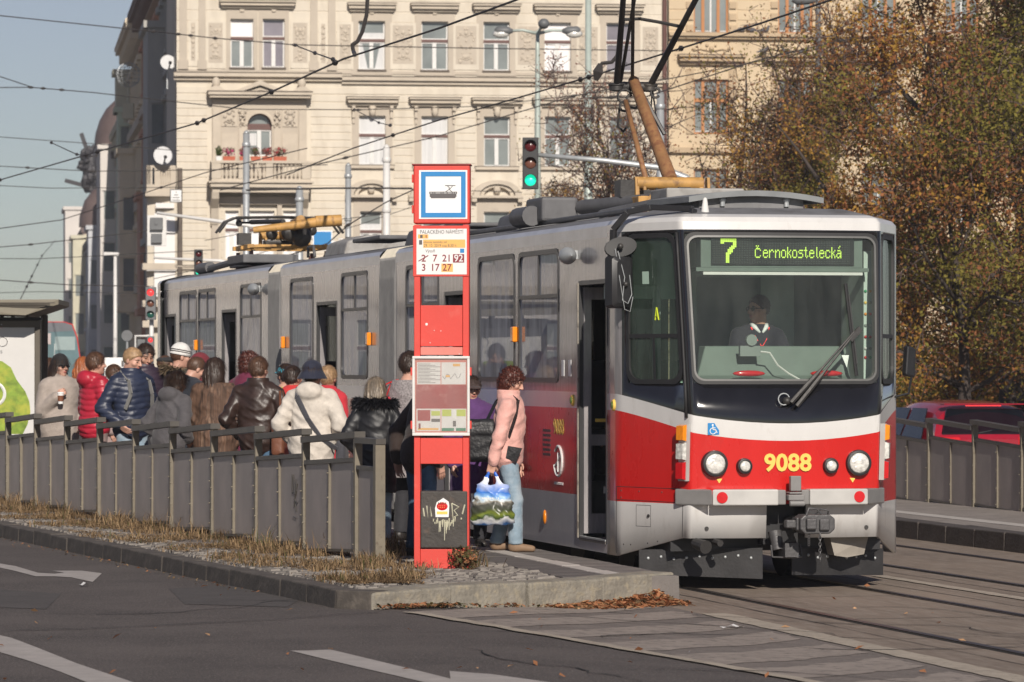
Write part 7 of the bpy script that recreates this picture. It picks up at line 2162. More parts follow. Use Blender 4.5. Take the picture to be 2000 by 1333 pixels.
wire('span wire low in the left sky reaching the balcony pediment', [(-60,172,130),(60,171,130),(180,181,131),(350,200,133),(480,214,135)], .016, fit=(1.0,1.2,1.5))
wire('branch of that span wire rising to the upper left', [(-60,135,128),(0,150,129),(60,170,130)], .016)
wire('thin wire over the second floor windows of the cream house', [(480,214,112),(700,215,112),(940,208,112),(1200,178,112)], .012, fit=(1.0,))
wire('slanted tie from the house window to the second contact wire', [(690,213,100),(740,240,85),(765,246,72)], .010, fit=(0.05,1.0,1.9))
wire('thin wire rising from the balcony rail to the right across the windows', [(430,372,104),(600,326,104),(850,268,104),(1120,188,104),(1330,150,104),(1560,105,104),(2060,-20,104)], .014, fit=(1.3,3.0))
wire('dark wire above the tree tops at the right', [(1150,191,92),(1260,190,92),(1480,118,92),(1640,80,92),(1800,60,92),(2060,-8,92)], .015, fit=(0.4,3.0))
wire('pale thin wire through the tree crowns at the right', [(1150,320,110),(1360,225,110),(1650,205,110),(2060,155,110)], .010)
wire('upper wire into the top right corner', [(1660,75,100),(1800,70,100),(2060,35,100)], .010)
wire('wire sloping through the left sky to the white turret', [(-60,262,150),(0,268,150),(180,281,150),(350,295,150)], .014)
wire('short tie in the left sky ending on the thick contact wire', [(98,278,95),(150,302,92),(182,306,90)], .012, fit=(0.05,1.0))
wire('wire level with the balcony across the left sky', [(-60,322,140),(0,325,140),(180,335,140),(420,332,140),(640,322,140)], .015, fit=(1.3,2.0))
wire('wire below the balcony along the cream house', [(-60,360,140),(100,368,140),(420,366,140),(820,370,140),(1020,376,140)], .013)
wire('heavy cable in front of the arched hoods', [(480,372,100),(640,368,100),(805,368,100)], .022)
wire('rising wire from the lower left to the corner house balcony', [(-60,455,118),(120,430,116),(260,385,112),(400,338,108),(600,290,104)], .013, fit=(2.0,2.4))
wire('wire over the shelter canopy into the side street', [(-60,488,130),(60,478,130),(130,470,130),(300,450,130)], .014, fit=(1.0,))
wire('lower wire over the shelter canopy', [(-60,505,135),(70,506,135),(200,500,135),(420,488,135)], .012)
wire('wire with hanging loops left of the farthest house', [(-60,543,120),(60,552,120),(140,557,120),(300,560,120)], .014, fit=(1.0,))
wire('slanting trolley wire far down the street', [(40,585,140),(62,540,170),(82,500,210),(108,470,260)], .018, fit=(0.5,1.0,1.5,2.0))
wire('faint wire beneath the loops above the canopy edge', [(-60,574,150),(80,570,150),(200,572,150),(330,575,150)], .012)
wire('wire from the totem down to the tram roof', [(560,500,90),(640,476,90),(680,440,90),(755,395,90),(810,370,90)], .014, fit=(2.0,))
wire('long faint wire across the upper cream wall', [(400,470,115),(560,440,115),(760,418,115)], .010, fit=(1.0,))
wire('faint wire across the lower cream wall', [(300,545,120),(420,520,120),(700,440,120),(812,402,120)], .010)
wire('curled feeder cable hanging at the top beside the third window', [(718,-5,60),(716,30,60),(708,62,60),(698,82,60),(688,88,60),(690,100,60),(693,108,55)], .03)
wire('curled feeder cable left of the raised pantograph', [(1218,40,48),(1212,70,48),(1205,110,48),(1195,122,48),(1176,124,48),(1170,134,48),(1168,142,48)], .022, fit=(5.9,))
# ================================================================== people
def surfnet(F, lo, h):
    """closed surface of F<0 on a grid (naive surface nets)"""
    s = F < 0
    nx, ny, nz = F.shape
    cs = [(i,j,k) for i in (0,1) for j in (0,1) for k in (0,1)]
    sl = lambda A, c: A[c[0]:nx-1+c[0], c[1]:ny-1+c[1], c[2]:nz-1+c[2]]
    cnt = sum(sl(s, c).astype(np.int8) for c in cs)
    act = (cnt > 0) & (cnt < 8)
    I = np.argwhere(act)
    if len(I) == 0: return np.zeros((0,3)), np.zeros((0,4), int)
    idx = -np.ones(act.shape, np.int32); idx[act] = np.arange(len(I))
    acc = np.zeros((len(I),3)); num = np.zeros(len(I))
    for a in range(3):
        for b in (0,1):
            for c in (0,1):
                o0 = [0,0,0]; o1 = [0,0,0]
                oth = [x for x in range(3) if x != a]
                o0[oth[0]] = o1[oth[0]] = b; o0[oth[1]] = o1[oth[1]] = c; o1[a] = 1
                f0 = F[I[:,0]+o0[0], I[:,1]+o0[1], I[:,2]+o0[2]]; f1 = F[I[:,0]+o1[0], I[:,1]+o1[1], I[:,2]+o1[2]]
                m = (f0 < 0) != (f1 < 0)
                t = np.where(m, f0/np.where(m, f0-f1, 1), 0)
                p = np.tile(np.array(o0, float), (len(I),1)); p[:,a] += t
                acc += p*m[:,None]; num += m
    V = np.array(lo) + (I + acc/num[:,None])*h
    Q = []
    for a in range(3):
        b, c = (a+1) % 3, (a+2) % 3
        d0 = [slice(1,n-1) for n in F.shape]; d0[a] = slice(0, F.shape[a]-1)
        d1 = list(d0); d1[a] = slice(1, F.shape[a])
        s0, s1 = s[tuple(d0)], s[tuple(d1)]
        E_ = np.argwhere(s0 != s1)
        if len(E_) == 0: continue
        dirn = s0[E_[:,0],E_[:,1],E_[:,2]]
        base = E_ + np.array([0 if i == a else 1 for i in range(3)])
        def cell(db, dc):
            q = base.copy(); q[:,b] += db; q[:,c] += dc
            return idx[q[:,0],q[:,1],q[:,2]]
        q = np.stack([cell(-1,-1),cell(0,-1),cell(0,0),cell(-1,0)],1)
        q[~dirn] = q[~dirn][:,::-1]
        Q.append(q)
    return V, np.concatenate(Q)
def grid_pts(lo, hi, h):
    ax = [np.arange(l, u+h, h, dtype=np.float32) for l, u in zip(lo, hi)]
    return np.stack(np.meshgrid(*ax, indexing='ij'), -1)
def rcone(P, a, b, ra, rb):
    a, b = np.array(a, np.float32), np.array(b, np.float32)
    ba = b-a; q = P-a
    t = np.clip((q@ba)/max(1e-9, float(ba@ba)), 0, 1)
    return np.sqrt(((q-t[...,None]*ba)**2).sum(-1)) - (ra+(rb-ra)*t)
def ell(P, c, r):
    q = P-np.array(c, np.float32); r = np.array(r, np.float32)
    k0 = np.sqrt(((q/r)**2).sum(-1)); k1 = np.sqrt(((q/(r*r))**2).sum(-1))+1e-9
    return k0*(k0-1)/k1
def smin(a, b, k):
    h = np.clip(.5+.5*(b-a)/k, 0, 1)
    return b*(1-h)+a*h-k*h*(1-h)
def mesh_sdf(fn, lo, hi, h):
    P = grid_pts(lo, hi, h)
    return surfnet(fn(P), lo, h)

SKINC = {'fair': (0.52,0.29,0.215), 'tan': (0.42,0.225,0.155)}
for k, c in SKINC.items(): M['skin_'+k] = mat('skin_'+k, c, 0.5, var=0.10, vscale=9, bump=0.05)
M['lip'] = mat('lips', (0.36,0.12,0.10), 0.45, var=0); M['eye'] = mat('eyes', (0.03,0.022,0.018), 0.2, var=0); M['brow'] = mat('eyebrows', (0.07,0.045,0.03), 0.8, var=0)
M['shades'] = mat('sunglasses', (0.008,0.008,0.009), 0.12, var=0)

# ---- heads (origin at the middle of the head, +y is the face)
def head_sdf(P, fem):
    j = .92 if fem else 1.0
    d = ell(P, (0,-.012,.028), (.076,.096,.094))
    d = smin(d, ell(P, (0,.022,-.045), (.060*j,.068,.072)), .035)
    d = smin(d, ell(P, (0,.058,-.092), (.030*j,.026,.020)), .025)
    d = smin(d, ell(P, (0,.074,.030), (.052,.016,.014)), .018)
    for s in (-1,1):
        d = smin(d, ell(P, (s*.046,.060,-.022), (.024,.022,.020)), .022)
        d = -smin(-d, ell(P, (s*.032,.098,.008), (.017,.014,.010)), .012)
        d = smin(d, ell(P, (s*.031,.074,.006), (.015,.014,.011)), .004)
        d = smin(d, ell(P, (s*.079,-.008,-.008), (.011,.020,.032)), .008)
    d = smin(d, rcone(P, (0,.088,.020), (0,.112,-.022), .008, .0135), .012)
    for s in (-1,1): d = smin(d, ell(P, (s*.012,.099,-.026), (.009,.011,.008)), .006)
    d = smin(d, ell(P, (0,.088,-.053), (.024,.013,.007)), .008)
    d = smin(d, ell(P, (0,.086,-.064), (.020,.013,.008)), .006)
    d = smin(d, rcone(P, (0,-.018,-.05), (0,-.035,-.20), .058*j, .060*j), .03)
    return d
HEAD = {}
for fem in (False, True):
    V, F = mesh_sdf(lambda P: head_sdf(P, fem), (-.11,-.13,-.19), (.11,.14,.14), .0062)
    c = V[F].mean(1); ax = np.abs(c[:,0])
    mi = np.zeros(len(F), int)
    mi[(ax < .023) & (c[:,2] < -.047) & (c[:,2] > -.070) & (c[:,1] > .085)] = 1
    mi[((ax-.032)**2/.012**2 + (c[:,2]-.006)**2/.0068**2 < 1) & (c[:,1] > .06)] = 2
    mi[(ax > .013) & (ax < .050) & (np.abs(c[:,2]-.029+(ax-.03)**2*9) < .0058) & (c[:,1] > .055)] = 3
    HEAD[fem] = (V, F, mi)
# ---- right hand hanging down: fingers along -z, thumb towards +x, palm towards +y
def hand_sdf(curl):
    def fn(P):
        q = P-np.array((0,0,-.052), np.float32)
        b = np.abs(q)-np.array((.030,.004,.034), np.float32)
        d = np.sqrt((np.maximum(b,0)**2).sum(-1))+np.minimum(b.max(-1),0)-.011
        d = smin(d, rcone(P, (0,0,.03), (0,0,-.02), .024, .026), .02)
        for (x, L, sp) in ((.029,.072,.10),(.010,.081,.02),(-.010,.074,-.05),(-.028,.058,-.12)):
            a = np.array((x, .0, -.092)); ang = curl*.55
            p1 = a+L*.45*np.array((sp, math.sin(ang), -math.cos(ang)))
            p2 = p1+L*.32*np.array((sp*.6, math.sin(ang*2.2), -math.cos(ang*2.2)))
            p3 = p2+L*.25*np.array((sp*.3, math.sin(ang*3.1), -math.cos(ang*3.1)))
            f = np.minimum(np.minimum(rcone(P, a, p1, .0095, .0088), rcone(P, p1, p2, .0088, .0080)), rcone(P, p2, p3, .0080, .0066))
            d = smin(d, f, .005)
        t0 = (.026,.004,-.025); t1 = (.055,.014+.010*curl,-.055); t2 = (.060-.010*curl,.022+.02*curl,-.082); t3 = (.056-.018*curl,.028+.026*curl,-.102)
        d = smin(d, np.minimum(np.minimum(rcone(P,t0,t1,.014,.0105), rcone(P,t1,t2,.0105,.009)), rcone(P,t2,t3,.009,.007)), .008)
        return d
    return fn
HAND = {c: mesh_sdf(hand_sdf(c), (-.06,-.05,-.20), (.085,.11,.045), .0052) for c in (.45, 1.5)}

ARMS = {'down': ((.055,-.03,-.28),(.045,.05,-.52)), 'pocket': ((.13,-.08,-.26),(.045,.10,-.42)), 'front': ((.07,.01,-.28),(-.04,.23,-.24)),
        'cup': ((.05,.0,-.28),(-.05,.19,-.12)), 'reach': ((.08,.14,-.20),(.02,.36,-.28)), 'carry': ((.06,-.05,-.28),(.06,-.11,-.53)), 'wheel': ((.08,.12,-.24),(-.02,.36,-.22)), 'back': ((.06,-.10,-.27),(.05,-.05,-.52))}
def rotz(a): return np.array([[math.cos(a),-math.sin(a),0],[math.sin(a),math.cos(a),0],[0,0,1]])
def rotx(a): return np.array([[1,0,0],[0,math.cos(a),-math.sin(a)],[0,math.sin(a),math.cos(a)]])
def roty(a): return np.array([[math.cos(a),0,math.sin(a)],[0,1,0],[-math.sin(a),0,math.cos(a)]])
def wrinkle(P, k=1.0, s=0.0):
    x, y, z = P[...,0]*k, P[...,1]*k, P[...,2]*k
    w = np.sin(7*z+11*x+s)*1.4+np.sin(9*y-6*z+2*s)
    rg = lambda t: 1-2*np.abs(np.sin(t))
    return (rg(13*z+6*x+4*y+w+s)*1.1+rg(9*x-15*z+7*y+w*1.2+1.7)*.9+rg(27*z-13*y+9*x+w+2.1*s)*.55+np.sin(17*x-13*z+8*y+s)*.6+rg(41*z+23*x-w)*.25)/2.6
def person(label, px, Y, top=None, face=0.0, height=None, fem=False, skin='fair', coat=None, coat_len=.0, puff=0.0, bulk=.0, fold=.005, armL='down', armR='down', handL=False, handR=False, curl=.45,
           trousers=None, shoes=None, hair=None, hairstyle='short', hat=None, hatm=None, hy=0.0, hp=0.0, lean=0.0, side=0.0, step=0.0, sit=False, collar=0, collarm=None, shades=False, pos=None, base=None, fur=0, furm=None, group='people waiting on the platform', open_=None, hood=False, parent=None):
    bz = PZ if base is None else base
    if height is None: height = CZ-(top-HZ)*Y/FPX-bz
    g_ = height/1.75
    if pos is None: pos = G(px, Y, bz)
    seed = int(abs(px)*7+Y*3) % 100
    S_ = np.array
    shz, hipz = 1.395, .93
    sh = {s: S_((s*(.172 if fem else .190), -.01, shz)) for s in (-1,1)}
    arm = {}
    for s, nm in ((-1,armL),(1,armR)):
        e, w = nm if isinstance(nm, tuple) else ARMS[nm]
        arm[s] = (sh[s]+S_((s*e[0],e[1],e[2])), sh[s]+S_((s*w[0],w[1],w[2])))
    if sit: legs = {s: (S_((s*.10,0,hipz)), S_((s*.14,.42,.95)), S_((s*.14,.46,.52))) for s in (-1,1)}
    else: legs = {s: (S_((s*.09,0,hipz-.02)), S_((s*.095,.02+step*s*.17+abs(step)*.03,.50)), S_((s*.095,-.02+step*s*.36,.085+max(0,-step*s)*.04))) for s in (-1,1)}
    def torso(P, t):
        d = ell(P, (0,0,1.27), ((.165 if fem else .185)+t,.118+t,.25+t))
        d = smin(d, ell(P, (0,-.005,1.06), ((.140 if fem else .155)+t,.112+t,.20+t)), .06)
        d = smin(d, ell(P, (0,-.015,.93), ((.180 if fem else .168)+t,.125+t,.15+t)), .06)
        for s in (-1,1): d = smin(d, rcone(P, (s*.02,-.025,1.445), sh[s]-S_((s*.03,0,-.005)), .062+t*.6, .052+t*.8), .05)
        d = smin(d, rcone(P, (0,-.02,1.44), (0,-.03,1.50), .075+t*.5, .062+t*.4), .05)
        return d
    def armd(P, t, r=1.0):
        d = None
        for s in (-1,1):
            e, w = arm[s]
            a = smin(rcone(P, sh[s], e, .054*r+t, .044*r+t), rcone(P, e, w, .044*r+t, .031*r+t*.95), .02)
            d = a if d is None else np.minimum(d, a)
        return d
    def legd(P, t, flare=0.0):
        d = None
        for s in (-1,1):
            a, b, c = legs[s]
            q = smin(rcone(P, a, b, .088+t, .060+t), rcone(P, b, c, .060+t, .042+t+flare), .03)
            d = q if d is None else smin(d, q, .02)
        return d
    def bend(V):
        V = np.array(V, float)
        f = np.clip((V[:,2]-.75)/.45, 0, 1); f = f*f*(3-2*f)
        piv = S_((0,0,.95)); q = V-piv
        an = lean*f
        y, z = q[:,1]*np.cos(an)+q[:,2]*np.sin(an), -q[:,1]*np.sin(an)+q[:,2]*np.cos(an)
        q[:,1], q[:,2] = y, z
        an = side*f
        x, z = q[:,0]*np.cos(an)+q[:,2]*np.sin(an), -q[:,0]*np.sin(an)+q[:,2]*np.cos(an)
        q[:,0], q[:,2] = x, z
        return (q+piv)*g_
    hc = S_((0,.015,1.630))
    RH = rotz(hy) @ rotx(hp)
    tohead = lambda V: V @ RH.T + hc
    xr = max(.42, max(abs(arm[s][i][0]) for s in (-1,1) for i in (0,1))+.13)
    y0 = min(-.30, min(arm[s][i][1] for s in (-1,1) for i in (0,1))-.12); y1 = max(.30, max(arm[s][i][1] for s in (-1,1) for i in (0,1))+.13)
    if sit: y1 = max(y1, .62)
    ly0, ly1 = -.22-abs(step)*.4, .24+abs(step)*.4
    if sit: ly1 = .66
    # body: trunk and limbs, then head and hands, all in one mesh
    body = MB()
    V, F = mesh_sdf(lambda P: smin(smin(torso(P,-.012), armd(P,-.006), .03), legd(P,-.012), .04), (-xr,y0,.0), (xr,max(y1,ly1),1.58), .03)
    Vb = [bend(V)]; Fb = [F]; Mb = [np.zeros(len(F), int)]
    hv, hf, hm = HEAD[fem]
    Vb.append(bend(tohead(hv))); Fb.append(hf); Mb.append(hm)
    for s, show in ((-1,handL),(1,handR)):
        e, w = arm[s]
        hv_, hf_ = HAND[curl if show else .45]
        d = (w-e)/np.linalg.norm(w-e); zc = -d
        xc = S_((0,1.,.25)) if d[2] < -.5 else S_((0,.2,1.))
        xc = xc - zc*(xc@zc); xc /= np.linalg.norm(xc); yc = np.cross(zc, xc)
        L = hv_.copy(); ff = hf_
        if (yc[0] > 0) == (s > 0): L[:,1] *= -1; ff = hf_[:,::-1]
        Vb.append(bend(L @ np.stack([xc,yc,zc]) + w + d*.012)); Fb.append(ff); Mb.append(np.zeros(len(hf_), int))
    offs = np.cumsum([0]+[len(v) for v in Vb[:-1]])
    me = fast_mesh('person', np.concatenate(Vb), np.concatenate([f+o for f, o in zip(Fb, offs)]), [M['skin_'+skin],M['lip'],M['eye'],M['brow']], np.concatenate(Mb))
    me.shade_smooth()
    p = link('person', me); p.location = pos; p.rotation_euler = (0,0,face)
    tag(p, label, 'person', group)
    def part(name, V, F, m, head=False, bent=True):
        V = tohead(V) if head else V
        o = link(name, fast_mesh(name, bend(V) if bent else V, F, [m], np.zeros(len(F), int)), p); o.data.shade_smooth(); return o
    if coat is not None:
        hem = .80-coat_len
        def cf(P):
            t = .022+bulk
            d = torso(P, t)
            if coat_len > .12:
                d = smin(d, rcone(P, (0,-.01,.95), (0,-.0,max(.3,hem)), .18+bulk, .20+bulk), .08)
            a = armd(P, .016+bulk*.7)
            d = smin(d, a, .022)
            if puff:
                w = np.abs(np.sin((P[...,2]+.10*np.abs(P[...,0])*0+.012*np.sin(P[...,0]*14))*PI/.062)); d = d - puff*(w**.55-.4)
            d = d - fold*wrinkle(P, 1.0, seed)
            nc = 1.515 if collar else 1.50
            d = np.maximum(d, P[...,2]-nc)
            d = np.maximum(d, hem+.012*np.sin(P[...,0]*9+seed)-P[...,2])
            if collar:
                q = np.sqrt((P[...,0]/1.0)**2+(P[...,1]+.022)**2)
                ring = np.sqrt(np.maximum(np.abs(q-.078-.012*collar)-.012,0)**2+np.maximum(np.abs(P[...,2]-1.495-.018*collar)-.03*collar,0)**2)-.010
                d = smin(d, ring if collar < 2 else ell(P, (0,-.012,1.495), (.118,.112,.045+.014*collar))-.006*wrinkle(P,1.6,seed), .015)
            if hood:
                d = smin(d, ell(P, (0,-.125,1.47), (.135,.085,.095)), .03)
                d = smin(d, ell(P, (0,-.05,1.50), (.125,.105,.05)), .03)
            return d
        V, F = mesh_sdf(cf, (-xr,y0,hem-.03), (xr,y1,1.68), .0105 if (puff or fold > .004) else .013)
        part('coat', V, F, coat)
    if trousers is not None:
        V, F = mesh_sdf(lambda P: np.maximum(smin(legd(P,.014,.016), ell(P,(0,-.012,.95),(.185,.138,.16)),.05)-.004*wrinkle(P,1.3,seed), .07 - P[...,2]), (-.30,ly0,.0), (.30,ly1,1.12), .016)
        part('trousers', V, F, trousers)
    for s in (-1,1):
        c = legs[s][2]
        V, F = mesh_sdf(lambda P: np.maximum(smin(rcone(P, c+S_((0,-.03,-.035)), c+S_((0,.16,-.055)), .045, .034), rcone(P, c, c+S_((0,0,-.05)), .048, .05), .03), c[2]-.085-P[...,2]), c-S_((.07,.11,.10)), c+S_((.07,.24,.07)), .014)
        part('shoe', V, F, shoes or M['shoe'])
    # hair in head coordinates
    if hair is not None and hairstyle:
        if hairstyle in ('short','crop'):
            th = .010 if hairstyle == 'crop' else .016
            def hf2(P):
                d = ell(P, (0,-.014,.032), (.078+th,.098+th,.096+th))
                d = d - .0035*np.sin(np.arctan2(P[...,0],P[...,1]+.02)*26+P[...,2]*40)*np.clip((.13-P[...,2])*9,0,1)
                d = np.maximum(d, P[...,1]-.95*P[...,2]-.012)
                d = np.maximum(d, -.072-P[...,2]-.3*np.maximum(0,P[...,1]))
                return np.maximum(d, np.where(P[...,2] < .0, np.abs(P[...,0])-.078, -1))
            V, F = mesh_sdf(hf2, (-.12,-.15,-.10), (.12,.13,.17), .0068)
        elif hairstyle == 'curly':
            def hf2(P):
                d = smin(ell(P, (0,-.02,.032), (.095,.110,.103)), ell(P, (0,-.055,-.055), (.084,.066,.078)), .05)
                d = d + .012*(np.sin(P[...,0]*95+2*np.sin(P[...,2]*60))*np.sin(P[...,2]*88+P[...,1]*50)*np.sin(P[...,1]*90+1.))
                return np.maximum(d, np.minimum(P[...,1]-.85*P[...,2]-.035, np.maximum(P[...,1]-.085, P[...,2]-.16)*0+P[...,1]-.6*P[...,2]-.045))
            V, F = mesh_sdf(hf2, (-.14,-.17,-.17), (.14,.14,.18), .0072)
        else:            # long or bob or bun
            L = {'long': .46, 'mid': .28, 'bob': .17, 'bun': .05}[hairstyle]
            def hf2(P):
                d = ell(P, (0,-.016,.032), (.094,.114,.112))
                d = np.maximum(d, P[...,1]-.9*P[...,2]-.022)
                if L > .1:
                    b = smin(ell(P, (0,-.065,-.06), (.098,.062,.12)), rcone(P*S_((.62,1.,1.),), (0,-.09,-.05), (0,-.125,-L+.05), .058, .042), .05)
                    for s in (-1,1): b = smin(b, rcone(P, (s*.082,-.02,.0), (s*.098,.0,-min(L,.26)), .024, .022), .03)
                    d = smin(d, b, .03)
                if hairstyle == 'bun': d = smin(d, ell(P, (0,-.125,.03), (.055,.048,.052)), .012)
                a = np.arctan2(P[...,0], -P[...,1]-.0)
                return d - .0045*np.sin(a*20+3*np.sin(P[...,2]*9)) - .003*np.sin(P[...,0]*160+P[...,2]*14)
            V, F = mesh_sdf(hf2, (-.16,-.22,-L-.06), (.16,.13,.16), .0085)
        part('hair', V, F, hair, True)
        strands(part, V, hair, hairstyle, seed)
    if hat:
        if hat == 'beanie': fn = lambda P: np.maximum(smin(ell(P,(0,-.012,.048),(.096,.114,.112)), -.0+ell(P,(0,-.014,.03),(.101,.120,.040)), .01)-.0015*np.sin(np.arctan2(P[...,0],P[...,1])*40), .012-.12*P[...,1]-P[...,2])
        elif hat == 'bucket': fn = lambda P: np.minimum(np.maximum(smin(ell(P,(0,-.012,.04),(.098,.115,.105)), ell(P,(0,-.012,.09),(.085,.10,.06)), .03), .02-P[...,2]), np.maximum(np.abs(np.sqrt(P[...,0]**2+((P[...,1]+.012)/1.15)**2)-.098-.55*(.045-P[...,2]))-.007, np.maximum(P[...,2]-.05,-.035-P[...,2])))
        elif hat == 'cap': fn = lambda P: np.minimum(np.maximum(ell(P,(0,-.012,.04),(.094,.112,.098)), .022-P[...,2]), np.maximum(ell(P,(0,.10,.035),(.07,.085,.016)), .03-P[...,1]))
        elif hat == 'flat': fn = lambda P: np.maximum(smin(ell(P,(0,.0,.075),(.105,.130,.045)), ell(P,(0,.10,.05),(.07,.05,.014)),.02), .03-P[...,2])
        else: fn = lambda P: np.maximum(np.maximum(ell(P,(0,-.03,.01),(.118,.135,.145)), P[...,1]-.55*P[...,2]-.05), -.15-P[...,2])
        V, F = mesh_sdf(fn, (-.16,-.19,-.17), (.16,.22,.19), .0075)
        ho = part('hat' if hat != 'hood' else 'hood', V, F, hatm, True)
        if hat == 'beanie' and hatm is M.get('knit_white'):
            for z in (.052,.072):
                mb = MB(); mb.tube([(.1005*math.cos(R(a))*math.sqrt(max(0,1-((z-.048)/.125)**2)),-.012+.1185*math.sin(R(a))*math.sqrt(max(0,1-((z-.048)/.125)**2)), z+.10*.1*math.sin(R(a))*-1) for a in range(0,361,20)], .0052, 4)
                V = np.array(mb.v); F = np.array([f for f in mb.f if len(f) == 4])
                part('stripe', V, F, M['print_grey'], True)
    if shades:
        mb = MB()
        for s in (-1,1):
            mb.sphere((s*.034,.094,.006),(.030,.010,.019),10,6); mb.tube([(s*.062,.085,.012),(s*.083,.03,.012),(s*.086,-.01,.005)],.004,4)
        mb.tube([(-.02,.104,.012),(.02,.104,.012)],.004,4)
        V = np.array(mb.v); F3 = [f for f in mb.f]
        o = link('sunglasses', mesh_of('sunglasses', [tuple(v) for v in bend(tohead(V))], F3, M['shades'], None, True), p)
    if fur:
        r = np.random.default_rng(seed); n = fur
        th = r.uniform(0,2*PI,n); base = np.stack([.155*np.cos(th)*(1+.15*r.random(n)), -.03+.12*np.sin(th), 1.47+.05*r.random(n)-.02*np.sin(th)],1)
        out = np.stack([np.cos(th), np.sin(th), r.uniform(-.5,.6,n)],1)+r.standard_normal((n,3))*.35; out /= np.linalg.norm(out,axis=1)[:,None]
        t = np.cross(out, r.standard_normal((n,3))); t /= np.linalg.norm(t,axis=1)[:,None]
        L = r.uniform(.05,.12,n)[:,None]
        V = np.stack([base-t*.006, base+t*.006, base+out*L*.6+t*.004+S_((0,0,-.01)), base+out*L+S_((0,0,-.03))],1).reshape(-1,3)
        part('fur_collar', V, np.arange(4*n).reshape(n,4), furm)
    p['_bend'] = 0; del p['_bend']
    loc2w = lambda v: Matrix.Translation(pos) @ Matrix.Rotation(face,4,'Z') @ Vector(bend(np.array([v], float))[0])
    return p, loc2w, g_, arm
def strands(part, V, m, style, seed):
    r = np.random.default_rng(seed+5); cur = style == 'curly'
    n = {'crop': 500, 'short': 900, 'curly': 1300}.get(style, 1500)
    b = V[r.integers(0,len(V),n)]
    o = b-np.array([0,-.01,.0 if style in ('short','crop','curly') else -.05]); o[:,2] *= .4 if b[:,2].min() < -.15 else 1; o /= np.linalg.norm(o,axis=1)[:,None]
    if cur: d = r.standard_normal((n,3)); L = r.uniform(.018,.04,n)[:,None]
    elif style == 'crop': d = o*.6+np.array([0,.3,.1])+r.standard_normal((n,3))*.3; L = r.uniform(.006,.014,n)[:,None]
    elif style == 'short': d = np.array([0,-.25,-.8])+np.array([0,.9,0])*(b[:,2:3] > .07)+r.standard_normal((n,3))*.35; L = r.uniform(.02,.045,n)[:,None]
    else: d = np.array([0,-.12,-1.])+r.standard_normal((n,3))*.16; L = r.uniform(.05,.13,n)[:,None]
    d = d-o*(d*o).sum(1)[:,None]; d /= np.linalg.norm(d,axis=1)[:,None]+1e-6
    t = np.cross(d,o)*(.0016 if not cur else .0022); lift = .006 if not cur else .016
    p0, p1, p2 = b+o*.001, b+d*L*.5+o*lift, b+d*L+o*lift*(.35 if not cur else 1.1)
    W = np.stack([p0-t,p0+t,p1+t,p1-t,p2+t*.3,p2-t*.3],1).reshape(-1,3)
    k = np.arange(n)[:,None]*6
    tag(part('hair_strands', W, np.concatenate([k+np.array([[0,1,2,3]]),k+np.array([[3,2,4,5]])]), m, True), kind='stuff')
def cloth(name, c, rough=.85, **k): return mat(name, c, rough, var=k.pop('var',.15), vscale=k.pop('vscale',14), bump=k.pop('bump',.25), bscale=k.pop('bscale',60), sheen=.1, **k)
M['shoe'] = mat('shoe_dark', (0.03,0.026,0.024), .5); M['shoe_tan'] = mat('shoe_tan', (0.22,0.14,0.085), .7)
M['jean'] = cloth('denim_pale', (0.22,0.30,0.37), col2=(0.36,0.42,0.47), c2=(.45,.7), c2scale=6); M['jean_d'] = cloth('denim_blue', (0.06,0.12,0.20)); M['pants'] = cloth('trousers_dark', (0.025,0.025,0.03)); M['brownpants'] = cloth('trousers_brown', (0.16,0.08,0.055))
HC = {'dark': mat('hair_dark_brown', (0.035,0.02,0.014), .45, var=.4, vscale=30, stretch=(1,1,.15), bump=.3), 'brown': mat('hair_brown', (0.085,0.042,0.024), .45, var=.4, vscale=30, stretch=(1,1,.15), bump=.3),
      'auburn': mat('hair_auburn', (0.085,0.022,0.014), .45, var=.4, vscale=30, bump=.3), 'ginger': mat('hair_ginger', (0.32,0.095,0.028), .45, var=.3, vscale=30, stretch=(1,1,.15), bump=.3), 'blond': mat('hair_blond', (0.34,0.215,0.115), .5, var=.3, vscale=30, bump=.3), 'ash': mat('hair_ash', (0.13,0.105,0.08), .45, var=.5, vscale=26, stretch=(1.4,1.4,.1), bump=.3, col2=(0.36,0.28,0.20), c2=(.45,.65), c2scale=16), 'shaved': mat('hair_shaved', (0.055,0.035,0.028), .7, var=.2)}
M['knit_white'] = cloth('knit_white', (0.66,0.65,0.63)); M['knit_black'] = cloth('knit_black', (0.012,0.012,0.013))

# main figures, nearest first
pink = cloth('pink_denim', (0.68,0.37,0.325), bump=.4, bscale=25)
P1 = person('woman with curly dark hair in a pink jacket and jeans carrying a printed bag', 993, 38.6, top=722, face=R(-97), fem=True, coat=pink, coat_len=.03, bulk=.014, fold=.011, armL='down', armR='carry', handR=True, curl=1.5, trousers=M['jean'], shoes=M['shoe_tan'], hair=HC['auburn'], hairstyle='curly', hp=-.38, hy=-.1, step=.28, collar=1, lean=.04)
P2 = person('person in a brown jacket and blue jeans half hidden behind the red totem', 822, 37.6, height=1.70, face=R(-55), coat=cloth('brown_jacket', (0.035,0.022,0.018)), coat_len=.06, bulk=.02, armL=((.10,-.10,-.26),(.10,-.06,-.50)), handL=True, trousers=M['jean_d'], hair=HC['dark'], hairstyle='short', lean=.22)
P3 = person('woman with ash blond bob and a black shaggy fur collar', 734, 40.0, top=740, face=R(-8), fem=True, coat=mat('black_shiny_coat', (0.012,0.012,0.014), .5, var=.2, bump=.3, bscale=12), coat_len=.25, bulk=.022, fold=.010, trousers=M['jean'], hair=HC['ash'], hairstyle='bob', fur=2600, furm=mat('black_fur', (0.008,0.008,0.011), .5, var=.1), armL='pocket', armR='pocket')
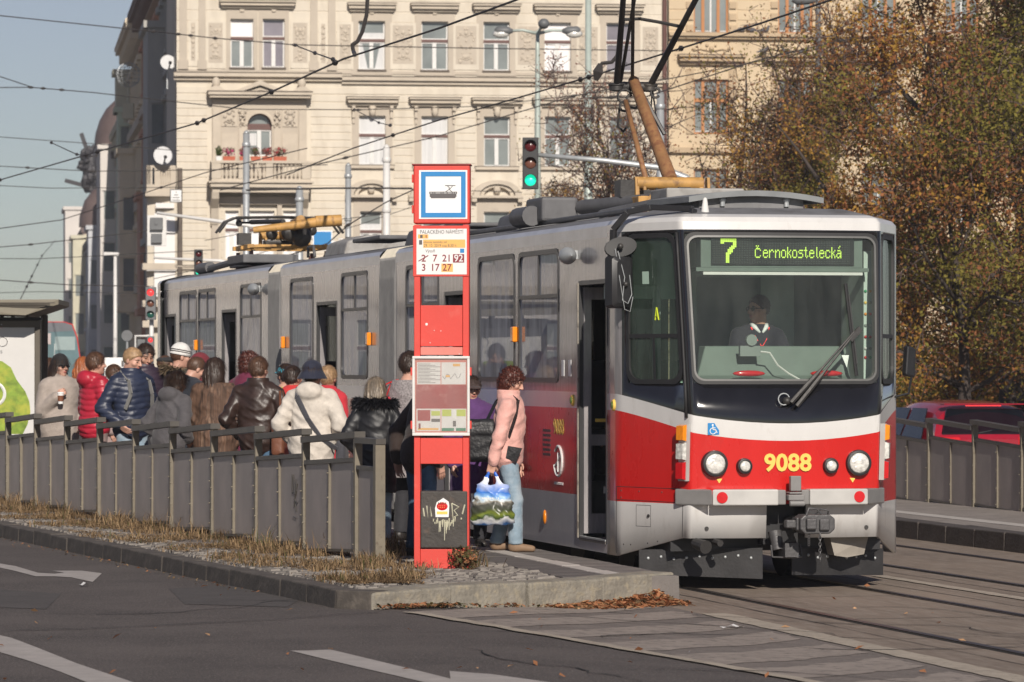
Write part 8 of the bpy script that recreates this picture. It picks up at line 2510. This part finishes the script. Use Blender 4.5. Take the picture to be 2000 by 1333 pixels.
P4 = person('person in a cream hooded parka and navy bucket hat with a shoulder strap', 610, 41.6, top=710, face=R(-14), coat=cloth('cream_parka', (0.55,0.50,0.44), bump=.5, bscale=16), coat_len=.22, bulk=.034, fold=.011, hood=True, trousers=M['pants'], hair=HC['dark'], hairstyle='short', hat='bucket', hatm=cloth('navy_felt', (0.013,0.016,0.035)), armL='pocket', armR='pocket', hy=-.25)
P5 = person('man with brown hair in a dark brown leather jacket seen from behind', 505, 43.2, top=700, face=R(-12), coat=mat('brown_leather', (0.034,0.019,0.015), .42, var=.3, vscale=9, bump=.5, bscale=9), coat_len=.05, bulk=.02, fold=.012, trousers=M['jean_d'], hair=HC['brown'], hairstyle='short', armL='pocket', armR='pocket', collar=1, hy=-.25)
P6 = person('woman with long dark hair in a brown striped fur coat', 420, 45.6, top=702, face=R(-20), fem=True, coat=mat('striped_fur', (0.10,0.055,0.035), .8, var=.75, vscale=16, stretch=(1.5,1.5,.06), bump=.6, bscale=30, col2=(0.28,0.19,0.13), c2=(.55,.75), c2scale=12), coat_len=.20, bulk=.045, fold=.009, trousers=M['pants'], hair=HC['dark'], hairstyle='mid')
P7 = person('stooping woman with a dark hair bun in a grey fleece jacket', 330, 45.5, top=726, face=R(-40), fem=True, coat=cloth('grey_fleece', (0.075,0.07,0.075), bump=.3), coat_len=.10, bulk=.03, fold=.011, hood=True, trousers=M['pants'], hair=HC['dark'], hairstyle='bun', lean=.20, armL='pocket', armR='pocket', hp=-.1)
P8 = person('short haired man in a dark navy coat looking down to the right', 372, 47.2, top=700, face=R(-62), coat=cloth('dark_navy_coat', (0.018,0.022,0.032)), coat_len=.15, bulk=.04, trousers=M['pants'], hair=HC['brown'], hairstyle='crop', hp=-.45, armR='pocket', armL=((.14,-.05,-.22),(.02,-.32,-.34)), handL=True, hood=True, lean=.08)
P9 = person('fair haired young man in a navy quilted jacket wearing a grey backpack', 258, 47.6, top=682, face=R(-140), coat=mat('navy_quilt', (0.020,0.027,0.055), .45, var=.15, bump=.2, bscale=30), coat_len=.03, puff=.010, bulk=.018, fold=.005, trousers=M['jean'], hair=HC['blond'], hairstyle='crop', hp=-.30, hy=.35, armL='pocket', armR='pocket', collar=1)
P10 = person('man with brown hair in a bright red quilted jacket, hands joined', 186, 49.2, top=691, face=R(-58), coat=mat('red_quilt', (0.42,0.018,0.04), .42, var=.15, bump=.2, bscale=30), coat_len=.08, puff=.011, bulk=.02, fold=.005, trousers=cloth('grey_pink_trousers', (0.24,0.17,0.16)), hair=HC['brown'], hairstyle='short', hood=True, armL='front', armR='front', handL=True, handR=True, curl=1.5)
P11 = person('woman in black beanie and sunglasses holding a paper cup', 117, 50.6, top=697, face=R(-150), fem=True, coat=cloth('stone_wool', (0.34,0.29,0.255), bump=.3), coat_len=.2, bulk=.035, fold=.007, trousers=M['pants'], hair=HC['dark'], hairstyle='long', hat='beanie', hatm=M['knit_black'], shades=True, armR='cup', handR=True, curl=1.5, armL='pocket', collar=2, hy=.25)
P12 = person('woman with long ginger hair behind the red quilted jacket', 163, 52.6, top=700, face=R(-20), fem=True, coat=cloth('dark_grey_coat', (0.04,0.038,0.04)), coat_len=.15, bulk=.02, trousers=M['pants'], hair=HC['ginger'], hairstyle='long')
P13 = person('dark haired young man in a plum quilted jacket behind the navy one', 283, 50.6, top=675, face=R(-150), skin='tan', coat=mat('plum_quilt', (0.035,0.022,0.038), .5, var=.15, bump=.2), coat_len=.03, puff=.008, bulk=.025, trousers=M['pants'], hair=HC['dark'], hairstyle='short', hp=-.35, collar=1)
P14 = person('person in a white striped beanie and olive fur hooded parka', 351, 50.6, top=676, face=R(-70), coat=cloth('olive_parka', (0.05,0.043,0.03)), coat_len=.15, bulk=.04, trousers=M['pants'], hair=HC['brown'], hairstyle='crop', hat='beanie', hatm=M['knit_white'], fur=700, furm=mat('tan_fur', (0.14,0.10,0.06), .8), hp=-.1)
P15 = person('man in a dark flat cap far behind the white beanie', 322, 58.0, top=697, face=R(-75), coat=cloth('black_coat', (0.02,0.02,0.022)), coat_len=.15, bulk=.02, trousers=M['pants'], hair=HC['brown'], hairstyle='crop', hat='flat', hatm=cloth('dark_cap', (0.02,0.02,0.022)))
P16 = person('person under a maroon hood behind the navy coated man', 393, 51.6, top=694, face=R(-60), coat=cloth('maroon_coat', (0.14,0.016,0.025)), coat_len=.15, bulk=.03, trousers=M['pants'], hat='hood', hatm=cloth('maroon_hood', (0.15,0.016,0.025)))
P17 = person('auburn haired woman with a burgundy scarf behind the leather jacket', 487, 46.4, top=690, face=R(-35), fem=True, coat=cloth('burgundy_coat', (0.12,0.012,0.04)), coat_len=.15, bulk=.03, trousers=M['pants'], hair=HC['auburn'], hairstyle='curly', collar=3)
P18 = person('hiker in a red jacket and black cap wearing a grey backpack', 572, 44.4, top=718, face=R(-12), coat=cloth('scarlet_jacket', (0.55,0.03,0.03)), coat_len=.08, bulk=.03, trousers=M['pants'], hair=HC['dark'], hairstyle='short', hat='cap', hatm=cloth('black_cap', (0.015,0.015,0.016)), collar=2, hy=-.4)
P19 = person('child in a bright turquoise cap behind the hiker', 556, 46.6, top=714, face=R(-20), coat=cloth('blue_jacket', (0.03,0.10,0.36)), coat_len=.08, bulk=.03, trousers=M['pants'], hair=HC['dark'], hairstyle='short', hat='cap', hatm=cloth('turquoise_cap', (0.05,0.40,0.52)), hy=.9)
P20 = person('fair haired person in a long red coat beside the tram door', 640, 44.2, top=718, face=R(-35), fem=True, coat=cloth('long_red_coat', (0.50,0.025,0.04)), coat_len=.30, bulk=.03, trousers=M['pants'], hair=HC['blond'], hairstyle='short', collar=2, hy=.2)
P21 = person('person in a grey tweed coat with a red bag, left of the totem', 800, 41.0, top=690, face=R(-40), coat=mat('grey_tweed', (0.26,0.235,0.235), .9, var=.5, vscale=60, bump=.3), coat_len=.2, bulk=.03, trousers=M['pants'], hair=HC['dark'], hairstyle='short')
P22 = person('woman in a purple coat and dark cap between totem and pink jacket', 921, 39.6, top=738, face=R(-165), fem=True, coat=cloth('purple_coat', (0.085,0.03,0.13)), coat_len=.25, bulk=.03, trousers=M['pants'], hair=HC['dark'], hairstyle='short', hat='cap', hatm=cloth('brown_knit_cap', (0.05,0.03,0.028)), collar=2, hp=-.15)
P23 = person('distant pale haired woman between the shelter and the black beanie', 97, 62.0, top=702, face=R(60), fem=True, coat=cloth('pale_scarf_coat', (0.36,0.32,0.30)), coat_len=.2, bulk=.03, trousers=M['pants'], hair=HC['brown'], hairstyle='mid')
P24 = person('person in a dark coat deep in the crowd beneath the white lane sign', 222, 55.0, top=715, face=R(-100), coat=cloth('rose_grey_coat', (0.30,0.22,0.21)), coat_len=.15, bulk=.03, trousers=M['pants'], hair=HC['brown'], hairstyle='short')
# driver and two seated passengers
dp = tw(0.02, 0.98, 0.86)
P25 = person('tram driver in sunglasses, white collar and navy sweater at the windscreen', 1480, 37.3, height=1.70, base=.80, pos=dp, face=THETA+PI, skin='tan', coat=cloth('navy_sweater', (0.014,0.013,0.022), bump=.2), coat_len=-.02, bulk=.0, fold=.004, trousers=M['pants'], hair=HC['shaved'], hairstyle='crop', shades=True, hy=-1.15, armL='wheel', armR='wheel', sit=True, group='people aboard the tram')
mb = MB()
for s in (-1,1):
    mb.tube([(s*.075,.03,1.50),(s*.055,.085,1.47),(s*.012,.115,1.42)],[.02,.024,.010],6)
V = np.array(mb.v); o = link('shirt_collar', mesh_of('shirt_collar', [tuple(v*P25[2]) for v in V], mb.f, M['sign_white'], None, True), P25[0])
mb = MB(); mb.tube([(-.085,.075,1.47),(-.045,.125,1.36),(0,.137,1.29),(.045,.125,1.36),(.085,.075,1.47)],.006,5)
o = link('neck_piping', mesh_of('neck_piping', [tuple(np.array(v)*P25[2]) for v in mb.v], mb.f, M['lamp_red'], None, True), P25[0])
pp = tw(-0.98, 5.15, 0.50)
person('seated passenger in a white striped beanie inside the tram window', 972, 42, height=1.72, base=.5, pos=pp, face=THETA+R(160), coat=cloth('dark_parka', (0.03,0.028,0.026)), coat_len=-.05, bulk=.02, trousers=M['pants'], hair=HC['brown'], hairstyle='crop', hat='beanie', hatm=M['knit_white'], sit=True, group='people aboard the tram')
pp = tw(-0.90, 3.75, 0.48)
person('blond seated passenger just behind the front tram door', 1027, 41, height=1.72, base=.5, pos=pp, face=THETA+R(-20), fem=True, coat=cloth('tan_coat', (0.22,0.16,0.11)), coat_len=-.05, bulk=.02, trousers=M['pants'], hair=HC['blond'], hairstyle='mid', sit=True, group='people aboard the tram')

# ---- things people carry
def onp(Pt, v): return Pt[1](v)
def strap(mb, Pt, pts, w=.035, th=.008):
    Q = [Pt[1](p) for p in pts]
    for a, b in zip(Q, Q[1:]): mb.beam(a, b, w, th, up=(b-a).orthogonal())
def sdf_bag(name, label, cat, fn, lo, hi, h, m, Pt, v, rot=None, group=None):
    o_ = Pt[1](v)
    V, F = mesh_sdf(fn, lo, hi, h)
    o = link(name, fast_mesh(name, V, F, [m], np.zeros(len(F), int))); o.data.shade_smooth()
    o.location = o_; o.rotation_euler = (0,0,Pt[0].rotation_euler.z if rot is None else rot)
    return tag(o, label, cat, group)
def rbox(P, b, r):
    q = np.abs(P)-np.array(b, np.float32)+r
    return np.sqrt((np.maximum(q,0)**2).sum(-1))+np.minimum(q.max(-1),0)-r
# plastic carrier bag with a mountain print
hand = P1[1](P1[3][1][1])
pm = bpy.data.materials.new('mountain_print'); pm.use_nodes = True
N_, L_ = pm.node_tree.nodes, pm.node_tree.links; pb = N_['Principled BSDF']; pb.inputs['Roughness'].default_value = .35
tc = N_.new('ShaderNodeTexCoord'); sp_ = N_.new('ShaderNodeSeparateXYZ'); nz = N_.new('ShaderNodeTexNoise'); nz.inputs['Scale'].default_value = 9; nz.inputs['Detail'].default_value = 8
ma_ = N_.new('ShaderNodeMath'); ma_.operation = 'MULTIPLY_ADD'; ma_.inputs[1].default_value = .16; L_.new(tc.outputs['Object'], nz.inputs['Vector']); L_.new(tc.outputs['Object'], sp_.inputs[0])
L_.new(nz.outputs['Fac'], ma_.inputs[0]); L_.new(sp_.outputs['Z'], ma_.inputs[2])
mr = N_.new('ShaderNodeMapRange'); mr.inputs['From Min'].default_value = -.42; mr.inputs['From Max'].default_value = .03; L_.new(ma_.outputs[0], mr.inputs[0])
rp = N_.new('ShaderNodeValToRGB'); els = rp.color_ramp.elements
for pos_, c_ in ((.0,(.02,.06,.16)),(.10,(.5,.5,.5)),(.14,(.04,.07,.02)),(.22,(.16,.20,.03)),(.30,(.05,.06,.03)),(.42,(.07,.07,.06)),(.47,(.30,.28,.24)),(.50,(.60,.68,.72)),(.57,(.22,.42,.72)),(.66,(.03,.16,.58)),(1.,(.02,.12,.55))):
    e = els.new(pos_); e.color = (*c_, 1)
els.remove(els[0])
L_.new(mr.outputs[0], rp.inputs[0]); L_.new(rp.outputs[0], pb.inputs['Base Color'])
def bagfn(P):
    z = P[...,2]; w = np.interp(z, [-.50,-.44,-.25,-.12], [.20,.215,.18,.13]); dth = np.interp(z, [-.50,-.42,-.2,-.12],[.07,.10,.07,.03])
    d = np.sqrt((P[...,0]/w)**2+(P[...,1]/dth)**2)-1
    d = d*np.minimum(w,dth)*.8
    d = np.maximum(d, np.maximum(z+.13, -.50-z))
    for s in (-1,1):
        d = smin(d, rcone(P*np.array((1.,2.2,1.),np.float32), (s*.085,0,-.17), (s*.030,0,-.02), .045, .014), .02)
    return d - .008*wrinkle(P, 1.4, 2.)
V, F = mesh_sdf(bagfn, (-.26,-.14,-.53), (.26,.14,.01), .010)
bg_ = link('carrier_bag', fast_mesh('carrier_bag', V, F, [pm], np.zeros(len(F), int))); bg_.data.shade_smooth()
bg_.location = hand+Vector((-.01,-.02,-.075)); bg_.rotation_euler = (0,0,R(-8)); tag(bg_, 'blue plastic carrier bag with a mountain meadow print hanging from her hand', 'bag')
mb = MB()
for k in range(9): mb.box(-.08+.018*k,-.067+.018*k,-.075,-.073,-.262,-.248)
mb.build('print', M['sign_white'], bg_)
# black shoulder bag of the woman in pink
blk = mat('black_leather', (0.016,0.016,0.018), .45, var=.2, bump=.3)
b1 = sdf_bag('shoulder_bag', 'black leather shoulder bag hanging behind the pink jacket', 'bag', lambda P: np.minimum(rbox(P,(.07,.15,.20),.06)-.006*wrinkle(P,1.2,1.), np.maximum(rbox(P,(.078,.145,.14),.05), -P[...,2]+.05)), (-.11,-.20,-.24), (.11,.20,.24), .012, blk, P1, (.03,-.26,1.06))
mb = MB(); strap(mb, P1, [(.19,.02,1.10),(.20,.08,1.30),(.13,.09,1.46),(.06,.0,1.52),(.05,-.13,1.44),(.05,-.21,1.26)]); mb.v = [tuple(b1.matrix_basis.inverted() @ Vector(v)) for v in mb.v] if False else mb.v
def attach(mb, name, m, par):
    inv = (Matrix.Translation(par.location) @ par.rotation_euler.to_matrix().to_4x4()).inverted()
    mb.v = [tuple(inv @ Vector(v)) for v in mb.v]
    return mb.build(name, m, par)
attach(mb, 'strap', blk, b1)
mb = MB(); mb.add([tuple(P1[1](v)) for v in ((.215,.02,1.02),(.215,.16,1.00),(.20,.10,.86),(.215,.0,.90))], [(0,1,2,3),(3,2,1,0)]); attach(mb, 'bag_flap', blk, b1)
# strap bag on the cream parka
mb0 = sdf_bag('crossbody_bag', 'dark crossbody bag hanging at the right hip of the cream parka', 'bag', lambda P: rbox(P,(.05,.10,.12),.04), (-.08,-.14,-.16), (.08,.14,.16), .015, cloth('grey_canvas',(0.05,0.05,0.06)), P4, (.30,.04,.86))
mb = MB(); strap(mb, P4, [(-.13,-.06,1.50),(-.10,-.185,1.42),(.02,-.22,1.20),(.16,-.21,1.0),(.28,-.10,.90)], .05, .01); attach(mb, 'strap', cloth('grey_strap',(0.085,0.085,0.10)), mb0)
# brown leather bag on the man in leather
tanb = mat('tan_leather', (0.17,0.065,0.035), .5, var=.25, bump=.2)
b5 = sdf_bag('shoulder_bag', 'tan brown leather shoulder bag under the arm of the leather jacket', 'bag', lambda P: rbox(P,(.07,.14,.19),.04)-.004*wrinkle(P), (-.11,-.18,-.23), (.11,.18,.23), .013, tanb, P5, (.27,-.16,.95))
for q in ([(.27,-.22,1.10),(.28,-.19,1.25),(.25,-.10,1.42)],[(.27,-.10,1.10),(.30,-.12,1.25),(.26,-.05,1.42)]): mb = MB(); strap(mb, P5, q, .025); attach(mb, 'strap', tanb, b5)
# backpacks
b9 = sdf_bag('backpack', 'grey backpack on the back of the navy quilted jacket', 'backpack', lambda P: smin(rbox(P,(.15,.09,.22),.06), rbox(P-np.array((0,-.09,-.06),np.float32),(.11,.05,.12),.04), .02), (-.19,-.20,-.26), (.19,.13,.26), .014, cloth('grey_nylon',(0.10,0.10,0.105)), P9, (0,-.26,1.20))
gw = cloth('grey_webbing',(0.19,0.185,0.175))
for s in (-1,1): mb = MB(); strap(mb, P9, [(s*.12,-.14,1.47),(s*.13,.0,1.505),(s*.13,.12,1.42),(s*.135,.175,1.28),(s*.17,.12,1.12)], .05, .012); attach(mb, 'strap', gw, b9)
b18 = sdf_bag('backpack', 'grey and blue hiking backpack with yellow straps on the red jacket', 'backpack', lambda P: rbox(P,(.14,.09,.21),.06)-.004*wrinkle(P), (-.18,-.13,-.25), (.18,.13,.25), .014, cloth('grey_pack',(0.16,0.155,0.15)), P18, (0,-.24,1.18))
yw = cloth('yellow_web',(0.55,0.55,0.06))
for q in ([(-.11,-.16,1.36),(-.11,-.13,1.47),(-.11,.0,1.52)],[(.11,-.16,1.36),(.11,-.13,1.47),(.11,.0,1.52)],[(-.08,-.345,1.22),(.08,-.345,1.26)]): mb = MB(); strap(mb, P18, q, .045, .012); attach(mb, 'strap', yw, b18)
sdf_bag('backpack', 'grey mottled backpack at the side of the sunglasses woman', 'backpack', lambda P: rbox(P,(.14,.10,.24),.07)-.008*wrinkle(P), (-.18,-.14,-.28), (.18,.14,.28), .015, mat('mottled_nylon',(0.10,0.095,0.10),.7,var=.6,vscale=40), P12, (0,-.22,1.12))
b21 = sdf_bag('handbag', 'bright red handbag on the shoulder of the tweed coat', 'bag', lambda P: rbox(P,(.07,.12,.12),.05), (-.1,-.16,-.16), (.1,.16,.16), .014, mat('red_bag',(0.55,0.03,0.05),.5), P21, (-.16,-.20,1.23))
for q in ([(-.16,-.24,1.33),(-.15,-.16,1.46),(-.14,-.02,1.50)],[(-.16,-.16,1.33),(-.15,-.1,1.45),(-.14,.0,1.50)]): mb = MB(); strap(mb, P21, q, .012); attach(mb, 'strap', M['red_lens'], b21)
# paper cup
cw_ = P11[1](P11[3][1][1]+np.array((-.02,.07,.0)))
cup = thing('coffee_cup', 'white paper cup with brown sleeve in the hand of the sunglasses woman', 'cup', cw_)
mb = MB(); mb.lathe([(.030,-.075),(.040,.05)],14); mb.build('cup_body', M['sign_white'], cup, smooth=40)
mb = MB(); mb.lathe([(.034,-.045),(.0405,.025)],14); mb.build('sleeve', tanb, cup, smooth=40)
mb = MB(); mb.lathe([(.042,.05),(.042,.06),(.034,.068)],14); mb.build('lid', M['sign_white'], cup, smooth=40)
# ================================================================== dry grass, weeds, fallen leaves, litter
M['straw'] = leafmat('dry_grass', (0.34,0.235,0.135), .3); M['straw_d'] = leafmat('dry_grass_dark', (0.17,0.115,0.065), .3); M['weed'] = leafmat('weed_green', (0.10,0.10,0.04), .3)
M['deadleaf'] = leafmat('dead_leaf', (0.42,0.19,0.095), .4); M['deadleaf2'] = leafmat('dead_leaf_pale', (0.52,0.31,0.17), .4)
def blades(name, pts, hts, wid, mats_, wts, r, droop=.5, flat=0.0):
    n = len(pts)
    a = r.uniform(0,2*PI,n); d = np.stack([np.cos(a),np.sin(a),np.zeros(n)],1); s = np.stack([-np.sin(a),np.cos(a),np.zeros(n)],1)
    h = hts[:,None]; w = (wid*r.uniform(.6,1.4,n))[:,None]; k = (droop*r.uniform(.3,1.6,n))[:,None]
    up = np.array([0,0,1.])
    p0 = pts; p1 = pts+up*h*.55*(1-flat)+d*h*.25*k; p2 = pts+up*h*(1-.25*k)*(1-flat)+d*h*.8*k
    V = np.stack([p0-s*w,p0+s*w,p1+s*w*.75,p1-s*w*.75,p2,p2+s*w*.1],1).reshape(-1,3)
    o = np.arange(n)[:,None]*6
    F = np.concatenate([o+np.array([[0,1,2,3]]), o+np.array([[3,2,5,4]])])
    mi = np.searchsorted(np.cumsum(wts)/np.sum(wts), r.random(n)); mi = np.concatenate([mi,mi])
    return tag(link(name, fast_mesh(name, V, F, mats_, np.minimum(mi,len(mats_)-1))), kind='stuff')
r = np.random.default_rng(21)
pts, hts = [], []
def fenceX(Y): return -1.15-.3245*(Y-36.2)
ntuft = 950
for _ in range(ntuft):
    Y = 33.0+r.random()**1.25*22
    f = r.random()
    w0_ = kl(Y)+.28; w1_ = fenceX(Y)+.10
    if Y < 36: w1_ = w0_+.75+(Y-33)*.25
    x = w0_+(w1_-w0_)*f
    dens = .5+.5*math.sin(Y*2.3+1.5*math.sin(x*3))+.35*(f-.4)
    if r.random() > dens-.06: continue
    nb = r.integers(10,34); hh = r.uniform(.035,.115)*(1.0+1.2*(f > .65)*r.random())
    pts.append(np.stack([x+r.standard_normal(nb)*.06, Y+r.standard_normal(nb)*.07, np.full(nb,PZ-.01)],1)); hts.append(hh*r.uniform(.5,1.4,nb))
for (px, py, nb, hh) in ((905,1108,170,.17),(880,1104,70,.10),(770,1085,200,.20),(745,1092,120,.15),(820,1112,80,.09),(640,1075,120,.16),(540,1055,160,.16),(420,1040,140,.15)):
    c = G(px, FPX*(CZ-PZ)/(py-HZ)); pts.append(np.stack([c.x+r.standard_normal(nb)*.10, c.y+r.standard_normal(nb)*.10, np.full(nb,PZ-.01)],1)); hts.append(hh*r.uniform(.5,1.5,nb))
pts, hts = np.concatenate(pts), np.concatenate(hts)
blades('dry_grass', pts, hts, .0042, [M['straw'],M['straw_d'],M['weed']], [.62,.28,.10], r, .9)
# matted straw lying on the setts
n = 22000; Y = 32.6+r.random(n)**1.2*20; f = r.random(n)**.8
w0_ = kl(Y)+.26; x = w0_+(np.where(Y < 36, .6+(Y-32.6)*.3, fenceX(Y)+.05-w0_))*f
keep = (np.sin(Y*2.3+1.5*np.sin(x*3))+.6*np.sin(x*7+Y*5)+.9*r.random(n) > .25)
P3d = np.stack([x,Y,np.full(n,PZ+.012)],1)[keep]
blades('matted_straw', P3d, r.uniform(.05,.14,len(P3d)), .006, [M['straw'],M['straw_d']], [.7,.3], r, 1.2, .85)
# tall dry weeds before the fence
for k, (px, py, h, lab) in enumerate(((622,1062,.40,'tall dry weed before the third fence bay from the red pole'),(700,1075,.36,'dry weed near the last full fence post'),(548,1050,.42,'dry weed left of the scratched fence panel'))):
    c = G(px, FPX*(CZ-PZ)/(py-HZ), PZ)
    t = thing('weed', lab, 'weed', c, 0, 'tall dry weeds along the fence')
    mb = MB(); stem = [(0,0,0),(.01,.0,h*.4),(.0,.01,h*.75),(.02,0,h)]
    mb.tube(stem, [.006,.005,.004,.002], 4)
    for j in range(16):
        z = h*(.35+.6*j/16); a = j*2.4; l = .10*(1.1-j/16)
        mb.tube([(0,0,z),(l*.6*math.cos(a),l*.6*math.sin(a),z+l*.8),(l*.8*math.cos(a),l*.8*math.sin(a),z+l*1.5)],[.003,.0025,.002],3)
    mb.build('stalk', M['straw_d'], t)
    mb = MB(); leafball(mb, (0,0,h*.75), (.05,.05,h*.25), 90, .012, [0,1]); mb.build('seed_heads', [M['straw'],M['straw_d']], t)
c = G(905, FPX*(CZ-PZ)/(1112-HZ), PZ)
t = thing('weed', 'bushy green brown weed at the foot of the red totem', 'weed', c)
mb = MB(); leafball(mb, (0,0,.09), (.14,.12,.11), 420, .020, [0,1,2]); mb.build('foliage', [M['weed'],M['straw_d'],M['deadleaf']], t)
mb = MB()
for j in range(12): a = j*.9; mb.tube([(0,0,0),(.07*math.cos(a),.07*math.sin(a),.10),(.12*math.cos(a),.12*math.sin(a),.2)],[.005,.004,.002],3)
mb.build('stalk', M['straw_d'], t)
def litter(name, P, size, mats_, wts, r):
    n = len(P); a = r.uniform(0,2*PI,n)
    tilt = r.normal(0,.55,n); s = size*r.uniform(.5,1.3,n)
    ux = np.stack([np.cos(a),np.sin(a),np.sin(tilt)*.6],1); uy = np.stack([-np.sin(a),np.cos(a),r.normal(0,.4,n)],1)
    s = s[:,None]; up = np.array([0,0,1.])
    V = np.stack([P-ux*s, P-ux*s*.1+uy*s*.5+up*s*.25, P+ux*s+up*s*.2, P-ux*s*.1-uy*s*.5+up*s*.25],1).reshape(-1,3)
    mi = np.searchsorted(np.cumsum(wts)/np.sum(wts), r.random(n))
    return tag(link(name, fast_mesh(name, V, np.arange(4*n).reshape(n,4), mats_, np.minimum(mi,len(mats_)-1))), kind='stuff')
# heap of leaves blown against the nose of the kerb
n = 2000; dv = (P1_n := Vector((corner.x, corner.y))) - P0
tt = .56+.42*r.random(n)**.8; off = -np.abs(r.normal(0,.10,n))-.015
hpk = np.exp(-((tt-.92)/.07)**2)*.11+np.exp(-((tt-.78)/.16)**2)*.05+.012
nrm = np.array([-dv.y,dv.x])/dv.length
xy = np.stack([P0.x+dv.x*tt,P0.y+dv.y*tt],1)+off[:,None]*nrm
zg = np.array([gz(a,b) for a,b in xy])
P3d = np.concatenate([xy,(zg+.006+hpk*r.random(n)*np.exp(-np.abs(off)/.12))[:,None]],1)
litter('leaf_heap', P3d, .034, [M['deadleaf'],M['deadleaf2'],M['straw_d']], [.6,.22,.18], r)
n = 420; tt = .0+.56*r.random(n); tt = np.where(r.random(n) < .7, .05+.18*r.random(n), tt); off = -np.abs(r.normal(0,.06,n))-.01
xy = np.stack([P0.x+dv.x*tt,P0.y+dv.y*tt],1)+off[:,None]*nrm; zg = np.array([gz(a,b) for a,b in xy])
litter('fallen_leaves', np.concatenate([xy,(zg+.012+.02*r.random(n))[:,None]],1), .026, [M['deadleaf'],M['straw'],M['weed']], [.5,.3,.2], r)
n = 60; px = r.uniform(0,2000,n); py = r.uniform(1060,1330,n)
P3d = np.array([tuple(gp(a,b,.012)) for a,b in zip(px,py)]); 
litter('scattered_leaves', P3d, .030, [M['deadleaf'],M['deadleaf2'],M['paper']], [.58,.39,.03], r)
for (px, py, l, lab) in ((1010,1183,.12,'crumpled white paper scrap against the light nose kerb'),(1430,1226,.10,'thin white paper strip on the hatched area'),(165,1143,.05,'tiny white scrap on the dark road by the left arrow')):
    c = gp(px, py, .012); t = thing('paper_scrap', lab, 'litter', c, r.uniform(0,1))
    mb = MB(); mb.grid([[(-l,-.03,0),(-l*.3,-.035,.02),(l*.2,-.03,.006),(l,-.02,.012)],[(-l*.9,.03,.01),(-l*.3,.03,.004),(l*.3,.03,.025),(l*.9,.02,0)]]); mb.build('sheet', M['paper'], t)
n = 240; Yk = 34+r.random(n)*16
P3d = np.stack([np.array([kl(y) for y in Yk])-np.abs(r.normal(0,.10,n))-.03, Yk, np.full(n,.112)],1)
litter('kerb_litter', P3d, .016, [M['straw'],M['deadleaf'],M['straw_d']], [.4,.3,.3], r)
# ================================================================== thin autumn haze: one closed box of even air round everything
hz_m = bpy.data.materials.new('haze'); hz_m.use_nodes = True
hn, hl_ = hz_m.node_tree.nodes, hz_m.node_tree.links; hn.clear()
ho_ = hn.new('ShaderNodeOutputMaterial'); pv = hn.new('ShaderNodeVolumePrincipled')
pv.inputs['Color'].default_value = (.94,.95,1.0,1); pv.inputs['Density'].default_value = .00045; pv.inputs['Anisotropy'].default_value = .2
hl_.new(pv.outputs[0], ho_.inputs['Volume'])
mb = MB(); mb.box(-820,820,-40,1020,-1,28)
tag(mb.build('haze', hz_m), kind='stuff')
